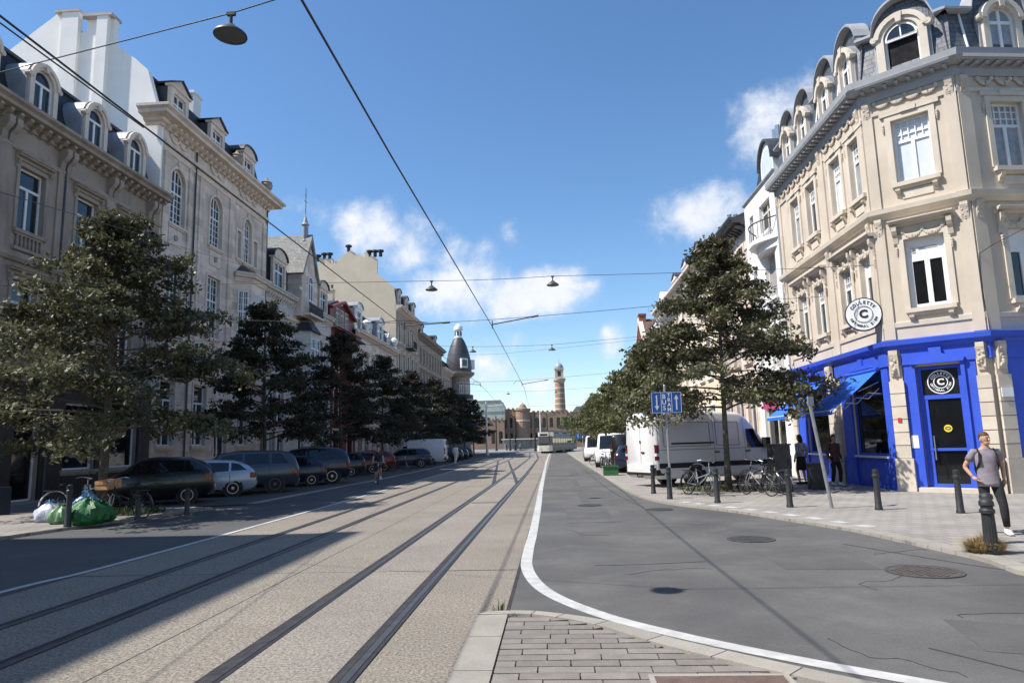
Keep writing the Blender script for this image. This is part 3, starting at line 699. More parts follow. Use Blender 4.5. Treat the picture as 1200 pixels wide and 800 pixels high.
XL = -19.0; LZ = R(90); XR = 10.3; RZ = R(-90)

# ================================================================== corner shop on the right
Ax, Ay = 10.3, 21.5; CHL = 2.6; dC = Vector((.768,-.640)); Bx, By = CHL*dC.x, CHL*dC.y
FS = (0, 8.5, 0, R(-90)); FC = (0, 0, 0, math.atan2(dC.y,dC.x)); FD = (Bx, By, 0, R(7.3)); DL = 13.
dD = Vector((cos(R(7.3)), sin(R(7.3))))
shop = thing('corner_building', 'tan stone corner building with blue shopfront and slate mansard', 'building', (Ax,Ay,PZ))
plan = [(0,8.5),(0,0),(Bx,By),(Bx+dD.x*DL,By+dD.y*DL)]
sx = [7.8, 6.2, 3.85, 2.1]                       # street windows (local x = 30 - Y)
EV = 12.45
opsS = [(x,5.45,.92,1.90,0) for x in sx]+[(x,9.35,.90,2.05,0) for x in sx]+[(7.0-.1,.95,2.35,2.75,0),(2.55,.95,2.35,2.75,0)]
opsC = [(1.32,5.40,1.06,2.15,0),(1.32,9.35,1.04,2.05,0),(1.30,.12,1.16,3.52,0)]
dx = [1.5, 4.3, 7.1, 9.9]
opsD = [(x,5.40,1.02,2.10,0) for x in dx]+[(x,9.35,1.0,2.05,0) for x in dx]+[(2.1,.95,2.1,2.8,0),(5.4,.95,2.2,2.8,0),(8.7,.95,2.2,2.8,0)]
for nme, L_, ops, fr in (('wall',8.5,opsS,FS),('wall',CHL,opsC,FC),('wall',DL,opsD,FD)):
    b = wall_mb(L_, EV, ops, .3, left=False, right=False, top=False); b.f = b.f
    obj(nme, b, 'stone_tan', shop, fr[:3], fr[3])
bp_ = [(0,8.5),(0.32,8.5),(.32,.15),(Bx+.05,By+.34),(Bx+dD.x*DL,By+dD.y*DL+.3),(Bx+dD.x*DL,8.5)]
obj('core', MB().prismz([(.31,8.49),(.31,.14),(Bx+.10,By+.33),(Bx+dD.x*DL-.01,By+dD.y*DL+.32),(Bx+dD.x*DL-.01,8.49)], .0, EV+.4), 'plaster_white', shop)
# blue shopfront skin: pilaster strips, fascia and cornice
blue = lambda nm, fr, *a: obj(nm, MB().box(*a), 'blue_paint', shop, fr[:3], fr[3])
obj('fascia', MB().sweep(plan, [(.0,3.72),(.10,3.72),(.10,4.22),(.0,4.22)]), 'blue_paint', shop)
obj('shop_cornice', MB().sweep(plan, [(-.02,4.18),(.12,4.18),(.16,4.26),(.26,4.32),(.28,4.46),(-.02,4.52)]), 'blue_paint', shop)
for fr, segs in ((FS,[(0.55,1.36),(3.74,3.95),(4.95,5.71),(8.09,8.5)]),(FC,[(.40,.70),(1.90,2.24)]),(FD,[(.42,1.04),(3.16,4.29),(6.51,7.59),(9.81,12.9)])):
    for a, b_ in segs:
        blue('pilaster', fr, a,-.06,.0,b_,.02,3.74); blue('pilaster_foot', fr, a-.02,-.10,0,b_+.02,-.055,.95)
for fr, segs in ((FS,[(5.72,8.08),(1.37,3.73)]),(FD,[(1.05,3.15),(4.30,6.50),(7.60,9.80)])):
    for a, b_ in segs:
        obj('stall_riser', MB().box(a,-.02,0,b_,.2,.94).box(a+.15,-.045,.15,b_-.15,-.015,.80), 'blue_paint', shop, fr[:3], fr[3])
        obj('shop_sill', MB().box(a-.02,-.10,.94,b_+.02,.22,1.0), 'white_trim', shop, fr[:3], fr[3])
        sw_ = obj('shop_window', MB().ring([(a,1.0),(a,3.70),(b_,3.70),(b_,1.0)],[(a+.08,1.08),(a+.08,3.62),(b_-.08,3.62),(b_-.08,1.08)],.06,.14).box(a+.08,.07,2.92,b_-.08,.13,2.98), 'blue_paint', shop, fr[:3], fr[3])
        obj('pane', MB().quad((a+.05,.11,1.03),(b_-.05,.11,1.03),(b_-.05,.11,3.66),(a+.05,.11,3.66)), 'glass_dark', sw_)
        obj('window_head', MB().prism([(a+.3,0),(b_-.3,0),(b_-.55,.09),((a+b_)/2+.16,.12),((a+b_)/2+.14,.36),((a+b_)/2-.14,.36),((a+b_)/2-.16,.12),(a+.55,.09)],-.17,-.09), 'blue_paint', sw_, (0,0,3.78))
# stone piers of separate blocks
def pier(fr, x0, x1, name='pier', ret=0.):
    p = obj(name, MB().box(x0+.03,-.10,0,x1-.03,.01,4.18), 'stone_relief', shop, fr[:3], fr[3])
    zs_ = [0,.95]; z = .95
    while z < 3.25: z += .385; zs_.append(z)
    me_cache = {}
    for i in range(len(zs_)-1):
        z0, z1 = zs_[i], zs_[i+1]; g = .0 if i == 0 else .012
        e = .05 if i == 0 else 0
        obj('stone_block', MB().prism([(x0-e,z0+g),(x0-e,z1-g-.0),(x1+e,z1-g),(x1+e,z0+g)], -.16-e, -.09), 'stone_block', p)
    ct = (x0+x1)/2
    cap = obj('carved_console', MB().prismx([(-.10,4.18),(-.22,4.18),(-.23,4.05),(-.19,3.85),(-.20,3.72),(-.17,3.52),(-.15,3.40),(-.10,3.40)], ct-(x1-x0)*.30, ct+(x1-x0)*.30), 'stone_relief', p)
    b = MB()
    for k in range(14):
        rr_ = random.Random(k+int(x0*50)); b.ball((ct+(rr_.random()-.5)*(x1-x0)*.5, -.19+abs(rr_.random()-.5)*.05-.01*(k%3), 4.08-k*.045), .035+.018*rr_.random(), 6)
    obj('carving', b, 'stone_relief', cap)
pier(FC, .0, .40); pier(FC, CHL-.36, CHL-.02); pier(FD, .02, .42); pier(FS, 3.95, 4.95-.25); pier(FS, .02, .55)
# street door in the chamfer
door = obj('door', MB().ring([(.73,.12),(.73,3.62),(1.87,3.62),(1.87,.12)],[(.83,.22),(.83,3.54),(1.77,3.54),(1.77,.22)],.05,.16).box(.83,.06,2.66,1.77,.15,2.78).box(.83,.06,1.16,1.77,.15,1.24).box(.83,.07,.2,.93,.14,2.7), 'blue_paint', shop, FC[:3], FC[3])
obj('pane', MB().quad((.80,.10,2.72),(1.80,.10,2.72),(1.80,.10,3.58),(.80,.10,3.58)), 'black_board', door)
obj('pane', MB().quad((.90,.11,1.2),(1.80,.11,1.2),(1.80,.11,2.7),(.90,.11,2.7)), 'glass_dark', door)
obj('pane', MB().quad((.80,.11,.18),(1.80,.11,.18),(1.80,.11,1.2),(.80,.11,1.2)), 'glass_dark', door)
obj('door_head', MB().prism([(.62,3.70),(1.98,3.70),(2.02,3.82),(1.70,3.86),(1.46,3.98),(1.46,4.16),(1.14,4.16),(1.14,3.98),(.90,3.86),(.58,3.82)], -.20, -.09), 'blue_paint', door)
obj('door_jamb', MB().box(.62,-.13,.0,.72,.05,3.70).box(1.88,-.13,0,1.98,.05,3.70), 'blue_paint', door)
obj('handle', MB().tube([(.99,.02,.9),(.99,.02,1.6)], .018, 8), 'alloy', door)
box_part(shop, 'doorstep', 'stone_block', .55,-.42,-.03,2.05,.05,.12, FC)
lg = MB(); 
for r0, r1 in ((.345,.318),(.188,.165)):
    lg.ring([(r0*cos(2*PI*i/40), r0*sin(2*PI*i/40)) for i in range(40)], [(r1*cos(2*PI*i/40), r1*sin(2*PI*i/40)) for i in range(40)], -.006, 0)
ring_text(lg, 'COLLETTE', .248, .100, PI/2, .30, .004); ring_text(lg, 'OPTIMAAL ZIEN', .248, .078, -PI/2, .225, .003, bottom=True)
lg.merge(text_mb('C', .26, .010, .004))
obj('logo', lg, 'sign_white', door, (1.31,.085,3.15))
obj('yellow_sticker', MB().lathe([(.105,0),(.105,.006)], n=24, axis='y'), 'sign_yellow', door, (1.36,.085,1.80))
obj('sticker_mark', MB().ring([(.075*cos(2*PI*i/20),.05*sin(2*PI*i/20)) for i in range(20)],[(.05*cos(2*PI*i/20),.025*sin(2*PI*i/20)) for i in range(20)],-.004,0), 'sign_black', door, (1.36,.084,1.80))
obj('notice', MB().box(.42,-.075,1.25,.66,-.062,1.62), 'sign_white', shop, FC[:3], FC[3])
obj('street_plate', MB().box(.06,-.185,2.62,.40,-.165,2.88), 'sign_white', shop, FD[:3], FD[3])
obj('red_plate', MB().box(.14,-.185,2.02,.24,-.165,2.15), 'sign_red', shop, FC[:3], FC[3])
# string courses, main cornice and gutter
obj('string_course', MB().sweep(plan, [(-.02,8.30),(.06,8.30),(.10,8.38),(.20,8.46),(.22,8.60),(-.02,8.66)]), 'stone_tan_trim', shop)
obj('string_course', MB().sweep(plan, [(-.02,4.88),(.04,4.88),(.05,5.02),(-.02,5.05)]), 'stone_tan_trim', shop)
obj('string_course', MB().sweep(plan, [(-.02,11.72),(.05,11.72),(.06,11.82),(-.02,11.84)]), 'stone_tan_trim', shop)
obj('frieze', MB().sweep(plan, [(-.02,12.20),(.05,12.20),(.10,12.40),(.10,12.52),(-.02,12.52)]), 'grey_trim', shop)
obj('gutter', MB().sweep(plan, [(-.2,12.50),(.38,12.56),(.40,12.62),(.46,12.66),(.49,12.86),(.44,12.86),(-.2,12.84)]), 'grey_trim', shop)
for fr, L_, n in ((FS,8.5,26),(FC,CHL,8),(FD,DL,40)):
    me = cached('modil', lambda: MB().box(-.05,-.36,-.055,.05,-.02,0.0).mesh())
    obj('gutter_lip', MB().sweep([(0,0),(L_,0)], [(.41,12.605),(.44,12.60),(.485,12.665),(.475,12.672)]), 'white_trim', shop, fr[:3], fr[3])
    for i in range(n): obj('modillion', me, 'grey_trim', shop, fp(fr,(i+.5)*L_/n,0,12.52), fr[3])
# fluted corner strips with carved caps
for fr, x0, x1 in ((FS,0.05,.45),(FS,4.75,5.25),(FS,8.12,8.5),(FC,.0,.30),(FC,CHL-.30,CHL),(FD,.02,.40)):
    for z0, z1 in ((4.52,8.32),(8.66,12.2)):
        s_ = obj('corner_strip', MB().box(x0,-.055,z0,x1,.01,z1), 'stone_tan', shop, fr[:3], fr[3])
        ct = (x0+x1)/2; b = MB().prismx([(-.05,z1),(-.13,z1),(-.14,z1-.10),(-.10,z1-.25),(-.08,z1-.42),(-.05,z1-.55)], ct-.10, ct+.10)
        for k in range(7): b.ball((ct+(.06 if k%2 else -.06)*(k<5), -.10+.006*k, z1-.08-k*.07), .052-.005*k, 6)
        obj('carved_cap', b, 'stone_relief', s_)
# windows
pn = ['glass_curtain','glass','glass','glass_curtain']
def tan_window(fr, x, z, w, hh, style, pane, ped):
    wn_ = window(shop, x, z, w, hh, 0, style, 'white_trim', pane, fr, sill='stone_tan_trim', surround='stone_tan_trim', sw=.17, sp=.05, y=.03)
    me = cached(('brk',.13,.16,.24,'stone_relief'), lambda: bracket_mb(.13,.16,.24).mesh())
    for s in (-1,1): obj('sill_bracket', me, 'stone_relief', wn_, (s*(w/2-.02),-.032,-.21))
    if ped:
        obj('window_hood', cached(('tped',w), lambda: MB().sweep([(-w/2-.34,-.03),(w/2+.34,-.03)], corn(.18,.30,.18)).mesh()), 'stone_tan_trim', wn_, (0,0,hh+.42))
        obj('garland', cached(('tgar',w), lambda: garland_mb(w*1.0,.15,2,.055).mesh('g',True)), 'stone_relief', wn_, (0,-.07,hh+.22))
        for s in (-1,1):
            obj('bracket', cached(('tbrk',), lambda: bracket_mb(.14,.20,.62).mesh()), 'stone_relief', wn_, (s*(w/2+.20),-.032,hh+.44))
            obj('pendant', cached(('tpen',), lambda: MB().ball((0,0,0),.05,6).ball((0,0,-.08),.045,6).ball((0,0,-.15),.04,6).ball((0,0,-.22),.03,6).mesh('p',True)), 'stone_relief', wn_, (s*(w/2+.20),-.09,hh-.26))
    else:
        obj('lintel', cached(('tlin',w), lambda: MB().box(-w/2-.30,-.11,0,w/2+.30,-.03,.12).box(-.22,-.14,.0,.22,-.111,.16).mesh()), 'stone_tan_trim', wn_, (0,0,hh+.18))
        for s in (-1,1): obj('pendant', cached(('tpen',), lambda: MB().mesh()), 'stone_relief', wn_, (s*(w/2+.22),-.06,hh-.10))
        obj('apron', cached(('tapr',w), lambda: MB().box(-w/2+.1,-.06,-.52,w/2-.1,-.03,-.27).mesh()), 'stone_tan_trim', wn_)
for i, x in enumerate(sx):
    tan_window(FS, x, 5.45, .92, 1.90, 'two' if i == 0 else 'gridtop', 'glass', True)
    tan_window(FS, x, 9.35, .90, 2.05, 'gridtop', ['glass_curtain','glass_milk','glass','glass_curtain'][i], False)
tan_window(FC, 1.32, 5.40, 1.06, 2.15, 'two', 'glass_dark', True); tan_window(FC, 1.32, 9.35, 1.04, 2.05, 'gridtop', 'glass_milk', False)
for i, x in enumerate(dx):
    tan_window(FD, x, 5.40, 1.02, 2.10, 'two' if i == 0 else 'gridtop', 'glass', True); tan_window(FD, x, 9.35, 1.0, 2.05, 'gridtop', 'glass_curtain', False)
obj('window_sticker', MB().box(.93,.115,7.22,1.03,.119,7.28).box(.93,.115,7.15,1.03,.119,7.19).box(1.10,.115,7.24,1.62,.119,7.265), 'tram_grey', shop, FC[:3], FC[3])
# frieze garlands under the gutter
for fr, xs_ in ((FC,[.62,1.05,1.48,1.91]),(FS,[.9,1.5,2.1,2.7,3.3,4.0,5.6,6.2,6.8,7.4,7.9]),(FD,[.9,1.5,2.1,2.7,3.3,3.9,4.5])):
    for x in xs_: obj('garland', cached('fgar', lambda: garland_mb(.44,.13,1,.05).mesh('g',True)), 'stone_relief', shop, fp(fr,x,-.05,12.10), fr[3])
# mansard with curved zinc eyebrows over each dormer
def eyebrow_roof(fr, L_, xc, x0=0., setb=.22):
    top = []; n = int(L_/.08)
    for i in range(n+1):
        x = x0+(L_-x0)*i/n; d = min(abs(x-c) for c in xc); top.append((x, 14.42+(.98*math.sqrt(max(0,1-(d/.86)**2)) if d < .86 else 0)))
    b = MB(); vs = []; fs = []
    for x, zt in top: vs += [(x,.06,12.86),(x,.06+setb*.6,13.8),(x,.06+setb,zt),(x,2.6,zt+.1)]
    for i in range(n):
        for k in range(3): fs.append((4*i+k,4*i+4+k,4*i+5+k,4*i+1+k))
    r = obj('roof', b.add(vs, fs), 'slate_light', shop, fr[:3], fr[3])
    for nm, mt, ya, yb, za, zb_ in (('coping','grey_trim',-.17,.35,.0,.13),('coping_lip','zinc',-.20,-.17,.03,.10)):
        c = MB(); vs = []; fs = []
        for x, zt in top: vs += [(x,setb+ya,zt+za),(x,setb+yb,zt+za),(x,setb+yb,zt+zb_),(x,setb+ya,zt+zb_)]
        for i in range(len(top)-1): fs += [(4*i+k,4*i+(k+1)%4,4*i+4+(k+1)%4,4*i+4+k) for k in range(4)]
        obj(nm, c.add(vs, fs), mt, r)
rS = [7.65,5.75,3.55,1.75]
eyebrow_roof(FS, 8.5, rS); eyebrow_roof(FC, CHL, [1.36]); eyebrow_roof(FD, DL, [1.75,4.7,7.7,10.6])
obj('roof_top', MB().prismz([(.6,8.45),(.6,.3),(Bx+.2,By+.6),(Bx+dD.x*DL,By+dD.y*DL+.7),(Bx+dD.x*DL,8.45)], 12.8, 14.5), 'zinc_dark', shop)
for x in rS: arched_dormer(shop, x, 12.90, .74, 1.62, .37, FS, -.02, .7, 'stone_tan_trim', 'zinc', 'cross', 'glass', grow=.15)
dmr = arched_dormer(shop, 1.36, 12.90, .98, 1.68, .42, FC, -.06, .6, 'stone_tan_trim', 'zinc', 'none', 'dark_inside', grow=.23)  # black sheet stands for the unlit room behind the open window
obj('sash', MB().ring(outline(.9,.48,.40,10,0), outline(.9,.48,.40,10,-.05), .05, .10).box(-.02,.05,.02,.02,.10,.46).box(-.44,.05,-.03,.44,.11,.05), 'white_trim', dmr, (0,0,1.13))
obj('pane', MB().add([(x,.075,z) for x,z in outline(.86,.46,.38)], [tuple(range(13))]), 'glass', dmr, (0,0,1.14))
obj('window_sash', MB().ring([(0,0),(0,1.1),(.40,1.1),(.40,0)],[(.05,.05),(.05,1.05),(.35,1.05),(.35,.05)],-.02,.02), 'white_trim', dmr, (-.44,.10,.02), rz=R(78))
for x in (1.75,4.7,7.7,10.6): arched_dormer(shop, x, 12.90, .84, 1.62, .40, FD, -.04, .7, 'stone_tan_trim', 'zinc', 'cross', 'glass_curtain', grow=.2)
for fr, xs_ in ((FS,[6.72,4.70,2.65]),(FD,[.62,3.1])):
    for x in xs_: obj('downpipe', MB().tube([(x,.02,12.95),(x,.28,14.5)], .035, 8), 'white_trim', shop, fr[:3], fr[3])
chimney(shop, 3.9, 2.6, 14.4, .9, .8, 2.2, 'brick_red', 1, FS)
downpipe(shop, .12, .3, 12.5, FS)
# awnings: sloping canvas on scissor arms
def awning(x0, x1, label):
    a = thing('awning', label, 'awning', tuple(Vector((Ax,Ay,PZ))+fp(FS,(x0+x1)/2,0,2.4)), FS[3], 'awnings over the shop windows')
    w = (x1-x0)/2
    b = MB(); n = 8
    for i in range(n):
        t0, t1 = i/n, (i+1)/n
        f = lambda t: (-.12-1.50*t, 1.28-1.22*t-.05*sin(PI*t))
        (ya,za),(yb,zb_) = f(t0), f(t1)
        b.add([(-w,ya,za),(w,ya,za),(w,yb,zb_),(-w,yb,zb_)], [(0,1,2,3)])
    obj('canvas', b, 'blue_canvas', a)
    obj('valance', MB().box(-w,-1.64,-.08,w,-1.625,.07), 'blue_canvas', a)
    obj('front_bar', MB().tube([(-w,-1.62,.05),(w,-1.62,.05)], .025, 8), 'white_trim', a)
    obj('roller', MB().tube([(-w,-.14,1.30),(w,-.14,1.30)], .06, 10), 'blue_paint', a)
    for s in (-1,1):
        arm = MB(); x = s*(w-.08)
        y0, z0, y1, z1 = -.10, .62, -1.58, .04; m = 4; dy = (y1-y0)/m; dz = (z1-z0)/m
        for k in range(m):
            ya, za = y0+dy*k, z0+dz*k; yb, zb_ = ya+dy, za+dz
            arm.tube([(x,ya,za+.09),(x+.02,yb,zb_-.09)], .013, 6); arm.tube([(x+.03,ya,za-.09),(x+.05,yb,zb_+.09)], .013, 6)
        arm.tube([(x,-.1,.9),(x,-.75,.62)], .016, 6)
        obj('scissor_arm', arm, 'galv', a)
    return a
awning(5.75, 8.05, 'blue canvas awning over the shop window next to the entrance')
awning(1.45, 3.65, 'blue canvas awning over the shop window next to the white house')
# round double-sided hanging sign
sg = thing('hanging_sign', 'round white sign with black ring lettering projecting over the blue shopfront', 'sign', tuple(Vector((Ax-.50,Ay+.20,PZ+5.40))), R(-22))
obj('disc', MB().lathe([(.50,-.07),(.53,-.06),(.53,.06),(.50,.07)], n=40, axis='y'), 'sign_black', sg)
for s in (-1,1):
    obj('face', MB().lathe([(.495,0),(.495,.008)], n=40, axis='y'), 'sign_white', sg, (0,-.071 if s < 0 else .071,0), rz=0 if s < 0 else PI)
    t = MB(); [t.ring([(r0*cos(2*PI*i/40), r0*sin(2*PI*i/40)) for i in range(40)], [((r0-.014)*cos(2*PI*i/40), (r0-.014)*sin(2*PI*i/40)) for i in range(40)], -.008, 0) for r0 in (.262,)]
    ring_text(t, 'COLLETTE', .375, .135, PI/2, .27, .002); ring_text(t, 'OPTIMAAL ZIEN', .375, .105, -PI/2, .195, .0012, bottom=True); t.merge(text_mb('C', .34, .014, .004))
    obj('lettering', t, 'sign_black', sg, (0,-.080 if s < 0 else .080,0), rz=0 if s < 0 else PI)
obj('bracket_arm', MB().tube([(.5,.0,.0),(.75,.12,0)], .03, 8).box(.62,.02,-.12,.76,.16,.12), 'sign_black', sg)
# ================================================================== left row
# --- tan house with three arched dormers in a dark mansard
Y0 = 19.3; w1 = 31.2-Y0; xs1 = [.95, 3.75, 6.75, 9.55]
fl1 = [(9.75,1.26,2.35,0,'T',dict(hood=True,balu=True,pane='glass')),(5.35,1.18,2.55,0,'T',dict(hood=True)),
       (1.1,1.9,2.6,0,'none',dict(xs=[1.6,7.2,10.0],sur=False,pane='glass_dark')),(.08,1.3,3.5,0,'none',dict(xs=[4.4],sur=False,pane='glass_dark'))]
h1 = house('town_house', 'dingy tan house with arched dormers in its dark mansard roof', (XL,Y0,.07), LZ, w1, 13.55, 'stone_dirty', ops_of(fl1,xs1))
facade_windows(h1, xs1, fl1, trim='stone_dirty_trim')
facade_sweep(h1, 'cornice', 'stone_dirty_trim', -.05, w1+.02, corn(.62,.72,14.15))
facade_sweep(h1, 'string_course', 'stone_dirty_trim', 0, w1, band(.30,.20,8.85)); facade_sweep(h1, 'string_course', 'stone_dirty_trim', 0, w1, band(.34,.26,4.55)); facade_sweep(h1, 'string_course', 'stone_dirty_trim', 0, w1, band(.16,.10,12.75))
brackets(h1, 'stone_dirty_trim', .25, w1-.25, 26, .16, .46, .34, 13.78)
for x in (2.35, 5.25, 8.15, 11.1):
    brackets(h1, 'stone_dirty_trim', x-.18, x+.18, 2, .24, .40, .95, 13.55, name='console')
    box_part(h1, 'pilaster', 'stone_dirty', x-.28, -.07, 4.55, x+.28, .01, 13.4)
mansard(h1, 'slate', w1-.02, 14.0, 2.75, .85, 9.)
for x in xs1: arched_dormer(h1, x+.05, 14.30, .98, 1.80, .49, (0,0,0,0), -.16, 1.1, 'stone_grey_trim', 'zinc', 'T', 'glass', grow=.22)
for x in (5.3, 11.05): downpipe(h1, x+.02, .2, 13.9, mat='zinc_dark')
for a_, b_ in ((0,.64),(2.56,3.74),(5.06,6.24),(8.16,9.04),(10.96,w1)): box_part(h1, 'shopfront_shade_panel', 'shop_shaded', a_, -.07, .0, b_, .01, 4.2)  # thin panels added to darken the shaded ground floor
for a_, b_ in ((.64,2.56),(6.24,8.16),(9.04,10.96)): box_part(h1, 'shopfront_shade_panel', 'shop_shaded', a_, -.065, .0, b_, .01, 1.08); box_part(h1, 'shopfront_shade_panel', 'shop_shaded', a_, -.065, 3.72, b_, .01, 4.2)
box_part(h1, 'shop_fascia', 'shop_shaded', 3.74, -.065, 3.6, 5.06, .01, 4.2)
chimney(h1, 6.0, 4.5, 16.6, 1.6, .6, 1.9, 'brick_red', 3)
# --- tall stone house with white gable wall
Y0 = 31.2; w2 = 12.4; EV2 = 17.75
fl2 = [(13.15,1.40,3.0,.70,'grid',dict(xs=[1.45,5.5],key=True,pane='glass')),(7.95,1.46,3.45,0,'grid',dict(xs=[1.45,5.5],pane='glass')),
       (13.30,1.15,2.85,.57,'grid',dict(xs=[9.55],key=True,pane='glass')),(13.30,.52,1.75,0,'mid',dict(xs=[8.40,10.70],sur=True,pane='glass')),
       (2.0,1.35,3.2,0,'T',dict(xs=[1.35,4.5],)),(.1,1.5,3.6,.3,'mid',dict(xs=[6.9],pane='glass_dark')),(2.0,1.35,3.2,0,'T',dict(xs=[9.6]))]
h2 = house('town_house', 'tall grey stone house with arched windows and a white gable wall', (XL,Y0,.07), LZ, w2, EV2, 'stone_grey', ops_of(fl2,[]), left=False)
facade_windows(h2, [], fl2, trim='stone_grey_trim')
facade_sweep(h2, 'cornice', 'stone_grey_trim', -.30, w2+.30, corn(.75,.85,18.55), ret=.8)
facade_sweep(h2, 'string_course', 'stone_grey_trim', 0, w2, band(.22,.14,17.2)); facade_sweep(h2, 'string_course', 'stone_grey_trim', 0, w2, band(.30,.24,6.0)); facade_sweep(h2, 'string_course', 'stone_grey_trim', 0, w2, band(.12,.08,16.75))
brackets(h2, 'stone_grey_trim', .2, w2-.2, 24, .18, .50, .30, 18.0)
for x, ww in ((.35,.5),(2.5,.14),(3.6,.14),(7.3,.55),(12.0,.55)): box_part(h2, 'pilaster', 'stone_grey', x-ww/2, -.09, 6.0, x+ww/2, .01, 16.7)
for x in (1.35, 5.5):
    box_part(h2, 'apron_panel', 'stone_grey_trim', x-.62, -.06, 12.05, x+.62, .01, 12.9); obj('rosette', MB().lathe([(.16,-.12),(.16,-.04)], (x,0,12.45), 12, 'y'), 'stone_dirty', h2)
    obj('frieze_relief', garland_mb(1.6,.22,2,.07), 'stone_grey_trim', h2, (x,-.05,17.62))
obj('frieze_relief', garland_mb(2.6,.22,3,.07), 'stone_grey_trim', h2, (9.55,-.05,17.62))
# polygonal bay
bay = [(8.15,0),(8.75,-.75),(10.75,-.75),(11.45,0)]
by_ = obj('bay_window', MB().prismz(bay, 6.4, 12.2), 'stone_grey', h2)
obj('bay_cornice', MB().sweep([(8.0,.0)]+[(x,y) for x, y in bay[1:3]]+[(11.6,0)], corn(.55,.35,12.4)), 'stone_grey_trim', by_)
obj('bay_roof', MB().add([(8.0,.05,12.4),(8.7,-.85,12.4),(10.8,-.85,12.4),(11.6,.05,12.4),(8.9,.05,13.1),(10.6,.05,13.1)], [(0,1,4),(1,2,5,4),(2,3,5)]), 'zinc_dark', by_)
obj('bay_corbel', MB().add([(8.15,.02,6.4),(8.75,-.75,6.4),(10.75,-.75,6.4),(11.45,.02,6.4),(9.2,0.02,5.5),(10.3,.02,5.5)], [(0,1,4),(1,2,5,4),(2,3,5)]), 'stone_grey_trim', by_)
for (x, y, rz_) in ((8.45,-.375,R(-51)),(9.30,-.75,0),(10.25,-.75,0),(11.10,-.375,R(47))):
    wn_ = obj('window', cached(('sash',.62,3.4,0,'grid','white_trim'), lambda: sash_mb(.62,3.4,0,'grid').mesh()), 'white_trim', by_, (x+.16*sin(rz_),y-.16*cos(rz_),7.9), rz_)
    obj('pane', cached(('pane',.62,3.4,0,'glass'), lambda: pane_mb(.62,3.4,0).mesh()), 'glass', wn_)
# white gable wall towards the camera (above the lower neighbour) and the roof behind it
gpts = [(.02,9.),(.02,18.5),(.35,18.85),(.95,20.9),(1.65,21.55),(2.85,22.5),(2.85,23.85),(4.35,24.1),(4.35,23.2),(4.85,23.2),(4.85,24.2),(5.95,24.35),(8.3,22.55),(10.5,21.0),(10.5,9.)]
obj('gable_wall', MB().prismx(gpts, -.12, .22), 'plaster_gable', h2)
obj('gable_stack', MB().box(-.42,3.05,15.5,.0,3.62,23.9).box(-.30,4.7,15.5,0,5.6,24.3), 'plaster_gable', h2)
obj('stack_cap', MB().box(-.46,2.82,23.86,.36,4.38,24.0).box(-.36,4.66,24.26,.36,5.98,24.38), 'stone_grey', h2)
obj('roof', MB().prismx([(.3,18.5),(.95,20.8),(5.6,24.0),(10.3,21.0),(10.3,17.5),(.3,17.5)], .22, w2), 'slate', h2)
for x, k in ((1.5,'tri'),(5.6,'tri'),(9.7,'seg')): gable_dormer(h2, x, 18.55, 1.15, 1.62, (0,0,0,0), .12, 2.2, 'stone_grey_trim', 'zinc_dark', 'cross', 'glass', kind=k, rise=.55)
chimney(h2, 8.0, 3.2, 21.5, .9, .8, 2.6, 'plaster_white', 0)
ur = MB().lathe([(.30,0),(.30,.12),(.12,.2),(.10,.35),(.34,.62),(.40,.85),(.30,1.0),(.36,1.05),(.14,1.2),(.05,1.38),(.02,1.42)], n=14)
obj('urn', ur, 'stone_dirty', h2, (12.0,-.10,18.55)); obj('urn', ur.mesh('urn',True), 'stone_dirty', h2, (7.6,-.10,18.55))
downpipe(h2, w2-.1, .2, 17.8, mat='zinc_dark'); box_part(h2, 'plinth', 'stone_grey_trim', 0, -.08, 0, w2, .01, 1.4)
downpipe(h2, 3.05, .2, 17.8, mat='zinc_dark')
# --- white brick house, spired centre
Y0 = 43.7; w3 = 13.6; EV3 = 12.3
fl3 = [(8.0,1.1,2.5,.35,'T',dict(xs=[1.5,2.9,10.9,12.3])),(3.6,1.1,2.8,.35,'T',dict(xs=[1.5,2.9,10.9,12.3])),(1.0,1.1,1.8,0,'mid',dict(xs=[1.5,2.9,10.9,12.3])),(10.8,.7,1.0,0,'mid',dict(xs=[6.0,7.7],sur=False)),(.1,1.3,3.,0.3,'mid',dict(xs=[6.8],pane='glass_dark'))]
h3 = house('town_house', 'white brick house with spired centre gable and slate mansard', (XL,Y0,.07), LZ, w3, EV3, 'brick_white', ops_of(fl3,[]))
facade_windows(h3, [], fl3, trim='stone_grey_trim')
facade_sweep(h3, 'cornice', 'brick_white', -.05, w3, corn(.55,.45,12.75)); brackets(h3, 'stone_grey_trim', .3, w3-.3, 30, .16, .26, .34, 12.25)
facade_sweep(h3, 'string_course', 'stone_grey_trim', 0, w3, band(.22,.14,7.6)); facade_sweep(h3, 'string_course', 'stone_grey_trim', 0, w3, band(.22,.14,11.2))
mansard(h3, 'slate', w3-.04, 12.6, 3.6, 1.5, 9., ridge=1.2, x0=.02)
gable_dormer(h3, 2.3, 12.75, 1.7, 1.9, (0,0,0,0), .0, 2.0, 'stone_grey_trim', 'slate', 'cross', 'glass', kind='seg', rise=.7)
gable_dormer(h3, 11.6, 12.75, 1.5, 1.9, (0,0,0,0), .0, 2.0, 'stone_grey_trim', 'slate', 'cross', 'glass', kind='seg', rise=.6)
g3 = obj('centre_gable', MB().prism([(5.1,11.5),(8.5,11.5),(8.5,14.6),(7.9,15.2),(7.4,16.6),(6.8,17.2),(6.2,16.6),(5.7,15.2),(5.1,14.6)], -.55, .5), 'stone_grey', h3)
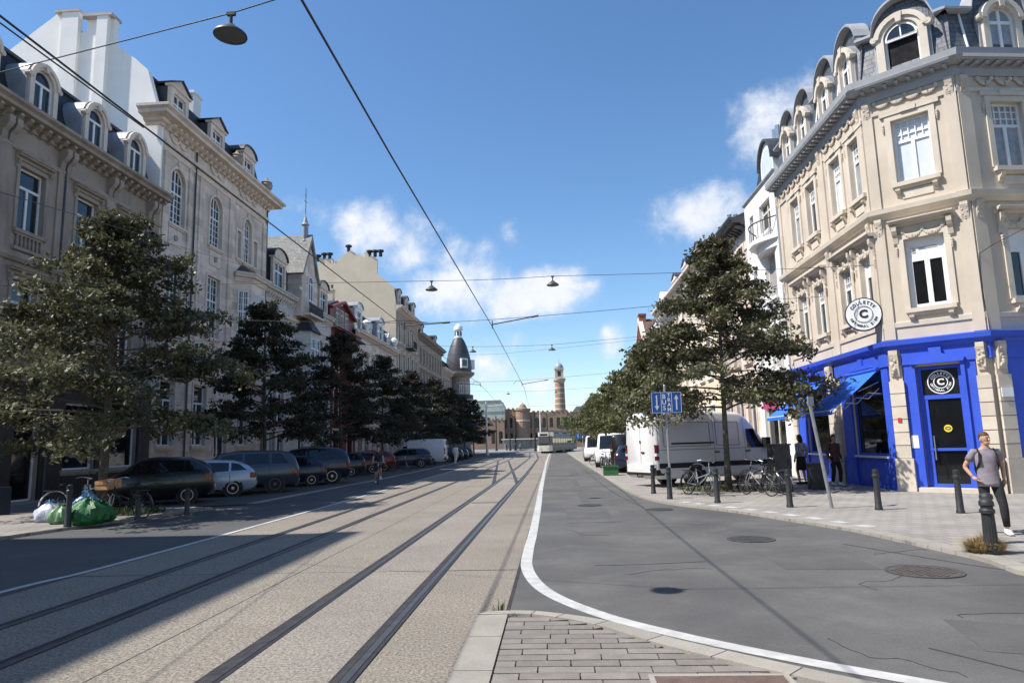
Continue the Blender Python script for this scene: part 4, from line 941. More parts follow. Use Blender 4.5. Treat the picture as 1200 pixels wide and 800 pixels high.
obj('gable_roof', MB().prism([(4.9,14.7),(6.8,18.2),(8.7,14.7),(8.5,14.6),(6.8,17.6),(5.1,14.6)], -.7, 5.5).box(5.0,.5,11.5,8.6,5.4,14.6), 'slate_grey', h3)
wn_ = obj('window', cached(('sash',1.0,1.9,.3,'T','white_trim'), lambda: sash_mb(1.0,1.9,.3,'T').mesh()), 'white_trim', g3, (6.8,-.72,12.9)); obj('pane', pane_mb(1.0,1.9,.3), 'glass', wn_)
sp_ = obj('spire', MB().lathe([(.36,17.2),(.36,17.7),(.24,17.8),(.22,18.9),(.32,19.0),(.20,19.15),(.06,19.7),(.02,19.9)], (6.8,-.1,0), 10), 'zinc', h3)
obj('finial', MB().tube([(6.8,-.1,19.8),(6.8,-.1,22.0)], .025, 5).tube([(6.5,-.1,20.9),(7.1,-.1,20.9)], .02, 5).tube([(6.6,-.1,21.4),(7.0,-.1,21.4)], .02, 5), 'iron_black', sp_)
or_ = obj('oriel', MB().prismz([(5.4,0),(5.9,-1.0),(7.7,-1.0),(8.2,0)], 6.2, 10.4), 'brick_white', h3)
obj('oriel_roof', MB().add([(5.2,.02,10.4),(5.8,-1.2,10.4),(7.8,-1.2,10.4),(8.4,.02,10.4),(6.3,-.5,11.6),(7.3,-.5,11.6)], [(0,1,4),(1,2,5,4),(2,3,5)]), 'slate', or_)
for x in (6.3,7.3):
    wn_ = obj('window', cached(('sash',.8,2.6,0,'T','white_trim'), lambda: sash_mb(.8,2.6,0,'T').mesh()), 'white_trim', or_, (x,-1.17,7.3)); obj('pane', cached(('pane',.8,2.6,0,'glass'), lambda: pane_mb(.8,2.6,0).mesh()), 'glass', wn_)
bl = obj('balcony', MB().box(5.3,-1.2,11.55,8.3,-.5,11.7), 'stone_grey_trim', h3)
for i in range(11): obj('baluster', cached('balu3', lambda: MB().lathe([(.05,0),(.07,.2),(.04,.5),(.06,.7)], n=6).mesh()), 'iron_black', bl, (5.4+i*.28,-1.1,11.7))
obj('rail', MB().box(5.3,-1.16,12.38,8.3,-1.04,12.48), 'iron_black', bl)
# --- narrow red house
Y0 = 57.3; w4 = 7.5; EV4 = 12.0
fl4 = [(8.4,1.2,2.2,0,'cross',dict(xs=[1.5,6.0])),(4.4,1.2,2.4,0,'cross',dict(xs=[1.5,6.0])),(1.0,1.6,2.2,0,'mid',dict(xs=[1.5,5.6]))]
h4 = house('town_house', 'narrow red house with timber gable and bay between pale neighbours', (XL,Y0,.07), LZ, w4, EV4, 'brick_maroon', ops_of(fl4,[]))
facade_windows(h4, [], fl4, trim='stone_grey_trim', frame='red_wood')
facade_sweep(h4, 'cornice', 'red_wood', 0, w4, corn(.4,.6,12.2))
b4_ = obj('bay_window', MB().prismz([(2.6,0),(2.9,-1.0),(4.7,-1.0),(5.0,0)], 4.2, 11.4), 'red_wood', h4)
for z in (4.9, 8.4):
    for x in (3.35,4.25):
        wn_ = obj('window', cached(('sash',.75,2.3,0,'cross','cream_trim'), lambda: sash_mb(.75,2.3,0,'cross').mesh()), 'cream_trim', b4_, (x,-1.17,z)); obj('pane', cached(('pane',.75,2.3,0,'glass'), lambda: pane_mb(.75,2.3,0).mesh()), 'glass', wn_)
obj('bay_roof', MB().add([(1.6,-1.4,11.4),(6.0,-1.4,11.4),(6.0,.3,12.6),(1.6,.3,12.6)], [(0,1,2,3)]).box(1.6,-1.4,11.3,6.0,.2,11.4), 'slate', b4_)
g4 = obj('timber_gable', MB().prism([(.4,12.1),(.4,14.2),(3.75,14.7),(7.1,14.2),(7.1,12.1)], .25, .6), 'red_wood', h4)
for x in (2.4,3.75,5.1):
    wn_ = obj('window', cached(('sash',.9,1.6,0,'cross','cream_trim'), lambda: sash_mb(.9,1.6,0,'cross').mesh()), 'cream_trim', g4, (x,.09,12.6)); obj('pane', cached(('pane',.9,1.6,0,'glass'), lambda: pane_mb(.9,1.6,0).mesh()), 'glass', wn_)
obj('roof', MB().prism([(-.0,14.0),(3.75,15.2),(7.5,14.0),(7.3,12.2),(.2,12.2)], .6, 8.9), 'slate', h4)
obj('barge_board', MB().prism([(0,13.95),(3.75,15.1),(7.5,13.95),(7.4,13.75),(3.75,14.85),(.1,13.75)], -.15, .25), 'red_wood', h4)
chimney(h4, 6.6, 3.6, 13.6, .7, 1.4, 2.9, 'plaster_white', 3)
# --- pale house with mansard dormers
Y0 = 64.8; w5 = 17.2; EV5 = 12.6; xs5 = [1.6,4.0,6.6,9.2,11.6,14.0,16.0]
fl5 = [(8.3,1.1,2.6,0,'T',dict(hood=True)),(4.4,1.15,2.9,.25,'T',dict(key=True)),(.9,1.3,2.6,0,'mid',{})]
h5 = house('town_house', 'long pale stucco house with white dormers below the cream gable', (XL,Y0,.07), LZ, w5, EV5, 'stone_grey', ops_of(fl5,xs5))
facade_windows(h5, xs5, fl5, trim='stone_grey_trim')
facade_sweep(h5, 'cornice', 'stone_grey_trim', 0, w5, corn(.6,.6,13.15)); brackets(h5, 'stone_grey_trim', .3, w5-.3, 34, .16, .4, .3, 12.7)
facade_sweep(h5, 'string_course', 'stone_grey_trim', 0, w5, band(.3,.2,4.0)); facade_sweep(h5, 'string_course', 'stone_grey_trim', 0, w5, band(.3,.2,8.0))
mansard(h5, 'slate', w5-.04, 13.05, 2.5, 1.0, 9., x0=.02)
for x in (1.2, 9.8): gable_dormer(h5, x, 13.15, 1.5, 1.9, (0,0,0,0), .02, 1.7, 'white_trim', 'zinc', 'cross', 'glass', kind='seg', rise=.55)
for x in (5.5, 13.8): arched_dormer(h5, x, 13.15, .9, 1.5, .4, (0,0,0,0), .1, 1.2, 'white_trim', 'zinc', 'T', 'glass', grow=.18)
chimney(h5, 1.2, 3.4, 14.8, .7, 1.5, 2.7, 'plaster_cream', 4)
ur5 = MB().lathe([(.35,0),(.35,.3),(.2,.4),(.5,.9),(.45,1.2),(.1,1.5)], n=12)
for x in (3.3, 15.6): obj('urn', ur5, 'white_trim', h5, (x,-.1,13.15))
# --- high house with the cream gable wall
Y0 = 82.0; w6 = 13.8; EV6 = 18.3; xs6 = [1.6,4.2,6.8,9.4,12.0]
fl6 = [(14.6,1.1,2.3,0,'T',{}),(10.6,1.1,2.7,0,'T',dict(hood=True)),(6.4,1.15,2.9,.25,'T',{}),(2.2,1.2,2.8,0,'T',{})]
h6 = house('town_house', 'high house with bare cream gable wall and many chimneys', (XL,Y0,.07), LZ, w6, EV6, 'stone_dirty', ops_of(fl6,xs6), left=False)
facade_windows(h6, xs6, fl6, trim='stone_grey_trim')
facade_sweep(h6, 'cornice', 'stone_grey_trim', -.1, w6, corn(.7,.8,19.0)); brackets(h6, 'stone_grey_trim', .3, w6-.3, 22, .18, .5, .35, 18.5)
gp6 = [(.02,10.),(.02,19),(.3,21.3),(2.4,23.1),(2.4,25.0),(3.6,25.6),(3.6,25.9),(4.0,25.9),(4.0,25.2),(5.9,26.2),(8.0,24.6),(8.0,25.2),(9.8,25.4),(9.8,24.6),(10.2,24.2),(12,22.8),(12,10.)]
obj('gable_wall', MB().prismx(gp6, -.10, .25), 'plaster_cream', h6)
for y_, z_, n_ in ((3.0,25.3,3),(5.7,26.1,1),(8.8,25.2,2),(9.6,25.0,1)):
    for k in range(n_): obj('chimney_pot', MB().lathe([(.22,z_),(.22,z_+.55),(.42,z_+.6),(.42,z_+.8)], (.08,y_-.7*k+.4,0), 8), 'iron_black', h6)
obj('roof', MB().prismx([(.3,18.9),(.9,21.3),(5.8,25.2),(11.5,21.5),(11.5,18),(.3,18)], .25, w6), 'slate', h6)
for x in (2.2, 6.6, 11.0): gable_dormer(h6, x, 19.0, 1.2, 1.7, (0,0,0,0), .1, 1.6, 'stone_grey_trim', 'zinc_dark', 'cross', 'glass', kind='seg', rise=.4)
for z in (14.4, 10.4):
    bl = obj('balcony', MB().box(5.6,-1.0,z-.2,8.0,0,z).box(5.6,-1.0,z+.85,8.0,-.94,z+.92), 'iron_black', h6)
    for i in range(13): obj('baluster', cached('balu6', lambda: MB().tube([(0,0,0),(0,0,.86)], .02, 4).mesh()), 'iron_black', bl, (5.66+i*.19,-.97,z))
# --- brownish house with flat cornice, then the tower house
Y0 = 95.8; w7 = 20.5; xs7 = [1.6,4.1,6.6,9.1,11.6,14.1,16.6,19.0]
fl7 = [(13.6,1.1,2.2,0,'mid',{}),(9.8,1.1,2.5,0,'T',dict(hood=True)),(5.8,1.15,2.8,0,'T',{}),(1.6,1.3,2.9,0,'mid',{})]
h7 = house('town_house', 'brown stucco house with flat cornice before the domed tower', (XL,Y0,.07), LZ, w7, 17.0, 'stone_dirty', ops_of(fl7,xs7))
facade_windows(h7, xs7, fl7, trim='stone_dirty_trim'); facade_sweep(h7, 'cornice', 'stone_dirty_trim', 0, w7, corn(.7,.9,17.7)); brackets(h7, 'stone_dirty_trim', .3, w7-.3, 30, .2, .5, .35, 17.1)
mansard(h7, 'slate', w7-.04, 17.5, 1.8, 1.0, 9., x0=.02)
for x in (3.5, 15.): gable_dormer(h7, x, 17.6, 1.2, 1.3, (0,0,0,0), .1, 1.4, 'grey_trim', 'zinc_dark', 'cross', 'glass', rise=.4)
chimney(h7, 9.5, 3., 19., .8, 1.4, 1.6, 'brick_red', 3)
Y0 = 116.4; w8 = 15.; xs8 = [1.6,4.3,7.0,9.7]
fl8 = [(11.2,1.1,2.2,0,'T',{}),(7.2,1.15,2.6,0,'T',{}),(3.2,1.2,2.6,0,'T',{})]
h8 = house('tower_house', 'corner house with round tower under a dark bulbous dome', (XL,Y0,.07), LZ, w8, 14.4, 'stone_dirty', ops_of(fl8,xs8))
facade_windows(h8, xs8, fl8, trim='stone_grey_trim'); facade_sweep(h8, 'cornice', 'stone_grey_trim', 0, w8, corn(.7,.7,15.1)); brackets(h8, 'stone_grey_trim', .3, w8-.3, 20, .2, .5, .35, 14.6)
mansard(h8, 'slate', w8-.04, 14.9, 2.2, 1.1, 9., x0=.02)
tc_ = (13.3,-1.1,0)
tw = obj('tower', MB().lathe([(2.1,0),(2.1,14.2),(2.35,14.4),(3.0,14.9),(3.05,15.3),(2.3,15.4)], tc_, 24), 'stone_dirty', h8, smooth=True)
obj('dome', MB().lathe([(2.45,15.3),(2.5,16.2),(2.35,17.6),(2.0,19.2),(1.55,20.6),(1.1,21.6),(.8,22.0)], tc_, 24), 'zinc_dark', tw, smooth=True)
obj('lantern', MB().lathe([(.85,22.0),(.85,22.2),(.62,22.3),(.62,23.5),(.9,23.6),(.85,24.2),(.5,24.6),(.08,24.9)], tc_, 12), 'white_trim', tw, smooth=True)
for k in range(6):
    a = 2*PI*k/6; obj('lantern_opening', MB().box(-.14,-.04,0,.14,.03,.85), 'glass_dark', tw, (tc_[0]+.63*cos(a),tc_[1]+.63*sin(a),22.45), rz=a+PI/2)
for k in range(7):
    a = R(-160+k*35)
    for z in (3.2, 7.2, 11.2):
        wn_ = obj('window', cached(('sash',.8,2.2,0,'T','white_trim'), lambda: sash_mb(.8,2.2,0,'T').mesh()), 'white_trim', tw, (tc_[0]+2.20*cos(a),tc_[1]+2.20*sin(a),z), rz=a+PI/2); obj('pane', cached(('pane',.8,2.2,0,'glass'), lambda: pane_mb(.8,2.2,0).mesh()), 'glass', wn_)
for a in (R(-70), R(-150)):
    dd_ = obj('dormer', MB().box(-.65,-.9,0,.65,.9,1.8), 'white_trim', tw, (tc_[0]+2.1*cos(a),tc_[1]+2.1*sin(a),16.0), rz=a+PI/2); obj('pane', MB().quad((-.45,-.91,.3),(.45,-.91,.3),(.45,-.91,1.5),(-.45,-.91,1.5)), 'glass', dd_)
bl = obj('balcony', MB().lathe([(2.2,9.9),(2.75,10.0),(2.75,10.15),(2.2,10.15)], tc_, 20), 'stone_grey_trim', tw); obj('railing', MB().lathe([(2.70,10.15),(2.72,10.15),(2.72,11.0),(2.70,11.0)], tc_, 20), 'iron_black', bl)
# --- high apartment block on the near side of the left side street: it throws the shade across the tracks
h9 = house('apartment_block', 'plain stucco apartment block whose shadow falls across the tram tracks', (XL,-22.,.07), LZ, 32.85, 19.0, 'stone_grey', ops_of([(3+3.2*k,1.3,1.9,0,'T',{}) for k in range(5)], [1.6+3.25*i for i in range(10)]), cat='building')
facade_windows(h9, [1.6+3.25*i for i in range(10)], [(3+3.2*k,1.3,1.9,0,'T',{}) for k in range(5)], trim='stone_grey_trim')
facade_sweep(h9, 'cornice', 'stone_grey_trim', 0, 32.85, corn(.5,.20,19.3))
obj('parapet', MB().box(0,.0,19.3,32.85,.35,19.95), 'stone_grey_trim', h9)

# ================================================================== right row beyond the corner shop
def right_house(name, label, ya, yb, eave, wall, floors, xs, cat='house', depth=9.):
    w = yb-ya; h = house(name, label, (XR,yb,PZ), RZ, w, eave, wall, ops_of(floors,xs), depth=depth, cat=cat); return h, w
# white art deco house with curved balcony (local x runs towards the camera)
flw = [(4.8,1.5,1.9,0,'mid',dict(xs=[3.4],pane='shutter',sur=False)),(8.0,1.5,2.2,0,'none',dict(xs=[3.4],pane='shutter',sur=False)),(11.2,1.6,1.5,0,'cross',dict(xs=[3.2],sur=False)),(5.0,.6,1.9,0,'none',dict(xs=[1.1],sur=False)),(8.2,.6,1.7,0,'none',dict(xs=[1.1],sur=False)),(11.2,.6,1.5,0,'none',dict(xs=[1.1],sur=False)),(.1,2.9,3.0,0,'mid',dict(xs=[2.2],sur=False,pane='glass_dark'))]
hw, ww = right_house('white_house', 'smooth white plaster house with rounded balcony beside the tan corner building', 30.05, 35.0, 13.6, 'plaster_white', flw, [])
facade_windows(hw, [], flw, trim='plaster_white', frame='cream_trim')
facade_sweep(hw, 'coping', 'zinc', 0, ww, band(.12,.10,13.66))
arch_ = [(.9*cos(PI*i/12)*1.0, 1.6*sin(PI*i/12)) for i in range(13)]
dg_ = obj('arched_dormer', MB().prism([(3.3+x, 13.6+.9+z*.7) for x, z in arch_]+[(2.4,13.6),(4.2,13.6)], .25, .5), 'white_trim', hw)
obj('dormer_roof', MB().ring([(3.3+1.06*cos(PI*i/12),14.5+1.25*sin(PI*i/12)) for i in range(13)],[(3.3+.95*cos(PI*i/12),14.5+1.13*sin(PI*i/12)) for i in range(13)],.1,2.4,closed=False), 'zinc_dark', dg_)
obj('pane', MB().add([(3.3+.72*cos(PI*i/12),.24,14.4+.85*sin(PI*i/12)) for i in range(13)]+[(2.58,.24,13.75),(4.02,.24,13.75)], [tuple(range(15))]), 'glass_milk', dg_)
obj('roof', MB().prismx([(.5,13.6),(.9,15.4),(4.,16.2),(8.5,15.4),(8.5,13.6)], .02, ww-.02), 'slate', hw)
bb = [(1.6+3.2*i/10, -.75*sin(PI*i/10)) for i in range(11)]
bl = obj('balcony', MB().prismz(bb, 10.55, 10.75), 'plaster_white', hw); obj('railing', MB().sweep(list(bb), [(-.02,11.5),(.02,11.5),(.02,11.55),(-.02,11.55)]), 'iron_black', bl)
for i in range(11): obj('baluster', cached('balw', lambda: MB().tube([(0,0,0),(0,0,.76)], .014, 4).mesh()), 'iron_black', bl, (bb[i][0],bb[i][1]*.97,10.75))
obj('bow_front', MB().prismz([(1.9+2.7*i/10, -.42*sin(PI*i/10)) for i in range(11)], 10.2, 10.55), 'plaster_white', hw)
obj('house_number', text_mb('24', .3, .0, .01), 'iron_black', hw, (2.0,-.02,7.35))
box_part(hw, 'shop_board', 'sign_pink', 3.6,-.9,2.9,3.7,-.2,3.9)
obj('flue', MB().tube([(.8,1.6,15.6),(.8,1.6,17.4)], .12, 8).tube([(1.3,1.6,15.6),(1.3,1.6,17.4)], .12, 8).tube([(.4,1.8,15.6),(.4,1.8,17.3)], .12, 8), 'alloy', hw)
# grey house with dark overhanging cornice
flg = [(9.4,1.1,2.3,0,'T',{}),(5.6,1.1,2.6,0,'T',{}),(1.2,1.4,2.6,0,'mid',{})]; xsg = [1.2,3.4,5.6]
hg, wg = right_house('town_house', 'grey stucco house with a dark overhanging cornice behind the street tree', 35.0, 41.8, 12.6, 'stone_grey', flg, xsg)
facade_windows(hg, xsg, flg, trim='stone_grey_trim'); facade_sweep(hg, 'cornice', 'zinc_dark', 0, wg, corn(.55,.85,13.1)); brackets(hg, 'zinc_dark', .2, wg-.2, 16, .14, .5, .3, 12.65)
obj('roof', MB().prismx([(-.5,13.1),(4.5,15.4),(9,13.1)], 0, wg), 'slate', hg); chimney(hg, 2.2, 1.0, 13.2, .5, 1.4, 1.1, 'stone_grey', 4, pot='alloy')
# cream house with ornate curved cornice
flc = [(9.6,1.2,2.4,.3,'T',dict(key=True)),(5.6,1.2,2.6,.3,'T',{}),(1.0,1.5,2.8,0,'mid',{})]; xsc = [1.6,4.2,6.8,9.4,12.,14.6,17.]
hc, wc = right_house('town_house', 'cream house with ornate curved cornice rising above the street tree', 41.8, 62., 12.2, 'plaster_cream', flc, xsc)
facade_windows(hc, xsc, flc, trim='plaster_white'); facade_sweep(hc, 'cornice', 'stone_grey_trim', 0, wc, corn(.9,1.1,13.1)); brackets(hc, 'plaster_white', .4, wc-.4, 22, .25, .7, .8, 12.5)
obj('curved_gable', MB().prism([(0.2,13.1)]+[(.2+3.6*i/12, 13.1+1.5*sin(PI*i/12)**.7) for i in range(1,12)]+[(3.8,13.1)], -.5, .3), 'plaster_white', hc)
mansard(hc, 'slate', wc-.04, 13.0, 2.2, 1.0, 9., x0=.02); chimney(hc, 12., 3., 14.8, .8, 1.4, 2., 'brick_red', 3)
for x in (6.0, 10.5, 15.): gable_dormer(hc, x, 13.05, 1.2, 1.4, (0,0,0,0), .1, 1.6, 'white_trim', 'zinc_dark', 'cross', 'glass', rise=.45)
# white dormered house, then the house with the steep tiled gable
flx = [(8.2,1.1,2.2,0,'T',{}),(4.6,1.15,2.4,0,'T',{}),(1.0,1.4,2.4,0,'mid',{})]; xsx = [1.4,3.8,6.2,8.6]
hx, wx = right_house('town_house', 'low white house with dark dormers between the cream house and the tiled gable', 62.1, 72.2, 10.8, 'plaster_white', flx, xsx)
facade_windows(hx, xsx, flx, trim='plaster_white'); facade_sweep(hx, 'cornice', 'white_trim', 0, wx, corn(.5,.6,11.3)); mansard(hx, 'slate', wx-.04, 11.2, 2.0, .9, 9., x0=.02)
for x in (2.2, 5., 7.8): gable_dormer(hx, x, 11.3, 1.2, 1.3, (0,0,0,0), .05, 1.4, 'white_trim', 'zinc_dark', 'cross', 'glass', rise=.35)
fly = [(7.8,1.1,2.0,0,'T',{}),(5.,1.15,2.4,0,'T',{}),(1.2,1.4,2.4,0,'mid',{})]; xsy = [1.4,3.9,6.4,8.9,11.4,13.9,16.4]
hy, wy = right_house('gabled_house', 'brick house with steep red tiled gable roof beyond the trees', 72.3, 92., 10.6, 'brick_white', fly, xsy)
facade_windows(hy, xsy, fly, trim='stone_grey_trim'); facade_sweep(hy, 'cornice', 'stone_grey_trim', 0, wy, corn(.5,.6,11.0))
obj('roof', MB().prism([(9.0,10.9),(14.0,15.4),(19.0,10.9)], .0, 8.9), 'clay_tile', hy); obj('gable_front', MB().prism([(9.4,11.0),(14.,15.0),(18.6,11.0)], -.15, .1), 'brick_maroon', hy)
obj('gable_edge', MB().prism([(9.0,10.9),(14.0,15.5),(19.0,10.9),(18.6,10.9),(14,15.0),(9.4,10.9)], -.3, .2), 'stone_grey_trim', hy)
mansard(hy, 'slate', 9.0, 11., 2., 1., 9., x0=.02); chimney(hy, 14.0, .2, 15.0, .9, .8, 1.0, 'brick_red', 0); chimney(hy, 11.4, 3., 13., .9, 1.1, 2.6, 'brick_red', 1)
flz = [(8.,1.2,2.2,0,'T',{}),(4.4,1.2,2.4,0,'T',{}),(1.,1.4,2.4,0,'mid',{})]; xsz = [1.6+2.7*i for i in range(9)]
hz_, wz = right_house('town_house', 'long low stucco house hidden by the trees before the square', 92.1, 118., 11., 'stone_grey', flz, xsz)
facade_windows(hz_, xsz, flz, trim='stone_grey_trim'); mansard(hz_, 'slate', wz-.04, 11., 2.4, 1., 9., x0=.02); facade_sweep(hz_, 'cornice', 'stone_grey_trim', 0, wz, corn(.5,.6,11.2))

# ================================================================== far end of the street
mn = thing('striped_tower', 'tall round tower banded in brick and pale stone with a lantern top', 'tower', (2.9,290.,0))
zz = 0; k = 0
while zz < 27: 
    z1 = min(27, zz+(1.7 if k % 2 == 0 else .55)); r0 = 2.55-.55*zz/27; r1 = 2.55-.55*z1/27
    obj('stone_band', MB().lathe([(r0,zz),(r1,z1)], n=20), 'brick_orange' if k % 2 == 0 else 'stripe_light', mn); zz = z1; k += 1
obj('gallery', MB().lathe([(2.0,26.6),(2.6,27.6),(2.7,28.4),(2.3,28.5)], n=20), 'stripe_light', mn)
lan = obj('lantern', MB().box(-1.75,-1.75,28.4,1.75,1.75,32.4).box(-2.0,-2.0,32.2,2.0,2.0,32.7), 'stripe_light', mn)
for s in ((0,-1),(0,1),(1,0),(-1,0)): obj('opening', MB().box(-.7,-.02,0,.7,.02,2.2), 'glass_dark', lan, (s[0]*1.76,s[1]*1.76,29.3), rz=0 if s[0] == 0 else PI/2)
obj('dome', MB().lathe([(1.8,32.6),(1.9,33.2),(1.5,34.2),(.7,35.0),(.12,35.3),(.06,36.8)], n=20), 'zinc', mn, smooth=True)
fb = thing('brick_hall', 'long orange brick hall with stepped parapet and corner turret across the square', 'building', (-14.5,252.,0))
def arch_wall(parent, x0, x1, h, mat, n, y=0., dep=16., win='glass_dark', rows=((2.2,4.2,2.2),)):
    ops = [((i+.5)*(x1-x0)/n, z0, (x1-x0)/n*.5, hh, (x1-x0)/n*.25) for z0, hh, _ in rows for i in range(n)]
    obj('wall', wall_mb(x1-x0, h, ops, dep, .4), mat, parent, (x0,y,0))
    for xc, z, w_, hh, rise in ops:
        wn_ = obj('window', cached(('aw',round(w_,2),round(hh,2)), lambda: MB().ring(outline(w_,hh,rise), outline(w_,hh,rise,grow=-.12), .1, .2).box(-.06,.1,0,.06,.2,hh).mesh()), 'iron_black', parent, (x0+xc,y,z)); obj('pane', cached(('ap',round(w_,2),round(hh,2)), lambda: MB().add([(x,.2,zz_) for x, zz_ in outline(w_,hh,rise)], [tuple(range(13))]).mesh()), win, wn_)
    nb = int((x1-x0)/1.6)
    for i in range(nb): obj('merlon', cached(('mer',mat), lambda: MB().box(-.40,-.2,0,.40,.3,.45).mesh()), mat, parent, (x0+(i+.5)*(x1-x0)/nb,y,h))
arch_wall(fb, 4.5, 20.0, 13.0, 'brick_orange', 6, rows=((1.8,3.6,1),(7.2,3.6,1)))
arch_wall(fb, 20.0, 44.0, 12.4, 'brick_orange', 9, rows=((1.8,3.6,1),(7.2,3.4,1)))
arch_wall(fb, -4.5, 2.0, 14.2, 'brick_orange', 3, rows=((1.8,3.6,1),(7.4,3.8,1)))
tr = obj('turret', MB().lathe([(2.6,0),(2.6,13.2),(2.9,13.6),(2.9,14.2),(1.6,14.4),(1.0,15.6),(.1,16.4)], (3.2,-.5,0), 16), 'brick_orange', fb); obj('turret_band', MB().lathe([(2.65,9.5),(2.7,9.5),(2.7,10.2),(2.65,10.2)], (3.2,-.5,0), 16), 'stripe_light', tr)
fs_ = thing('glass_roofed_hall', 'low brick hall with a pale glass roof next to the turreted hall', 'building', (-34.,246.,0))
arch_wall(fs_, 0, 16.2, 10.2, 'brick_orange', 6, rows=((1.8,4.4,1),))
obj('glass_roof', MB().prism([(3,10.2),(7,17.2),(15,17.2),(16.4,14.2),(16.4,10.2)], 1., 15.), 'glassroof', fs_); obj('roof_bar', MB().box(5,.8,13.2,16.3,1.05,13.5).box(6.8,.8,17.1,15.2,1.1,17.4), 'copper', fs_)
bs = thing('far_building', 'pale building with slate roof beyond the striped tower', 'building', (22.,300.,0)); arch_wall(bs, -14., 22., 14.5, 'brick_orange', 12, rows=((2.,3.4,1),(7.6,3.6,1))); obj('roof', MB().prism([(-14,14.6),(-12,17),(20,17),(22,14.6)], 0, 14), 'slate_grey', bs)

# house on the near corner of the right side street, outside the picture: it carries the near span wire
hn_f = [(3.6+3.4*k,1.2,2.0,0,'T',{}) for k in range(3)]; hn_x = [2+3.2*i for i in range(8)]
hn = house('town_house', 'pale stucco house facing the blue shop across the side street', (12.5,7.,PZ), RZ, 27., 13.5, 'stone_tan', ops_of(hn_f,hn_x)); facade_windows(hn, hn_x, hn_f, trim='stone_tan_trim'); facade_sweep(hn, 'cornice', 'stone_tan_trim', 0, 27., corn(.5,.5,14.))
mansard(hn, 'slate', 26.9, 13.9, 2.4, 1., 9., x0=.02)
# ------------------------------------------------------------------ trees
def tree_parts(seed, H, Rm, clear, n_br, leaves, leaf=.11, trunk_r=.12, droop=.35, shape='cone', layers=True):
    rd = random.Random(seed); T = MB(); Lf = MB()
    lean = (rd.uniform(-.12,.12), rd.uniform(-.12,.12))
    tp = [(lean[0]*t*t*H*.12+.05*sin(3*t+seed), lean[1]*t*t*H*.12, H*.97*t) for t in [i/10 for i in range(11)]]
    T.tube(tp, [trunk_r*(1.25 if i == 0 else 1-.088*i) for i in range(11)], 8)
    def trunk_at(z):
        t = max(0,min(1,z/(H*.97))); i = min(9,int(t*10)); f = t*10-i; a = Vector(tp[i]); b = Vector(tp[i+1]); return a+(b-a)*f
    pts = []                       # leaf spots (position, direction, spread)
    for b in range(n_br):
        t = (b+rd.random()*.6)/n_br
        z = clear+(H-.35-clear)*t**.92
        s = (z-clear)/(H-clear)
        if shape == 'cone': prof = min(1, .78+s*2.0)*(1-s)**.95 if s > .10 else .74+s*1.4
        else: prof = math.sqrt(max(.02, 1-((s-.45)/.58)**2))
        Lb = Rm*prof*rd.uniform(.70,1.12)+.15
        az = b*2.399+rd.uniform(-.5,.5); el = rd.uniform(-.02,.36)+.50*s
        p = trunk_at(z); path = [p.copy()]; d = Vector((cos(az)*cos(el), sin(az)*cos(el), sin(el))); m = 7
        for k in range(m):
            d = (d+Vector((rd.uniform(-.16,.16), rd.uniform(-.16,.16), -droop*.22*(k/m)*1.6))).normalized(); p = p+d*(Lb/m); path.append(p.copy())
        r0 = max(.016, trunk_r*.36*(1-s*.65)); T.tube(path, [r0*(1-.86*i/m) for i in range(m+1)], 5)
        for k in range(3 if s < .5 else 2, m+1):    # side twigs, flat sprays
            if s > .55 and k % 2 and k < m: continue
            for q in range(max(1, round((3 if k < m else 4)*min(1.25, .35+1.0*Lb/Rm)))):
                tw_az = math.atan2(d.y,d.x)+rd.choice((-1,1))*rd.uniform(.35,1.25); ll = Lb*.30*rd.uniform(.5,1.1)*(1-.35*k/m)+.12
                td = Vector((cos(tw_az), sin(tw_az), rd.uniform(-.34,.34))).normalized(); e = path[k]+td*ll+Vector((0,0,-.10*ll))
                if q == 0: T.tube([path[k], (path[k]+e)/2+Vector((0,0,.03)), e], [.012,.009,.004], 4, False)
                pts.append((path[k], e))
    per = max(1, leaves//max(1,len(pts)))
    for a, e in pts:
        dirv = (e-a)
        for i in range(per+(1 if rd.random() < .5 else 0)):
            t = rd.random()**.6; c = a+dirv*t+Vector((rd.gauss(0,.13), rd.gauss(0,.13), rd.gauss(0,.085)-.04))
            sz = leaf*(.5+.9*rd.random()**1.5+.25*rd.random()); yaw = rd.uniform(0,2*PI); pit = rd.gauss(-.45,.6); rol = rd.gauss(0,.6)
            Mx = Euler((rol, pit, yaw)).to_matrix()
            q = [Mx @ Vector(v)*sz for v in ((-.55,0,0),(-.05,-.42,-.10),(.62,0,-.06),(-.05,.42,-.10))]
            Lf.add([c+v for v in q], [(0,1,2),(0,2,3)])
    return T, Lf
def make_tree(name, label, loc, seed, H, Rm, clear, n_br, leaves, leafmat, leaf=.11, trunk_r=.12, group=None, shape='cone', bark='bark', droop=.35, rz=0.):
    t = thing(name, label, 'tree', loc, rz, group); T, Lf = tree_parts(seed, H, Rm, clear, n_br, leaves, leaf, trunk_r, droop, shape)
    obj('trunk', T.mesh('trunk', 'all', fix=False), bark, t); obj('crown', Lf.mesh('crown', False, fix=False), leafmat, t); return t
def reuse_tree(src, label, loc, rz, s=(1,1,1), leafmat=None):
    c = copy_tree(src); c.location = loc; c.rotation_euler = (0,0,rz); c.scale = s; c['label'] = label
    return c
GL = 'lime trees along the parking strip'; GR = 'lime trees along the shop-side pavement'
tL = make_tree('street_tree', 'broad leafy tree beside the heap of rubbish bags', (-13.0,19.3,.06), 11, 9.1, 4.5, 2.2, 92, 34000, 'leaf', .115, .13, GL, droop=.55)
tR = make_tree('street_tree', 'tapering street tree standing before the white panel van', (5.68,23.2,PZ), 5, 8.7, 3.55, 2.55, 84, 30000, 'leaf', .112, .11, GR, bark='bark_green', droop=.6)
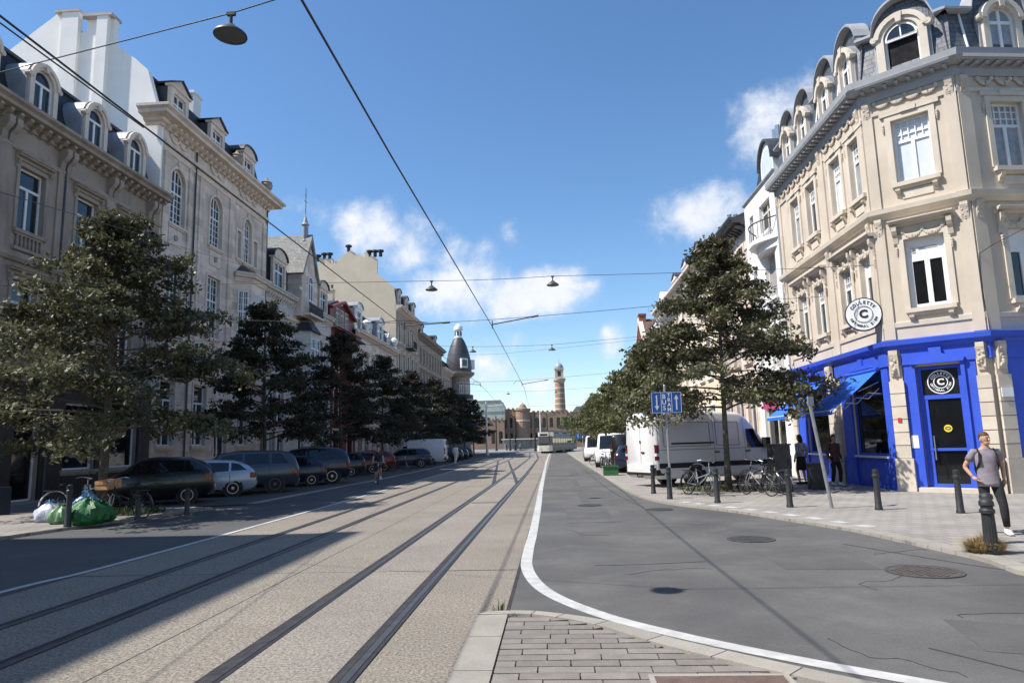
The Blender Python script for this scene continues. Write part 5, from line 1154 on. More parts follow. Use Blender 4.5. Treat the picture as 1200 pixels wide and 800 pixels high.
tA = make_tree('street_tree', 'dark layered tree behind the silver hatchback', (-13.6,31.6,.02), 21, 9.0, 3.6, 2.1, 72, 20000, 'leaf_shaded', .13, .12, GL, droop=.5)
tB = make_tree('street_tree', 'dark tree behind the navy off-roader and a small dark car', (-13.4,42.5,.02), 34, 9.2, 4.0, 2.1, 72, 20000, 'leaf_shaded', .135, .13, GL, droop=.4)
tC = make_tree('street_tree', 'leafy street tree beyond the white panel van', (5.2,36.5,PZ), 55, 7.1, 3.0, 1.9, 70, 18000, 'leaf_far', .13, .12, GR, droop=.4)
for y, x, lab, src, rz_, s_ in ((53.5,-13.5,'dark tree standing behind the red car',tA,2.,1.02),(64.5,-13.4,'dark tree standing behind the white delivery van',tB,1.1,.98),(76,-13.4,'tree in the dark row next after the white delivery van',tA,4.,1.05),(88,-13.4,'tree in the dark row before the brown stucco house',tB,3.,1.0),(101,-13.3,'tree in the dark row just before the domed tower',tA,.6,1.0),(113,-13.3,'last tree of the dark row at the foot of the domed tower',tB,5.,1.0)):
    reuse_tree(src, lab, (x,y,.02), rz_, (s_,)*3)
for y, x, lab, src, rz_, s_ in ((49.5,4.9,'street tree overhanging the bicycles by the dark people carrier',tC,2.2,.96),(62.5,5.0,'street tree before the low white dormered house',tC,4.1,1.0),(76,4.8,'street tree before the steep tiled gable house',tC,1.0,1.0),(90,4.9,'street tree near the square blue parking sign',tC,5.2,1.0),(104,5.0,'last street tree of the shop-side row before the square',tC,3.2,.95)):
    reuse_tree(src, lab, (x,y,PZ), rz_, (s_,)*3)
make_tree('round_tree', 'round light green tree at the foot of the striped tower', (5.,170.,0), 77, 7.6, 4.2, 1.6, 50, 5000, 'leaf_bright', .26, .16, 'trees on the square', shape='round')
make_tree('round_tree', 'round green tree at the edge of the square beside the lime row', (11.,160.,0), 78, 9.5, 5., 1.6, 50, 5000, 'leaf_bright', .28, .16, 'trees on the square', shape='round')
# planting under the trees
def grass(name, label, cat, loc, n, rad, hgt, mat, seed=1, sq=1.):
    rd = random.Random(seed); b = MB()
    for i in range(n):
        a = rd.uniform(0,2*PI); r = rad*math.sqrt(rd.random()); x = r*cos(a); y = r*sin(a)*sq; h = hgt*rd.uniform(.4,1.15)*(1-.45*r/rad); lx = (x*1.0+rd.gauss(0,.10)*hgt)*.8; ly = (y+rd.gauss(0,.10)*hgt)*.8; w = .006
        ca, sa = cos(a+1.3), sin(a+1.3)
        b.add([(x-w*ca,y-w*sa,0),(x+w*ca,y+w*sa,0),(x+lx*.55+w*ca*.6,y+ly*.55+w*sa*.6,h*.72),(x+lx*.55-w*ca*.6,y+ly*.55-w*sa*.6,h*.72),(x+lx*1.25,y+ly*1.25,h*rd.uniform(.6,1.05))], [(0,1,2,3),(3,2,4)])
    o = obj(name, b.mesh(name, False, False), mat, None, loc); return tag(o, label, cat)
grass('grass_tuft', 'dry brown grass tuft round the foot of the fluted post', 'grass', (6.02,10.36,PZ), 1500, .20, .32, 'dry_grass', 4, .8)
for o_, nm in (((5.68,23.2),'soil'),((-13.0,19.3),'soil')):
    obj('tree_pit', MB().prismz([(o_[0]+1.1*cos(2*PI*i/14)*1.3, o_[1]+.8*sin(2*PI*i/14)) for i in range(14)], .03, .075 if o_[0] < 0 else .062), 'soil', pav_r if o_[0] > 0 else pav_l)
def low_plants(label, loc, n, rx, ry, seed, mat='weed'):
    rd = random.Random(seed); b = MB()
    for i in range(n):
        x, y = rd.uniform(-rx,rx), rd.uniform(-ry,ry); h = rd.uniform(.05,.24); sz = rd.uniform(.03,.07); Mx = Euler((rd.gauss(0,.6),rd.gauss(0,.6),rd.uniform(0,6.3))).to_matrix()
        b.add([Vector((x,y,h*rd.random()))+Mx @ Vector(v)*sz for v in ((-1,0,0),(0,-.5,.1),(1,0,0),(0,.5,.1))], [(0,1,2),(0,2,3)])
    o = obj('ground_cover', b.mesh('gc',False,False), mat, None, loc); o['kind'] = 'stuff'; return tag(o, label, 'plants')
low_plants('low weeds round the foot of the tree before the white van', (5.5,23.1,.06), 330, 1.4, .7, 6); low_plants('low weeds beside the bicycle under the broad tree', (-12.2,18.9,.075), 700, 1.0, .6, 7)
grass('weed_clump', 'thin green weed growing at the nose of the paved island', 'weed', (-.62,7.40,.0), 26, .06, .22, 'weed', 9)
grass('weed_clump', 'tiny weed in the joint of the outer island kerb', 'weed', (1.93,5.35,.03), 14, .03, .06, 'weed', 10)
# ------------------------------------------------------------------ vehicles (local x: nose at 0, tail at L)
class Loft:
    def __init__(s, L, st, n=64):
        s.L = L; s.st = st; raw = []
        for i in range(n+1):
            f = i/n
            for k in range(len(st)-1):
                if st[k][0] <= f <= st[k+1][0]+1e-9: break
            a, b = st[k], st[k+1]; t = (f-a[0])/max(1e-9, b[0]-a[0]); raw.append([a[j]+(b[j]-a[j])*t for j in range(1,6)])
        for _ in range(2):
            new = [raw[0]]
            for i in range(1, n): new.append([(raw[i-1][j]+2*raw[i][j]+raw[i+1][j])/4 for j in range(5)])
            new.append(raw[n]); raw = new
        s.raw = raw; s.n = n
    def sec(s, x):
        f = max(0, min(.99999, x/s.L))*s.n; i = int(f); t = f-i; return [s.raw[i][j]+(s.raw[i+1][j]-s.raw[i][j])*t for j in range(5)]
    flat = False
    def half(s, x):
        zl, zb, zt, wb, wt = s.sec(x)
        if s.flat: return [(0,zl),(wb*.94,zl),(wb*.985,zl+.09),(wb,(zl+zb)/2+.02),(wb*1.0,zb-.09),(wb*.997,zb),(wt+(wb*.997-wt)*.22,zb+(zt-zb)*.90),(wt*.93,zt-.012),(wt*.5,zt+.010),(0,zt+.016)]
        return [(0,zl),(wb*.84,zl),(wb*.975,zl+.09),(wb,(zl+zb)/2+.02),(wb*.99,zb-.09),(wb*.955,zb),(wt+(wb*.955-wt)*.12,zb+(zt-zb)*.86),(wt*.90,zt-.012),(wt*.5,zt+.008),(0,zt+.014)]
    def body(s):
        b = MB(); vs = []; fs = []; m = None
        for i in range(s.n+1):
            x = s.L*i/s.n; h = s.half(x); ring_ = [(x,y,z) for y, z in h]+[(x,-y,z) for y, z in reversed(h[1:-1])]; m = len(ring_); vs += ring_
        for i in range(s.n): fs += [(i*m+k, i*m+(k+1)%m, (i+1)*m+(k+1)%m, (i+1)*m+k) for k in range(m)]
        fs += [tuple(range(m)), tuple(s.n*m+k for k in range(m-1,-1,-1))]
        return b.add(vs, fs)
    def sy(s, x, z):
        h = s.half(x)
        for k in range(1, 7):
            (y0,z0),(y1,z1) = h[k], h[k+1]
            if z0 <= z <= z1: return y0+(y1-y0)*(z-z0)/max(1e-6,z1-z0)
        return h[2][0] if z < h[2][1] else h[7][0]
    def patch(s, b, xa, xb, za, zb, off=.006, xa2=None, xb2=None, side=1, n=8, m=5, top=None):
        """patch on the flank; xa2/xb2 = x limits at the top; za/zb may be functions of x"""
        xa2 = xa if xa2 is None else xa2; xb2 = xb if xb2 is None else xb2; vs = []; fs = []
        for j in range(m+1):
            v = j/m
            for i in range(n+1):
                u = i/n; x = (xa+(xa2-xa)*v)*(1-u)+(xb+(xb2-xb)*v)*u
                z0 = za(x) if callable(za) else za; z1 = zb(x) if callable(zb) else zb; z = z0+(z1-z0)*v
                vs.append((x, side*(s.sy(x,z)+off), z))
        for j in range(m):
            fs += [(j*(n+1)+i, j*(n+1)+i+1, (j+1)*(n+1)+i+1, (j+1)*(n+1)+i) for i in range(n)]
        return b.add(vs, fs)
    def screen(s, b, xa, xb, fr=.86, off=.010, n=8, m=6):
        vs = []; fs = []
        for j in range(n+1):
            x = xa+(xb-xa)*j/n; h = s.half(x)
            for i in range(m+1):
                u = -1+2*i/m; yy = u*h[7][0]*fr; z = h[9][1]-(h[9][1]-h[7][1])*min(1,abs(u)*fr)**2; vs.append((x,yy,z+off))
        for j in range(n): fs += [(j*(m+1)+i, j*(m+1)+i+1, (j+1)*(m+1)+i+1, (j+1)*(m+1)+i) for i in range(m)]
        return b.add(vs, fs)
def wheel(parent, x, y, r, w, side, rim='alloy', spokes=5, name='wheel'):
    wh = obj(name, cached(('tyre',r,w), lambda: MB().lathe([(r*.62,-w/2),(r*.93,-w/2),(r,-w*.36),(r,w*.36),(r*.93,w/2),(r*.62,w/2)], n=26, axis='y').mesh('tyre',True)), 'rubber', parent, (x,y,r))
    def rim_mb():
        b = MB().lathe([(r*.66,-.02),(r*.66,.02),(r*.58,.02),(r*.56,-.05),(.02,-.05)], n=22, axis='y')
        for k in range(spokes):
            a = 2*PI*k/spokes; c, s_ = cos(a), sin(a); q = r*.09
            b.add([(r*.12*c-q*s_,.018,r*.12*s_+q*c),(r*.12*c+q*s_,.018,r*.12*s_-q*c),(r*.6*c+q*.8*s_,.006,r*.6*s_-q*.8*c),(r*.6*c-q*.8*s_,.006,r*.6*s_+q*.8*c),(r*.12*c-q*s_,-.04,r*.12*s_+q*c),(r*.12*c+q*s_,-.04,r*.12*s_-q*c),(r*.6*c+q*.8*s_,-.04,r*.6*s_-q*.8*c),(r*.6*c-q*.8*s_,-.04,r*.6*s_+q*.8*c)], [(0,1,2,3),(0,4,5,1),(1,5,6,2),(2,6,7,3),(3,7,4,0)])
        return b.lathe([(r*.15,.0),(r*.15,.024),(.01,.026)], n=12, axis='y').mesh('rim')
    obj('rim', cached(('rim',r,rim,spokes), rim_mb), rim, wh, (0,side*w*.42,0), rz=0 if side > 0 else PI)
    return wh
HATCH = [(0,.34,.58,.60,.66,.56),(.025,.22,.66,.68,.80,.70),(.14,.19,.78,.82,.87,.76),(.26,.19,.88,.95,.885,.74),(.42,.19,.91,1.40,.89,.60),(.56,.19,.93,1.46,.89,.585),(.80,.19,.97,1.41,.885,.575),(.93,.22,1.0,1.22,.865,.60),(.982,.30,.97,1.02,.82,.63),(1,.42,.80,.84,.74,.58)]
SUV = [(0,.42,.78,.80,.72,.62),(.02,.30,.92,.94,.88,.78),(.14,.28,1.02,1.06,.94,.82),(.24,.28,1.08,1.14,.955,.80),(.37,.28,1.12,1.66,.96,.68),(.52,.28,1.14,1.76,.96,.67),(.84,.28,1.18,1.74,.955,.66),(.95,.30,1.2,1.60,.94,.68),(.99,.38,1.18,1.24,.92,.76),(1,.46,.98,1.02,.86,.72)]
WAGON = [(0,.34,.60,.62,.66,.56),(.025,.22,.68,.70,.80,.70),(.14,.19,.80,.84,.87,.76),(.25,.19,.88,.95,.885,.74),(.39,.19,.91,1.36,.89,.60),(.54,.19,.93,1.44,.89,.585),(.86,.19,.97,1.42,.885,.575),(.955,.22,1.0,1.22,.865,.60),(.988,.30,.97,1.02,.82,.63),(1,.42,.80,.84,.74,.58)]
def car(name, label, cat, loc, rz, L, st, paint, wr_=.31, rim='alloy', spokes=5, seed=1, group=None, wb=(.17,.80), glass=((.36,.55),(.57,.76),(.78,.90)), hgt=1.0, full=True, roofbars=False, estate=False):
    st = [(a,b*hgt,c*hgt,d*hgt,e,f) for a,b,c,d,e,f in st]; lf = Loft(L, st); c = thing(name, label, cat, loc, rz, group)
    obj('body', lf.body().mesh('body','all'), paint, c)
    X = lambda f: f*L
    for s in (-1, 1):
        for (a, b_), nm in zip(glass, ('front','mid','rear')):
            i = nm
            g = MB(); zb = lambda x: lf.sec(x)[1]+.035; zt = lambda x: lf.sec(x)[1]+(lf.sec(x)[2]-lf.sec(x)[1])*.80
            if nm == 'front': lf.patch(g, X(a-.07), X(b_), zb, zt, xa2=X(a+.045), side=s)
            elif nm == 'rear': lf.patch(g, X(a), X(b_+.02), zb, zt, xb2=X(b_-.045), side=s)
            else: lf.patch(g, X(a), X(b_), zb, zt, side=s)
            obj('side_window', g, 'car_glass', c)
        if full:
            for f in (glass[0][1]+.01, glass[1][1]+.01): obj('door_seam', lf.patch(MB(), X(f)-.008, X(f)+.008, lambda x: lf.sec(x)[0]+.12, lambda x: lf.sec(x)[1]+.02, .004, side=s, n=1), 'plastic_black', c)
            for f in (glass[0][1]-.03, glass[1][1]-.03): obj('door_handle', MB().box(X(f)-.09,s*(lf.sy(X(f),.86*hgt))-.02,.83*hgt,X(f)+.09,s*(lf.sy(X(f),.86*hgt))+.02,.87*hgt), paint, c)
            obj('mirror', MB().ball((X(.30),s*(st[4][4]+.10),1.0*hgt), .10, 8, (.7,1,.7)), paint, c)
            obj('sill_trim', lf.patch(MB(), X(wb[0]+.10), X(wb[1]-.10), lambda x: lf.sec(x)[0]+.02, lambda x: lf.sec(x)[0]+.10, .004, side=s), 'plastic_black', c)
        for f in wb:
            ww = max(lf.sy(X(f),wr_*1.1), lf.sec(X(f))[3]*.97)
            obj('wheel_arch', MB().lathe([(.05,-.25),(wr_*1.17,-.25),(wr_*1.17,.004),(.05,.004)] if s > 0 else [(.05,-.004),(wr_*1.17,-.004),(wr_*1.17,.25),(.05,.25)], (X(f),s*ww,wr_*1.02), 26, 'y'), 'plastic_black', c)
            wheel(c, X(f), s*(ww-.09), wr_, .21, s, rim, spokes)
        wl_ = lf.sec(X(.97))[3]; tl = obj('tail_light', lf.patch(MB(), X(.945), X(.995), .72*hgt, .93*hgt, .012, side=s), 'tail_red', c)
        obj('tail_lens', MB().box(L*.984,min(s*wl_*.62,s*wl_*.95),.73*hgt,L*.998,max(s*wl_*.62,s*wl_*.95),.90*hgt), 'tail_red', tl)
        obj('headlight', lf.patch(MB(), X(.012), X(.075), .58*hgt, .70*hgt, .010, side=s), 'lamp_clear', c)
    obj('windscreen', lf.screen(MB(), X(.275), X(.405)), 'car_glass', c); obj('rear_window', lf.screen(MB(), X(.945 if st is WAGON else .885), X(.972), .80), 'car_glass', c)
    if full:
        obj('bumper', MB().prismz([(L-.10,-.78),(L-.005,-.62),(L+.03,-.3),(L+.03,.3),(L-.005,.62),(L-.10,.78)], .40*hgt, .58*hgt), paint, c)
        obj('lower_bumper', MB().prismz([(L-.16,-.76),(L-.01,-.6),(L+.012,-.3),(L+.012,.3),(L-.01,.6),(L-.16,.76)], .26*hgt, .398*hgt), 'plastic_black', c)
        obj('number_plate', MB().box(L+.030,-.26,.44*hgt,L+.042,.26,.55*hgt), 'plate', c)
        obj('front_grille', MB().box(-.012,-.45,.36*hgt,.03,.45,.52*hgt), 'plastic_black', c)
    if roofbars:
        for s in (-1,1): obj('roof_rail', MB().tube([(X(.45),s*.60,1.74*hgt),(X(.50),s*.62,1.80*hgt),(X(.86),s*.60,1.80*hgt),(X(.90),s*.58,1.74*hgt)], .018, 6), 'plastic_black', c)
    return c
# parked with their noses towards the left-hand houses, tails to the road
def at_rear_wheel(px, py, L, wbr, ang, half=.80):
    p = G(px, py, .01); a = ang; x = wbr*L; y = -half
    return (p.x-(cos(a)*x-sin(a)*y), p.y-(sin(a)*x+cos(a)*y), .007)
GP = 'cars parked nose-in under the lime trees'
A_ = R(24)
car('parked_car', 'black compact hatchback behind the leaning bicycle and rubbish bags', 'car', at_rear_wheel(219,590,3.95,.80,A_), A_, 3.95, HATCH, 'paint_black', .30, 'alloy', 5, group=GP, hgt=1.10)
car('parked_car', 'silver blue hatchback with round alloy wheels between two darker cars', 'car', at_rear_wheel(272.5,581.5,4.2,.80,A_), A_, 4.2, HATCH, 'paint_silver', .32, 'alloy', 10, group=GP, hgt=.97)
car('parked_car', 'large charcoal estate with black wheels beside the silver hatchback', 'car', at_rear_wheel(322,577,4.9,.81,R(22)), R(22), 4.9, SUV, 'paint_charcoal', .36, 'alloy_dark', 7, group=GP, hgt=.98, wb=(.17,.81))
car('parked_car', 'small dark car with bright silver wheel trims', 'car', at_rear_wheel(365,569,3.8,.82,R(20)), R(20), 3.8, HATCH, 'paint_navy', .29, 'alloy', 6, group=GP, hgt=.98, wb=(.17,.82))
car('parked_car', 'tall navy off-roader with spare-style grey wheels', 'car', at_rear_wheel(389,566.5,4.6,.81,R(20)), R(20), 4.6, SUV, 'paint_navy', .38, 'alloy', 6, group=GP, hgt=1.02, roofbars=True, wb=(.17,.81))
car('parked_car', 'dark grey saloon half hidden by the passing cyclist', 'car', (-16.0,41.2,.007), R(18), 4.4, WAGON, 'paint_darkgrey', .31, 'alloy', 5, group=GP)
car('parked_car', 'dark maroon car with bright tail lamps beside the red car', 'car', (-15.6,44.9,.007), R(18), 4.3, HATCH, 'paint_maroon', .31, 'alloy', 5, group=GP)
car('parked_car', 'red hatchback in the shade of the dark trees', 'car', (-15.6,48.8,.007), R(18), 4.1, HATCH, 'paint_red', .31, 'alloy', 5, group=GP, hgt=1.05)
car('parked_car', 'slate blue car in front of the white delivery van', 'car', (-14.6,55.8,.007), R(16), 4.5, WAGON, 'paint_blue', .32, 'alloy', 5, group=GP, hgt=1.08)
for k, (y, p_, lab) in enumerate(((71.,'paint_black','black car next after the white delivery van'),(75.,'paint_darkgrey','dark grey car two places beyond the white delivery van'),(79.5,'paint_navy','dark blue car last but one in the nose-in row'),(84.,'paint_black','last black car before the tower house'))):
    car('parked_car', lab, 'car', (-14.3,y,.007), R(3), 4.3, WAGON, p_, .31, 'alloy', 5, group=GP, full=False)
VAN = [(0,.36,.92,.95,.84,.74),(.03,.30,1.02,1.06,.93,.82),(.16,.28,1.22,1.30,.985,.86),(.215,.28,1.27,1.52,.99,.86),(.33,.28,1.30,2.42,.995,.87),(.39,.28,1.32,2.66,1.0,.89),(.60,.28,1.34,2.72,1.0,.895),(.975,.28,1.34,2.69,1.0,.895),(.994,.32,1.32,2.62,.99,.88),(1,.40,1.28,2.54,.97,.85)]
def panel_van(name, label, loc, rz, L, hero=True, paint='van_white', group=None, st=VAN, hgt=1.0):
    st = [(a,b,c*hgt if hgt != 1 else c,d*hgt,e,f) for a,b,c,d,e,f in st]; lf = Loft(L, st, 80); lf.flat = True; v = thing(name, label, 'van', loc, rz, group); X = lambda f: f*L; wr_ = .345
    obj('body', lf.body().mesh('body','all'), paint, v)
    for s in (-1, 1):
        dw = MB(); lf.patch(dw, X(.215), X(.36), lambda x: 1.30*hgt, lambda x: min(2.02*hgt, lf.sec(x)[2]-.12), xa2=X(.295), side=s, off=.008, n=12, m=8); obj('side_window', dw, 'car_glass', v)
        if hero:
            obj('window_bar', lf.patch(MB(), X(.288), X(.293), 1.32, 1.98, .013, side=s, n=1), 'plastic_black', v)
            obj('side_moulding', lf.patch(MB(), X(.20), X(.985), .66, .84, .018, side=s, n=20), 'plastic_black', v)
            obj('sill_panel', lf.patch(MB(), X(.27), X(.70), .40, .655, .010, side=s, n=12), paint, v)
            for f, za, zb in ((.375,.40,2.42),(.205,.62,1.3),(.60,.86,2.55),(.985,.9,2.5)): obj('door_seam', lf.patch(MB(), X(f)-.007, X(f)+.007, za, zb, .005, side=s, n=1, m=10), 'tram_grey', v)
            for xa, xb, za, zb in ((.415,.585,1.42,2.30),(.625,.95,1.42,2.30)):       # grey strips draw the shade along the pressed panel edges
                for q in ((xa,xb,za,za+.02),(xa,xb,zb-.02,zb),(xa,xa+.004,za,zb),(xb-.004,xb,za,zb)): obj('panel_crease_shade', lf.patch(MB(), X(q[0]), X(q[1]), q[2], q[3], .004, side=s), 'tram_grey', v)
            obj('slide_rail', lf.patch(MB(), X(.60), X(.90), 1.50, 1.56, .014, side=s), 'plastic_black', v)
            obj('crease_shade', lf.patch(MB(), X(.37), X(.985), 1.30, 1.318, .005, side=s, n=16), 'tram_grey', v)  # grey strip paints the shade of the long flank crease
            for f in (.36, .585): obj('door_handle', MB().box(X(f)-.11,s*(lf.sy(X(f),1.2)+.0)-.03,1.16,X(f)+.11,s*(lf.sy(X(f),1.2))+.03,1.21), 'plastic_black', v)
            obj('mirror', MB().box(X(.215),min(s*1.02,s*1.24),1.30,X(.235)+.10,max(s*1.02,s*1.24),1.68), 'plastic_black', v)
            obj('headlight', lf.patch(MB(), X(.02), X(.11), .78, 1.02, .010, side=s), 'lamp_clear', v)
        for f in (.165,.735):
            ww = lf.sec(X(f))[3]*.985
            obj('wheel_arch', MB().lathe([(.05,-.28),(wr_*1.22,-.28),(wr_*1.22,.016),(.05,.016)] if s > 0 else [(.05,-.016),(wr_*1.22,-.016),(wr_*1.22,.28),(.05,.28)], (X(f),s*ww,wr_*1.05), 26, 'y'), 'plastic_black', v)
            wheel(v, X(f), s*(ww-.10), wr_, .23, s, 'galv', 8)
            if hero: obj('arch_lip', MB().ring([(wr_*1.36*cos(PI*i/14), wr_*1.30*sin(PI*i/14)) for i in range(15)], [(wr_*1.23*cos(PI*i/14), wr_*1.18*sin(PI*i/14)) for i in range(15)], s*.022-.012, s*.022+.012, closed=False), paint, v, (X(f),s*ww,wr_*1.05))
        y0, y1 = sorted((s*.88, s*1.010))
        tl = obj('tail_light', MB().box(L-.09,y0,.96,L+.010,y1,1.50), 'tail_red', v)
        obj('tail_lens', MB().box(L-.092,y0-.002,1.10,L+.013,y1+.002,1.20), 'lamp_clear', tl)
    obj('windscreen', lf.screen(MB(), X(.185), X(.345), .93, .012), 'car_glass', v)
    obj('bumper', MB().prismz([(L-.30,-.99),(L+.02,-.98),(L+.09,-.85),(L+.09,.85),(L+.02,.98),(L-.30,.99)], .42, .62).box(L-.2,-.9,.62,L+.07,.9,.70), 'plastic_black', v)
    obj('bumper_step', MB().box(L-.05,-.80,.52,L+.10,.80,.80), paint, v)
    obj('number_plate', MB().box(L+.100,-.26,.62,L+.108,.26,.73), 'plate', v)
    if hero:
        obj('door_seam', MB().box(L+.001,-.008,.75,L+.006,.008,2.45), 'tram_grey', v); 
        for z in (1.18, 1.95): obj('rear_hinge', MB().box(L-.01,-.99,z,L+.02,-.90,z+.10), 'tram_grey', v)
        obj('rear_handle', MB().box(L+.001,.06,1.20,L+.03,.24,1.26), 'plastic_black', v); obj('badge', MB().lathe([(.06,0),(.06,.012)], (L+.004,0,1.62), 16, 'x'), 'alloy', v)
        obj('tow_bar', MB().tube([(L-.1,0,.36),(L+.18,0,.36),(L+.20,0,.44)], .025, 8).ball((L+.20,0,.48), .035, 8), 'plastic_black', v)
    return v
# hero van: tail towards the road, nose towards the shop side
th = R(27); nose_dir = Vector((cos(th), sin(th)))
VL = 6.5
vr = Vector((3.62,24.95))                               # near rear corner on the ground
ctr = vr + Vector((-sin(th),cos(th)))*1.0; vo = ctr+nose_dir*VL
panel_van('panel_van', 'white high-roofed panel van parked behind the street tree', (vo.x,vo.y,.06), th+PI, VL, group='white vans')
for (x, y, rz_, pt, lab) in ((3.5,47.5,R(-100),'van_white','white van with its nose towards the dark people carrier'),(3.4,62.,R(-98),'van_white','white van parked nearest the square blue parking sign')):
    panel_van('delivery_van', lab, (x,y-2.5,.06), rz_+PI, 5.0, False, pt, 'white vans', hgt=.82)
panel_van('delivery_van', 'dark people carrier showing its tail beside the green crate', (5.0,44.6,.06), R(-100), 4.9, False, 'paint_black', 'dark vans', hgt=.76)
panel_van('delivery_van', 'white delivery van among the nose-in parked cars', (-15.4,63.0,.007), R(3), 5.4, False, 'van_white', 'white vans', hgt=.86)
car('parked_car', 'white car showing its tail beyond the white panel van', 'car', (5.6,38.2,.06), R(-96), 4.2, HATCH, 'paint_white', .31, group='cars on the shop-side pavement', full=False)
car('parked_car', 'dark car next to the white car beyond the panel van', 'car', (4.4,41.,.06), R(-96), 4.2, HATCH, 'paint_navy', .31, group='cars on the shop-side pavement', full=False)
# tram coming up the street
tm = thing('tram', 'cream and grey tram with dark windows at the end of the street', 'tram', (-1.75,112.,0), R(79))
prof = [(-1.15,.35),(1.15,.35),(1.2,1.0),(1.17,2.4),(1.0,3.2),(.6,3.4),(-.6,3.4),(-1.0,3.2),(-1.17,2.4),(-1.2,1.0)]
tb = MB(); n = len(prof); st_ = [(0,.72,.9),(.25,.86,.97),(.9,1,1),(26,1,1)]; vs = []
for x, sy_, sz_ in st_: vs += [(x, y*sy_, .35+(z-.35)*sz_) for y, z in prof]
tb.add(vs, [(i*n+k,i*n+(k+1)%n,(i+1)*n+(k+1)%n,(i+1)*n+k) for i in range(3) for k in range(n)]+[tuple(range(n)),tuple(3*n+k for k in range(n-1,-1,-1))])
obj('body', tb, 'tram_grey', tm); obj('front_mask', MB().prismz([(-.03,-.85),(.3,-1.16),(.9,-1.22),(.9,1.22),(.3,1.16),(-.03,.85)], .35, 1.3), 'tram_cream', tm); obj('roof_front', MB().prismz([(-.02,-.75),(.5,-1.05),(2.4,-1.15),(2.4,1.15),(.5,1.05),(-.02,.75)], 2.75, 3.42), 'tram_cream', tm)
obj('windscreen', MB().add([(-.02,-.82,1.35),(-.02,.82,1.35),(.12,.80,2.7),(.12,-.80,2.7)], [(0,1,2,3)]), 'car_glass', tm)
for s in (-1,1):
    for i in range(10): obj('side_window', MB().box(1.2+i*2.45,s*1.205-.012,1.25,3.3+i*2.45,s*1.205+.012,2.4), 'car_glass', tm)
    obj('headlight', MB().lathe([(.12,-.06),(.12,.0)], (-.02,s*.55,.8), 12, 'x'), 'lamp_clear', tm)
obj('destination_board', MB().box(-.03,-.6,2.85,.0,.6,3.15), 'sign_black', tm)
obj('roof_unit', MB().box(5,-.8,3.4,9,.8,3.75).box(13,-.8,3.4,18,.8,3.75), 'tram_grey', tm)
obj('bogie', MB().box(2.2,-1.0,.05,5.0,1.0,.4).box(20,-1.0,.05,23,1.0,.4).box(11,-1,.05,14,1,.4), 'plastic_black', tm)
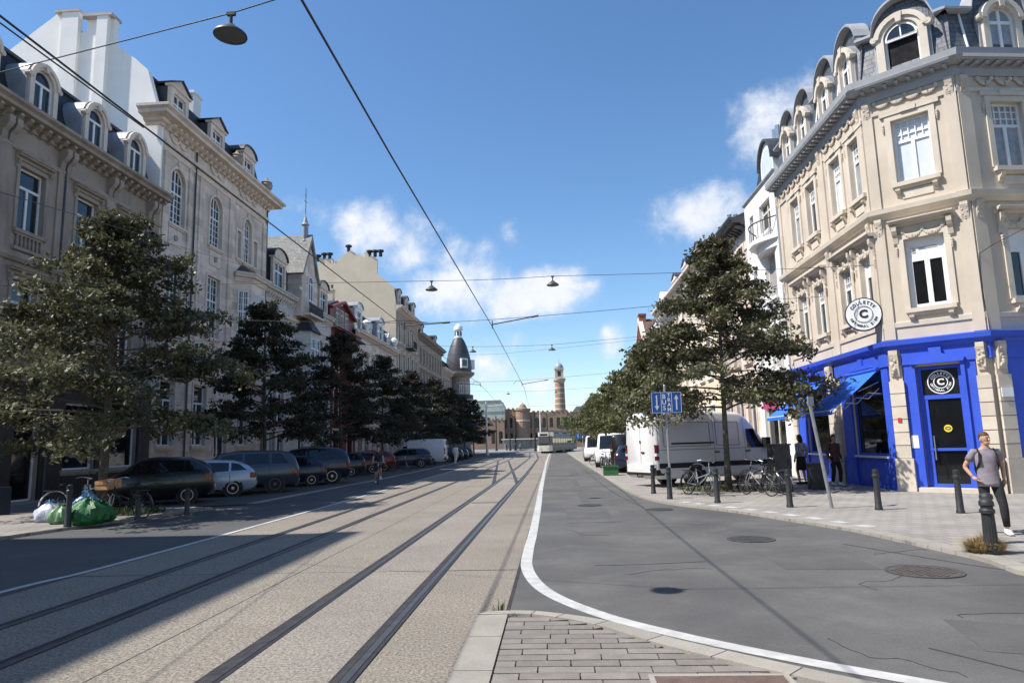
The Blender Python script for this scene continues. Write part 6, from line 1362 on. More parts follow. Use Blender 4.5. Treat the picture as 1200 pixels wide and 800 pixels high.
# ------------------------------------------------------------------ bicycles
def bicycle_parts(frame):
    wh = MB(); r = .34
    wh.lathe([(r-.02,-.018),(r,-.012),(r,.012),(r-.02,.018),(r-.032,.0),(r-.02,-.018)], n=28, axis='y', caps=False)
    sp = MB()
    for k in range(18): a = 2*PI*k/18; sp.tube([(.02*cos(a+.5),.02*(-1)**k,.02*sin(a+.5)),((r-.03)*cos(a),0,(r-.03)*sin(a))], .0022, 3, False)
    sp.tube([(0,-.04,0),(0,.04,0)], .02, 6)
    return wh.mesh('tyre',True), sp.mesh('spokes')
def bicycle(label, loc, rz, frame='paint_black', tilt=R(6), basket=False, crate=False, kind='step', group=None):
    o = thing('bicycle', label, 'bicycle', loc, rz, group); o.rotation_euler = (tilt,0,rz)
    wm, sm = cached('bikewheel', lambda: bicycle_parts(frame)); 
    for x in (-.53,.53):
        w_ = obj('wheel', wm, 'rubber', o, (x,0,.34)); obj('spokes', sm, 'galv', w_)
    f = MB(); bb_ = (-.08,0,.29); seat = (-.22,0,.80); head = (.36,0,.78); headb = (.40,0,.66)
    f.tube([bb_,seat], .017, 6).tube([(-.21,0,.72),head] if kind == 'men' else [(-.15,0,.50),headb], .017, 6).tube([bb_,headb], .019, 6).tube([(-.53,.05,.34),bb_], .011, 5).tube([(-.53,-.05,.34),bb_], .011, 5).tube([(-.53,.05,.34),(-.2,.02,.70)], .010, 5).tube([(-.53,-.05,.34),(-.2,-.02,.70)], .010, 5)
    f.tube([(.345,0,.84),headb], .022, 6)
    obj('frame', f, frame, o)
    obj('fork', MB().tube([headb,(.44,.05,.58),(.53,.05,.34)], .012, 5).tube([headb,(.44,-.05,.58),(.53,-.05,.34)], .012, 5), 'alloy', o)
    obj('handlebar', MB().tube([(.345,0,.82),(.33,0,.98)], .014, 6).tube([(.16,.30,1.0),(.30,.26,1.03),(.36,.10,1.02),(.36,-.10,1.02),(.30,-.26,1.03),(.16,-.30,1.0)], .012, 6), 'alloy', o)
    obj('saddle', MB().add([(-.40,.09,.90),(-.40,-.09,.90),(-.20,-.05,.91),(-.05,-.02,.90),(-.05,.02,.90),(-.20,.05,.91),(-.38,.07,.85),(-.38,-.07,.85),(-.08,0,.86)], [(0,1,2,5),(5,2,3,4),(0,6,7,1),(1,7,8,3,2),(0,5,4,8,6),(3,8,4),(6,8,7)]).tube([seat,(-.24,0,.87)], .013, 6), 'plastic_black', o)
    obj('mudguard', MB().tube([(-.53+.375*cos(a),0,.34+.375*sin(a)) for a in [R(20+20*i) for i in range(9)]], .018, 5).tube([(.53+.375*cos(a),0,.34+.375*sin(a)) for a in [R(30+20*i) for i in range(7)]], .018, 5), frame if kind != 'white' else 'white_trim', o)
    obj('crank', MB().lathe([(.09,-.03),(.09,-.025)], bb_, 14, 'y').tube([(bb_[0],-.05,bb_[2]),(bb_[0]+.12,-.06,bb_[2]-.12),(bb_[0]+.12,-.14,bb_[2]-.12)], .01, 5).tube([(bb_[0],.05,bb_[2]),(bb_[0]-.12,.06,bb_[2]+.12),(bb_[0]-.12,.14,bb_[2]+.12)], .01, 5), 'iron_black', o)
    obj('carrier', MB().box(-.80,-.06,.72,-.34,.06,.735).tube([(-.72,.06,.72),(-.53,.06,.34)], .007, 4).tube([(-.72,-.06,.72),(-.53,-.06,.34)], .007, 4), 'iron_black', o)
    if crate: 
        c = obj('crate', MB().box(.36,-.22,.78,.80,.22,.80).box(.36,-.22,.8,.375,.22,1.0).box(.785,-.22,.8,.80,.22,1.0).box(.376,-.22,.80,.784,-.205,.87).box(.376,-.22,.91,.784,-.205,1.0).box(.376,.205,.80,.784,.22,.87).box(.376,.205,.91,.784,.22,1.0), 'wood_box', o)
    return o
GB = 'bicycles parked on the pavements'
p = G(820,580,.06); bicycle('pale bicycle leaning beside the blue sign post', (p.x,p.y,.06), R(-60), 'alloy', R(-8), group=GB)
p = G(889,580,.06); bicycle('black bicycle locked near the street tree and bin', (p.x,p.y,.06), R(115), 'paint_black', R(6), kind='men', group=GB)
p = G(903,579,.06); bicycle('silver bicycle locked against the black bicycle by the bin', (p.x+.15,p.y+.2,.06), R(112), 'alloy', R(-5), group=GB)
p = G(148,607,.07); bicycle('black bicycle with a wooden crate in front of the black hatchback', (p.x,p.y,.07), R(165), 'paint_black', R(-6), crate=True, group=GB)
p = G(76,606,.07); bicycle('bicycle with a white mudguard standing behind the rubbish bags', (p.x-.2,p.y+.55,.07), R(65), 'paint_black', R(5), kind='white', group=GB)
for i, (x, y, lab) in enumerate(((3.05,44.5,'bicycle propped beside the dark people carrier'),(3.0,47.,'bicycle parked between the dark carrier and a white van'),(3.15,42.2,'bicycle parked next to the green crate'),(3.0,50.,'bicycle parked by the bonnet of the white van past the carrier'))):
    bicycle(lab, (x,y,.06), R(70+20*i), 'paint_black', R(5), group=GB)
for i, (x, y, lab) in enumerate(((-10.9,48.2,'bicycle standing at the tail of the red car'),(-10.6,56.2,'bicycle standing at the tail of the slate blue car'))):
    bicycle(lab, (x,y,.02), R(30), 'paint_black', R(5), group=GB)
# ------------------------------------------------------------------ street furniture
def bollard(label, p, h=.86, kind='plain', z=PZ, group='black iron bollards'):
    o = thing('bollard', label, 'bollard', (p[0],p[1],z), 0, group)
    if kind == 'plain':
        obj('post', cached(('bol',h), lambda: MB().lathe([(.085,0),(.085,.05),(.072,.07),(.060,h*.74),(.060,h*.80)], n=18).mesh('post',True)), 'iron_black', o)
        obj('collar', cached(('bolc',h), lambda: MB().lathe([(.062,h*.80),(.078,h*.815),(.078,h*.86),(.060,h*.88)], n=18).mesh('collar',True)), 'iron_black', o)
        obj('cap', cached(('bolt',h), lambda: MB().lathe([(.060,h*.88),(.066,h*.92),(.062,h*.985),(.045,h),(.01,h*1.005)], n=18).mesh('cap',True)), 'iron_black', o)
    else:
        def fl():
            b = MB(); n = 32; vs = []; fs = []
            for z_, r in ((0,.098),(.08,.098),(.10,.088),(h*.72,.076)):
                for k in range(n): rr_ = r*(1 if k % 2 else .93); a = 2*PI*k/n; vs.append((rr_*cos(a),rr_*sin(a),z_))
            for i in range(3): fs += [(i*n+k,i*n+(k+1)%n,(i+1)*n+(k+1)%n,(i+1)*n+k) for k in range(n)]
            return b.add(vs, fs).mesh('shaft')
        obj('shaft', cached(('fl',h), fl), 'iron_black', o)
        obj('collar', cached(('flc',h), lambda: MB().lathe([(.072,h*.72),(.096,h*.735),(.096,h*.79),(.076,h*.82),(.076,h*.86)], n=24).mesh('collar',True)), 'iron_black', o)
        obj('cap', cached(('flt',h), lambda: MB().lathe([(.076,h*.86),(.092,h*.875),(.092,h*.94),(.07,h*.98),(.035,h*1.0),(.01,h*1.0)], n=24).mesh('cap',True)), 'iron_black', o)
    return o
for px, py, lab in ((1030,597,'black bollard standing between the leaning post and the shop door'),(1126,601,'black bollard in front of the shop doorstep'),(926,594,'black bollard between the parked bicycles and the leaning post'),(841,589,'black bollard before the street tree and white van'),(785,584.5,'black bollard at the foot of the blue sign post'),(766,578,'black bollard at the rear corner of the white van')):
    p = G(px,py,PZ); bollard(lab, p, .90)
p = G(1163,649,PZ); bollard('fluted black post with dry grass round its foot', p, .76, 'fluted', group='fluted posts')
bollard('fluted black post behind the grass-ringed post', (6.58,11.15), .76, 'fluted', group='fluted posts')
p = G(79,617,.07); bollard('dark bollard in front of the rubbish bags', p, .98, 'plain', .07)
p = G(219,600,.07); bollard('small bollard before the rear wheel of the black hatchback', p, .72, 'plain', .012)
p = G(161,608,.07); bollard('short dark bollard beside the bicycle with the crate', p, .62, 'plain', .07)
# blue lane sign
sp = G(787,583,PZ); sgn = thing('traffic_sign', 'blue BUS and TRAM lane sign with two white arrows on a grey pole', 'sign', (sp.x,sp.y,PZ))
obj('pole', MB().tube([(0,0,0),(-.02,0,3.30)], .038, 10).lathe([(.045,3.28),(.02,3.32)], (-.02,0,0), 10), 'galv', sgn, smooth=True)
obj('stay', MB().tube([(-.30,.0,2.46),(-.27,.0,2.33),(-.12,0,2.24),(0,0,2.22)], .016, 6).tube([(.30,.0,2.46),(.27,.0,2.33),(.12,0,2.24),(0,0,2.22)], .016, 6), 'galv', sgn)
b_ = MB(); w_, h_ = .46, .315
rc = []
for cx, cz, a0 in ((w_-.03,h_-.03,0),(-w_+.03,h_-.03,90),(-w_+.03,-h_+.03,180),(w_-.03,-h_+.03,270)):
    rc += [(cx+.03*cos(R(a0+30*k)), cz+.03*sin(R(a0+30*k))) for k in range(4)]
pan = obj('panel', MB().prism(rc, -.062, -.045), 'sign_blue', sgn, (0,0,2.78), rz=R(8))
wb_ = MB()
for x in (-.160,.160): wb_.box(x-.006,-.067,-.29,x+.006,-.062,.29)
wb_.ring([(-.45,-.305),(-.45,.305),(.45,.305),(.45,-.305)], [(-.44,-.295),(-.44,.295),(.44,.295),(.44,-.295)], -.067, -.062)
wb_.add([(x,-.067,z) for x, z in ((-.32,.22),(-.28,.22),(-.28,-.10),(-.235,-.10),(-.30,-.23),(-.365,-.10),(-.32,-.10))], [tuple(range(7))])
wb_.add([(x,-.067,z) for x, z in ((.28,-.22),(.32,-.22),(.32,.10),(.365,.10),(.30,.23),(.235,.10),(.28,.10))], [tuple(range(7))])
for i, ch in enumerate('BUS'): wb_.merge(text_mb(ch, .19, .004, .002), Matrix.Translation((-.075,-.066,.17-i*.17)))
for i, ch in enumerate('TRAM'): wb_.merge(text_mb(ch, .155, .004, .002), Matrix.Translation((.075,-.066,.215-i*.143)))
obj('lettering', wb_, 'sign_white', pan)
# leaning post with a small plate
lp_ = G(975,595,PZ); le = thing('leaning_post', 'leaning grey metal post with a small sign plate on top', 'sign post', (lp_.x,lp_.y,PZ))
obj('pole', MB().tube([(0,0,0),(-.36,-.12,2.60)], .040, 10), 'galv', le, smooth=True)
obj('sign_plate', MB().box(-.012,-.20,-.10,.012,.20,.12), 'galv', le, (-.31,-.10,2.50), rz=R(-38)); obj('clamp', MB().box(-.05,-.05,0,.05,.05,.05), 'galv', le, (-.345,-.115,2.45))
# bins and cabinets
def cabinet(label, loc, w, d, h, rz, nm='litter_bin', cat='bin', mat='plastic_black'):
    o = thing(nm, label, cat, loc, rz); obj('body', MB().prismz([(-w/2,-d/2+.03),(-w/2+.03,-d/2),(w/2-.03,-d/2),(w/2,-d/2+.03),(w/2,d/2),(-w/2,d/2)], 0, h), mat, o)
    obj('lid', MB().box(-w/2-.02,-d/2-.02,h,w/2+.02,d/2+.02,h+.05), mat, o); obj('door_line', MB().box(-w/2+.05,-d/2-.006,.08,w/2-.05,-d/2-.001,.10).box(-w/2+.05,-d/2-.006,h-.12,w/2-.05,-d/2-.001,h-.10).box(w/2-.12,-d/2-.03,h*.55,w/2-.09,-d/2-.001,h*.7), 'iron_black', o); return o
p = G(917,577,PZ); cabinet('dark upright cabinet beside the locked bicycles', (p.x+.05,p.y+.2,PZ), .55, .45, 1.42, R(8), 'utility_cabinet', 'cabinet', 'iron_black')
p = G(958,573,PZ); cabinet('low black bin by the shop window behind the leaning post', (p.x,p.y,PZ), .48, .45, .78, R(-8))
p = G(704,557,PZ); gc = thing('plastic_crate', 'green plastic crate on the pavement beside the dark people carrier', 'crate', (p.x+.5,p.y,PZ))
obj('box', MB().box(-.36,-.28,0,.36,-.25,.42).box(-.36,.25,0,.36,.28,.42).box(-.36,-.25,0,-.33,.25,.42).box(.33,-.25,0,.36,.25,.42).box(-.33,-.25,0,.33,.25,.04), 'bin_green', gc); obj('rim', MB().ring([(-.39,-.31),(-.39,.31),(.39,.31),(.39,-.31)],[(-.32,-.24),(-.32,.24),(.32,.24),(.32,-.24)],0,.04), 'bin_green', gc, (0,0,.42), rot=(R(90),0,0))
p = G(-2,603,.07); sb = thing('sandwich_board', 'dark sandwich board on the pavement before the dingy tan house', 'board', (p.x,p.y,.07), R(40))
for s in (-1,1): obj('panel', MB().prismx([(s*.22,0),(s*.25,0),(s*.05,.78),(s*.02,.78)], -.27, .27), 'black_board', sb)
obj('hinge', MB().box(-.25,-.05,.76,.25,.05,.80), 'iron_black', sb)
# small far signs
fsn = thing('blue_sign', 'square blue parking sign on a pole beside the triangular sign', 'sign', (2.95,73.,PZ)); obj('pole', MB().tube([(0,0,0),(0,0,2.9)], .04, 8), 'galv', fsn); obj('panel', MB().box(-.75,-.06,2.0,.75,-.04,2.75), 'sign_blue', fsn); obj('mark', MB().box(-.5,-.07,2.1,-.44,-.061,2.6).box(-.05,-.07,2.1,.05,-.061,2.6).box(.44,-.07,2.1,.5,-.061,2.6), 'sign_white', fsn)
tsn = thing('warning_sign', 'red-edged triangular sign beside the square blue sign', 'sign', (4.15,70.,PZ)); obj('pole', MB().tube([(0,0,0),(0,0,2.9)], .04, 8), 'galv', tsn); tp_ = obj('panel', MB().prism([(-.48,2.05),(.48,2.05),(0,2.88)], -.06, -.04), 'sign_red', tsn); obj('face', MB().prism([(-.28,2.17),(.28,2.17),(0,2.65)], -.07, -.061), 'sign_white', tp_)
# rubbish bags
def bag(label, loc, r, mat, seed, tie=None):
    rd = random.Random(seed); o = thing('rubbish_bag', label, 'rubbish bag', loc, rd.uniform(0,6), 'rubbish bags under the broad tree')
    b = MB().lathe([(.02,0),(r*.75,.0),(r*.98,r*.25),(r,r*.6),(r*.86,r*1.0),(r*.55,r*1.3),(r*.16,r*1.5),(r*.10,r*1.56)], n=44)
    ph = [rd.uniform(0,6.3) for _ in range(6)]
    def wob(v):
        x, y, z = v; a = math.atan2(y,x); k = 1+.09*sin(3*a+ph[0]+z*6)+.06*sin(7*a+ph[1]-z*11)+.04*sin(13*a+ph[2]+z*15)+.07*min(1,z/(r*.8))*(abs(sin(8*a+ph[4]+z*3))-.5)+.03*sin(21*a+z*30+ph[5]); return (x*k, y*k*1.05, z*(1+.05*sin(5*a+ph[3])))
    b.v = [wob(v) for v in b.v]; obj('sack', b, mat, o, smooth=True)
    k = MB()
    for i in range(7):
        a = 2*PI*i/7+rd.random(); h2 = r*.35*rd.uniform(.7,1.2); k.add([(0,0,r*1.48),(r*.22*cos(a-.3),r*.22*sin(a-.3),r*1.5+h2),(r*.42*cos(a),r*.42*sin(a),r*1.5+h2*.6),(r*.22*cos(a+.4),r*.22*sin(a+.4),r*1.5+h2*.4)], [(0,1,2),(0,2,3)])
    obj('tied_neck', k, tie or mat, o); return o
for px, py, r, m, tie, lab, sd in ((102,614,.40,'bag_green','bag_blue','large green rubbish bag tied with blue behind the dark bollard',3),(70,613,.28,'bag_pale','bag_pale','pale green rubbish bag leaning on the dark bollard',5),(57,611,.31,'bag_white','bag_blue','whitish rubbish bag with blue neck at the end of the heap',8),(118,611,.30,'bag_green','bag_green','smaller green rubbish bag against the bicycle with the crate',13)):
    p = G(px,py,.07); bag(lab, (p.x,p.y,.07), r, m, sd, tie)
p = G(98,607,.07); bag('blue topped rubbish bag lying behind the large green bag', (p.x-.05,p.y+.15,.07), .40, 'bag_blue', 17, 'bag_blue')
# poles and shelters on the square
for px, py, m, lab, hh in ((571,533,'white_trim','pale lamp post at the near edge of the square',8.5),(582,528,'iron_black','dark overhead-line pole next to the pale post',8.6),(598,527,'iron_black','dark overhead-line pole by the glass shelter',8.6),(604,526,'iron_black','dark overhead-line pole just past the shelter',8.4),(627.5,528.5,'iron_black','dark overhead-line pole beside the tram',8.4),(634,524,'white_trim','pale pole rising behind the tram roof',9.6),(642,523,'iron_black','dark pole behind the tram',9.)):
    p = G(px,py); p.z = 0; p = p*min(1., 170/p.y); o = thing('line_pole', lab, 'pole', (p.x,p.y,0), 0, 'overhead line poles on the square')
    obj('shaft', MB().tube([(0,0,0),(0,0,hh)], [.20,.13], 10), m, o); obj('base', MB().lathe([(.32,0),(.32,.4),(.2,.5)], n=10), m, o); obj('arm', MB().tube([(0,0,hh-.8),(2.6,0,hh-.5)], .05, 6), m, o)
sh = thing('tram_shelter', 'glass tram shelter on the square', 'shelter', (-8.5,176.,0)); obj('roof', MB().box(-5,-1.4,2.7,9.5,1.4,2.9), 'white_trim', sh)
for x in (-4.8,-1.2,2.4,6.,9.3): obj('post', MB().box(x-.06,1.0,0,x+.06,1.15,2.7), 'galv', sh)
for x in (-3.,.6,4.2,7.6): obj('glass_panel', MB().box(x-1.6,1.05,.3,x+1.5,1.08,2.5), 'glass_curtain', sh)

# ------------------------------------------------------------------ people
def skin_mb(J, E, root):
    names = list(J); me = bpy.data.meshes.new('sk'); me.from_pydata([J[n][0] for n in names], [(names.index(a),names.index(b)) for a, b in E], [])
    o = bpy.data.objects.new('sk', me); COL.objects.link(o); o.modifiers.new('s','SKIN'); 
    for i, n in enumerate(names):
        r = J[n][1]; me.skin_vertices[0].data[i].radius = (r, r); me.skin_vertices[0].data[i].use_root = (n == root)
    sub = o.modifiers.new('u','SUBSURF'); sub.levels = 2; sub.render_levels = 2
    dg = bpy.context.evaluated_depsgraph_get(); ev = o.evaluated_get(dg); m2 = ev.to_mesh(); b = MB(); b.add([v.co.copy() for v in m2.vertices], [tuple(p.vertices) for p in m2.polygons]); ev.to_mesh_clear()
    bpy.data.objects.remove(o); bpy.data.meshes.remove(me); return b
def rings_mb(rs, n=16):
    b = MB(); vs = []; fs = []
    for cx, cy, cz, rx, ry in rs: vs += [(cx+rx*cos(2*PI*k/n), cy+ry*sin(2*PI*k/n), cz) for k in range(n)]
    for i in range(len(rs)-1): fs += [(i*n+k,i*n+(k+1)%n,(i+1)*n+(k+1)%n,(i+1)*n+k) for k in range(n)]
    return b.add(vs, fs+[tuple(range(n)), tuple((len(rs)-1)*n+k for k in range(n-1,-1,-1))])
def hand(b, wrist, palm, sx):
    w = Vector(wrist); p = Vector(palm); d = (p-w).normalized(); side = Vector((0,1,0)) if abs(d.y) < .8 else Vector((1,0,0)); b.tube([w, w+(p-w)*.5, p], [.026,.036,.034], 8)
    nrm = d.cross(side).normalized()
    for k in range(4):
        o = side*(k-1.5)*.017; L_ = (.070,.080,.075,.058)[k]; a = p+o; m = a+d*L_*.55+nrm*sx*.010; e = a+d*L_+nrm*sx*.028; b.tube([a-d*.02,m,e], [.0095,.0085,.0065], 6)
    a = w+(p-w)*.45+side*.03; b.tube([a, a+side*.025+d*.03, a+side*.022+d*.06], [.012,.010,.008], 6)
def person(label, loc, yaw, top, legs, hair='hair_dark', P=None, skirt=False, shoes='shoe_white', bare=False, longhair=False, pack=None, sleeve=.55, scale=1., look=0., female=False, collar=True):
    """faces local -y"""
    q = dict(pel=(0,0,.95), sp=(0,.01,1.14), ch=(0,.015,1.36), nk=(0,-.0,1.50), hd=(0,-.018,1.642), sl=(.185,.02,1.42), sr=(-.185,.02,1.42), el=(.25,.07,1.15), er=(-.25,.07,1.15), wl=(.26,-.04,.92), wr=(-.26,-.04,.92), pl=(.26,-.07,.85), pr=(-.26,-.07,.85),
             hl=(.095,0,.91), hr=(-.095,0,.91), kl=(.11,-.10,.50), kr=(-.10,.02,.50), al=(.12,-.06,.09), ar=(-.11,.20,.12))
    if P: q.update(P)
    V = {k: Vector(v) for k, v in q.items()}
    o = thing('person', label, 'person', loc, yaw, None); o.scale = (scale,)*3
    J = dict(pel=(V['pel'],.115), sp=(V['sp'],.115), ch=(V['ch'],.13), nk=(V['nk'],.062), hb=(V['nk']+Vector((0,-.005,.06)),.056), hd=(V['hd'],.068),
             sl=(V['sl'],.058), el=(V['el'],.042), wl=(V['wl'],.028), sr=(V['sr'],.058), er=(V['er'],.042), wr=(V['wr'],.028),
             hl=(V['hl'],.092), kl=(V['kl'],.060), al=(V['al'],.038), hr=(V['hr'],.092), kr=(V['kr'],.060), ar=(V['ar'],.038))
    E = [('pel','sp'),('sp','ch'),('ch','nk'),('nk','hb'),('hb','hd'),('ch','sl'),('sl','el'),('el','wl'),('ch','sr'),('sr','er'),('er','wr'),('pel','hl'),('hl','kl'),('kl','al'),('pel','hr'),('hr','kr'),('kr','ar')]
    b = skin_mb(J, E, 'pel'); hand(b, V['wl'], V['pl'], -1); hand(b, V['wr'], V['pr'], 1)
    hd = V['hd']; Rl = Matrix.Translation(hd) @ Matrix.Rotation(look,4,'Z')
    hm = MB().ball((0,0,.02), .1, 16, (.74,.92,1.12)); hm.ball((0,-.030,-.055), .062, 12, (.86,.88,.95)); hm.tube([(0,-.090,.025),(0,-.112,-.012),(0,-.095,-.022)], [.010,.016,.012], 6)
    for s in (-1,1): hm.ball((s*.075,.008,.0), .026, 8, (.35,.7,1.1))
    hm.tube([(-.022,-.088,-.052),(0,-.094,-.050),(.022,-.088,-.052)], .006, 5)
    b.merge(hm, Rl); obj('body', b, 'skin', o, smooth='all')
    for s in (-1,1): obj('eye', MB().ball(tuple(Rl @ Vector((s*.030,-.087,.022))), .0065, 8), 'hair_dark', o); obj('eyebrow', MB().tube([tuple(Rl @ Vector((s*.014,-.092,.043))), tuple(Rl @ Vector((s*.044,-.083,.043)))], .0028, 5), hair, o)
    hb = MB(); hh = MB().ball((0,.012,.050), .100, 16, (.81,.96,.98)); hh.v = [v for v in hh.v]
    keep = []
    cut = lambda v: v[2] > .075-.0*v[1] or v[1] > .020
    hh2 = MB(); vs_ = [(x, (y if y > -.078 else -.078), (z if cut((x,y,z)) else .078+.12*(z-.078))) for x, y, z in hh.v]; hh2.add(vs_, hh.f)
    hb.merge(hh2, Rl)
    if longhair: hb.merge(rings_mb([(0,.05,.06,.080,.055),(0,.065,-.05,.092,.055),(0,.07,-.15,.085,.045),(0,.065,-.22,.055,.03)], 12), Rl)
    obj('hair', hb, hair, o, smooth='all')
    # upper garment
    fx = .90 if female else 1.
    def off(k): return V[k]
    sh_ = rings_mb([(off('pel').x,off('pel').y,V['pel'].z-.13,.196*fx,.150),(off('pel').x,off('pel').y,V['pel'].z-.06,.186*fx,.138),(off('pel').x,off('pel').y,V['pel'].z+.03,.172*fx,.125),(off('sp').x,off('sp').y-.005,V['sp'].z,.165*fx,.120),(off('ch').x,off('ch').y-.01,V['ch'].z-.08,.186*fx,.130),(off('ch').x,off('ch').y,V['ch'].z+.03,.198*fx,.122),(off('ch').x,off('ch').y+.005,V['ch'].z+.085,.165*fx,.098),(off('nk').x,off('nk').y+.008,V['nk'].z-.02,.085,.075),(off('nk').x,off('nk').y+.004,V['nk'].z+.002,.068,.066)], 20)
    for a, c in (('sl','el'),('sr','er')):
        w_ = 'wl' if a == 'sl' else 'wr'; A, C, Wd = V[a], V[c], V[w_]; inn = A+(V['ch']-A)*.35+Vector((0,0,.01))
        if sleeve <= 1: pth = [inn, A, A+(C-A)*sleeve*.6, A+(C-A)*sleeve]; rad = [.070,.070,.066,.066]
        else: pth = [inn, A, A+(C-A)*.6, C, C+(Wd-C)*.5, C+(Wd-C)*.95]; rad = [.075,.078,.066,.056,.048,.042]
        sh_.tube(pth, rad, 12)
    obj('shirt' if not longhair else 'top', sh_, top, o, smooth='all')
    # lower garment
    if skirt:
        obj('skirt', rings_mb([(V['pel'].x,V['pel'].y,V['pel'].z+.05,.160,.125),(V['pel'].x,V['pel'].y,V['pel'].z-.12,.190,.150),(V['pel'].x,V['pel'].y-.02,.60,.200,.165),(V['pel'].x,V['pel'].y-.02,.50,.200,.17)], 18), legs, o, smooth='all')
    else:
        tr_ = rings_mb([(V['pel'].x,V['pel'].y,V['pel'].z+.05,.158,.118),(V['pel'].x,V['pel'].y,V['pel'].z-.03,.170,.128),(V['pel'].x,V['pel'].y,V['pel'].z-.12,.168,.125)], 18)
        for h_, k_, a_ in (('hl','kl','al'),('hr','kr','ar')):
            Hh, K, A = V[h_], V[k_], V[a_]; e = .42 if bare else 1.0
            pth = [Hh+Vector((0,0,.04)), Hh+(K-Hh)*.25, Hh+(K-Hh)*.7, K]; rad = [.088,.094,.080,.070]
            if not bare: pth += [K+(A-K)*.35, K+(A-K)*.9]; rad += [.068,.052]
            tr_.tube(pth, rad, 12)
        obj('trousers', tr_, legs, o, smooth='all')
    for a_, k_ in (('al','kl'),('ar','kr')):
        A = V[a_]; K = V[k_]; f = Vector((0,-1,0)); f.z = 0; tilt = max(0, A.z-.09)*1.6
        sh2 = MB(); h0 = A.z-.085
        for (t, hw, hz, up) in ((-.09,.030,.075,.0),(-.05,.040,.095,.0),(.02,.042,.085,0),(.09,.047,.062,0),(.145,.045,.046,0),(.185,.026,.032,.006)):
            c = A+f*t; zz_ = h0-tilt*t; n0 = len(sh2.v); sh2.v += [tuple(Vector((c.x+s*hw, c.y, zz_+z))) for s, z in ((-1,up),(-1,hz*.55),(-.55,hz),(.55,hz),(1,hz*.55),(1,up))]
            if n0: sh2.f += [(n0-6+k, n0-6+(k+1)%6, n0+(k+1)%6, n0+k) for k in range(6)]
        sh2.f += [tuple(range(6)), tuple(range(len(sh2.v)-1,len(sh2.v)-7,-1))]
        obj('shoe', sh2, shoes, o, smooth='all')
    if pack:
        bk = obj('backpack', rings_mb([(0,.19,1.02,.13,.075),(0,.20,1.10,.15,.09),(0,.20,1.30,.15,.09),(0,.19,1.42,.12,.07),(0,.18,1.46,.05,.03)], 14), pack, o, smooth='all')
        for s in (-1,1): obj('strap', MB().tube([(s*.11,.14,1.42),(s*.125,.0,1.475),(s*.13,-.10,1.40),(s*.145,-.115,1.25),(s*.165,.0,1.12),(s*.12,.14,1.08)], .019, 6), pack, bk)
    return o
mp = G(1167,625,PZ)
person('young man in mauve tee and black trousers with a backpack, walking past the post', (mp.x,mp.y,PZ), R(-14), 'tee_mauve', 'trousers_black', 'hair_brown',
       dict(er=(-.33,.10,1.16), wr=(-.25,-.02,.985), pr=(-.20,-.08,.93), el=(.27,.12,1.16), wl=(.25,.06,.93), pl=(.24,.03,.86), kl=(.13,-.13,.51), al=(.14,-.15,.10), kr=(-.09,.02,.50), ar=(-.08,.16,.11)), pack='cloth_black', look=R(26), scale=.945)
person('woman in grey patterned top and black skirt standing by the shop', (8.75,25.3,PZ), R(-150), 'cloth_grey', 'cloth_black', 'hair_dark', dict(kr=(-.10,-.02,.50), ar=(-.11,.04,.09), al=(.12,-.02,.09)), skirt=True, shoes='cloth_black', sleeve=1.5, scale=.98, female=True, longhair=True)
person('woman in red patterned top and black trousers by the shop window', (9.55,24.35,PZ), R(20), 'cloth_red', 'cloth_black', 'hair_dark', dict(kr=(-.10,-.02,.50), ar=(-.11,.06,.10), al=(.12,-.05,.09)), sleeve=1.5, scale=.96, female=True, longhair=True)
cy = G(443,567); 
bk = bicycle('bicycle ridden along the shaded lane by a person in dark top', (cy.x,cy.y,.01), R(-75), 'paint_black', 0, group=None)
person('cyclist in dark top and white shoes riding along the shaded lane', (cy.x-.06,cy.y+.22,.03), R(15), 'cloth_navy', 'cloth_navy', 'hair_dark', dict(pel=(0,.02,.98), sp=(0,-.04,1.16), ch=(0,-.12,1.36), nk=(0,-.17,1.50), hd=(0,-.20,1.655), sl=(.18,-.12,1.42), sr=(-.18,-.12,1.42), el=(.24,-.30,1.20), er=(-.24,-.30,1.20), wl=(.24,-.46,1.05), wr=(-.24,-.46,1.05), pl=(.24,-.52,1.03), pr=(-.24,-.52,1.03), hl=(.09,0,.94), hr=(-.09,0,.94), kl=(.12,-.36,.72), kr=(-.12,-.26,.56), al=(.12,-.20,.34), ar=(-.12,-.12,.14)), bare=True, scale=.98)
p = G(534,543); person('person in white clothes standing at the tail of the white delivery van', (p.x,p.y,.02), R(160), 'white_trim', 'white_trim', 'hair_dark', None, sleeve=1.5)
for px, py, lab, t_, a_ in ((604,528.5,'dark-clad person waiting by the glass shelter','cloth_navy',0),(610,528.8,'person in grey near the dark pole by the tram','cloth_grey',40),(594,529,'person in black crossing the square by the poles','cloth_black',80)):
    p = G(px,py); p.z = 0; p = p*min(1,168/p.y); person(lab, (p.x,p.y,.014), R(a_), t_, 'cloth_black', 'hair_dark', None, sleeve=1.5)

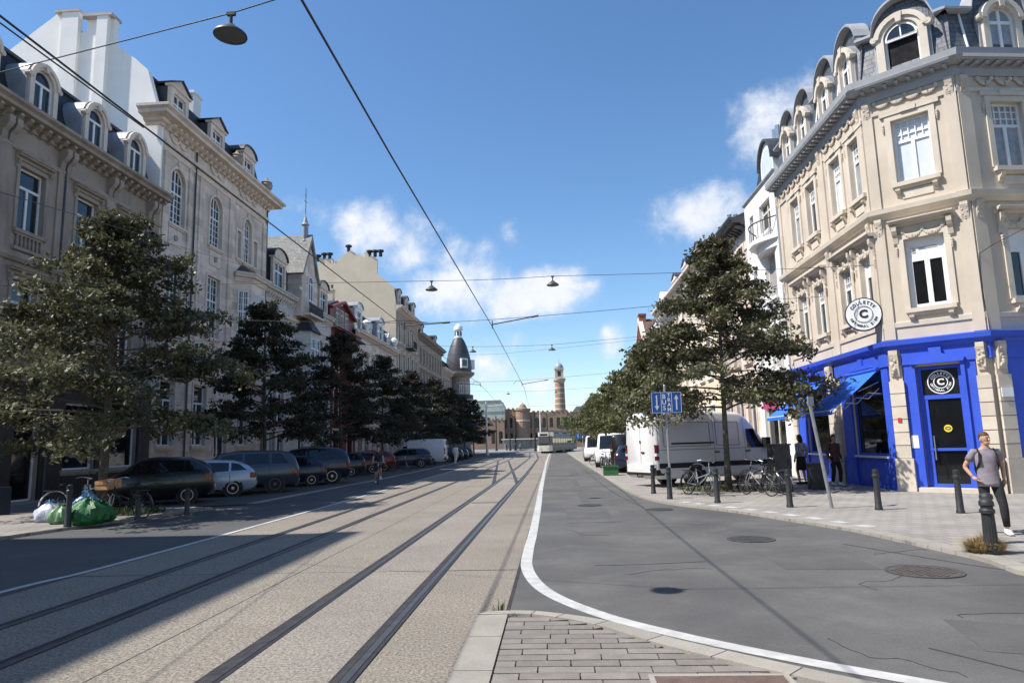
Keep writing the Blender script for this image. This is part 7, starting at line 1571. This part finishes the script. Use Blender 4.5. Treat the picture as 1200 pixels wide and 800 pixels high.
# ------------------------------------------------------------------ overhead wires and hanging lamps
def wire(label, pts, r=.011, sag=0., n=16, mat='iron_black', name='overhead_wire', group=None, cat='wire'):
    path = []
    for i in range(len(pts)-1):
        a, b = Vector(pts[i]), Vector(pts[i+1])
        for k in range(n):
            t = k/n; p = a+(b-a)*t; p.z -= sag*4*t*(1-t); path.append(p)
    path.append(Vector(pts[-1])); o = obj(name, MB().tube(path, r, 5).mesh('wire','all'), mat)
    return tag(o, label, cat, group)
wire('contact wire over the tram track beside the white road line', [(-2.15,-6,5.75),(-2.15,9,5.78),(-2.10,24,5.93),(-2.2,52,6.0),(-3.0,86,6.05),(-6.5,130,6.1),(-11.,170,6.1)], .013)
wire('contact wire over the tram track nearer the parked cars', [(-5.3,-6,6.02),(-5.3,9,6.04),(-5.3,24.3,6.05),(-5.3,52,6.05),(-6.4,86,6.05),(-9.8,130,6.1)], .013)
wire('short feeder wire running close below a contact wire', [(-5.22,-6,5.86),(-5.24,5,5.90),(-5.28,8.2,6.0)], .009)
a = onX(0,225,-8.); b = onX(320,322,-18.9); d = (b-a); wire('thin cable crossing in front of the dingy tan house', [a-d*.25,b], .007, .0)
def hang_lamp(label, p):
    o = thing('hanging_lamp', label, 'street lamp', tuple(p), 0, 'street lamps hung on span wires')
    obj('shade', cached('shade', lambda: MB().lathe([(.045,.12),(.07,.09),(.145,.035),(.185,.0),(.190,-.022),(.178,-.022),(.14,.02),(.04,.07)], n=24).mesh('shade',True)), 'lamp_metal', o); obj('bowl', cached('bowl', lambda: MB().lathe([(.175,-.015),(.13,-.02),(.08,-.022),(.01,-.024)], n=20).mesh('bowl',True)), 'tram_grey', o)
    obj('hanger', cached('hanger', lambda: MB().tube([(0,0,.10),(0,0,.26)], .02, 6).box(-.05,-.02,.24,.05,.02,.28).mesh('hanger')), 'iron_black', o); return o
def span(label, y0, zl, zr, xl, xr, lamps, yl=None, yr=None, r=.008, labs=()):
    yl = y0 if yl is None else yl; yr = y0 if yr is None else yr
    pts = [(xl,yl,zl)]+[(x,y0,z) for x, z in lamps]+[(xr,yr,zr)]; wire(label, pts, r, .03)
    for (x, z), lb in zip(lamps, labs): hang_lamp(lb, (x,y0,z-.27))
span('span wire carrying the single hanging lamp over the side street mouth', 7.2, 8.26, 10.6, -19., 12.45, [(-3.64,6.86)], labs=('single hanging lamp on the wire before the white gable wall',), yl=12.7, yr=6.5)
span('lamp span wire anchored beside the round hanging sign', 20.6, 7.6, 7.0, -18.9, 10.28, [(-3.66,6.82),(.11,6.82)], yl=22., yr=21.6, labs=('hanging lamp on the first two-lamp wire, above the tracks','hanging lamp on the first two-lamp wire, above the road line'))
span('two-lamp span wire just behind the plain pull-off arms', 35., 7.6, 7.4, -18.9, 10.28, [(-4.08,6.78),(.03,6.74)], labs=('hanging lamp on the second two-lamp wire, nearer the tower house','hanging lamp on the second two-lamp wire, nearer the trees before the shops'))
span('two-lamp span wire before the low white dormered house', 67., 7.4, 7.2, -18.9, 10.2, [(-4.4,6.8),(.3,6.8)], labs=('hanging lamp on the third two-lamp wire, nearer the parked cars','hanging lamp on the third two-lamp wire, above the road line'))
span('span wire at the end of the tree rows', 104., 7.4, 7.2, -18.9, 10.2, [], r=.012)
wire('span wire carrying the pull-off arms', [(-18.9,25.,7.1),(-5.3,24.1,6.15),(-2.1,24.,6.15),(4.08,24.,6.45),(10.28,25.6,6.86)], .009, .02)
wire('span wire over the crossover of the rails', [(-18.9,50.,7.),(-5.3,50.,6.3),(-2.2,50.,6.3),(10.2,50.,7.0)], .009, .02)
wire('cable fixed to the white house', [(-18.9,37.,7.),(-3,37.,6.6),(10.28,29.6,6.6)], .006, .05)
def pull_off(label, p, q, loop=True):
    o = thing('pull_off_arm', label, 'wire arm', tuple(p), 0, 'pull-off arms of the overhead line'); d = Vector(q)-Vector(p)
    obj('arm', MB().tube([(0,0,0), tuple(d)], .022, 6), 'iron_black', o); obj('clamp', MB().tube([(0,0,-.12),(0,0,.14)], .02, 6).tube([(0,-.12,-.12),(0,.12,-.12)], .018, 6), 'iron_black', o)
    obj('insulator', MB().tube([tuple(d*.88),tuple(d*1.05)], .035, 8), 'rust_plate', o)
    if loop: obj('jumper_loop', MB().tube([(.3*cos(PI*i/10)-.3,.05,.28*sin(PI*i/10)) for i in range(11)], .012, 5), 'iron_black', o)
pull_off('plain pull-off arm on the contact wire beside the road line', (-2.08,24.,5.97), (-.5,24.,6.22), False)
pull_off('plain pull-off arm on the contact wire nearer the parked cars', (-5.3,24.2,6.07), (-3.7,24.1,6.12), False)
wire('short stay wire above the plain pull-off arm nearer the parked cars', [(-8.5,24.6,6.2),(-5.35,24.2,6.28),(-4.4,24.1,6.14)], .014, .0)
pull_off('looped pull-off arm on the contact wire beside the road line', (-2.25,50.,6.02), (-.4,50.,6.28))
pull_off('looped pull-off arm on the contact wire nearer the parked cars', (-5.3,50.,6.07), (-7.,50.,6.25))
c_ = onX(1043,313,10.25); 
wire('bracket cable looped on the chamfered corner wall', [(12.33,19.78,6.78),(12.55,19.45,6.95),(15.5,17.3,8.4)], .012, 0)
wire('loose cable hanging down the corner wall', [(12.33,19.79,6.78),(12.30,19.80,5.6),(12.36,19.79,4.6)], .012, 0)
# far dark row of shapes behind the square is built geometry only; film settings below
S.render.engine = 'CYCLES'
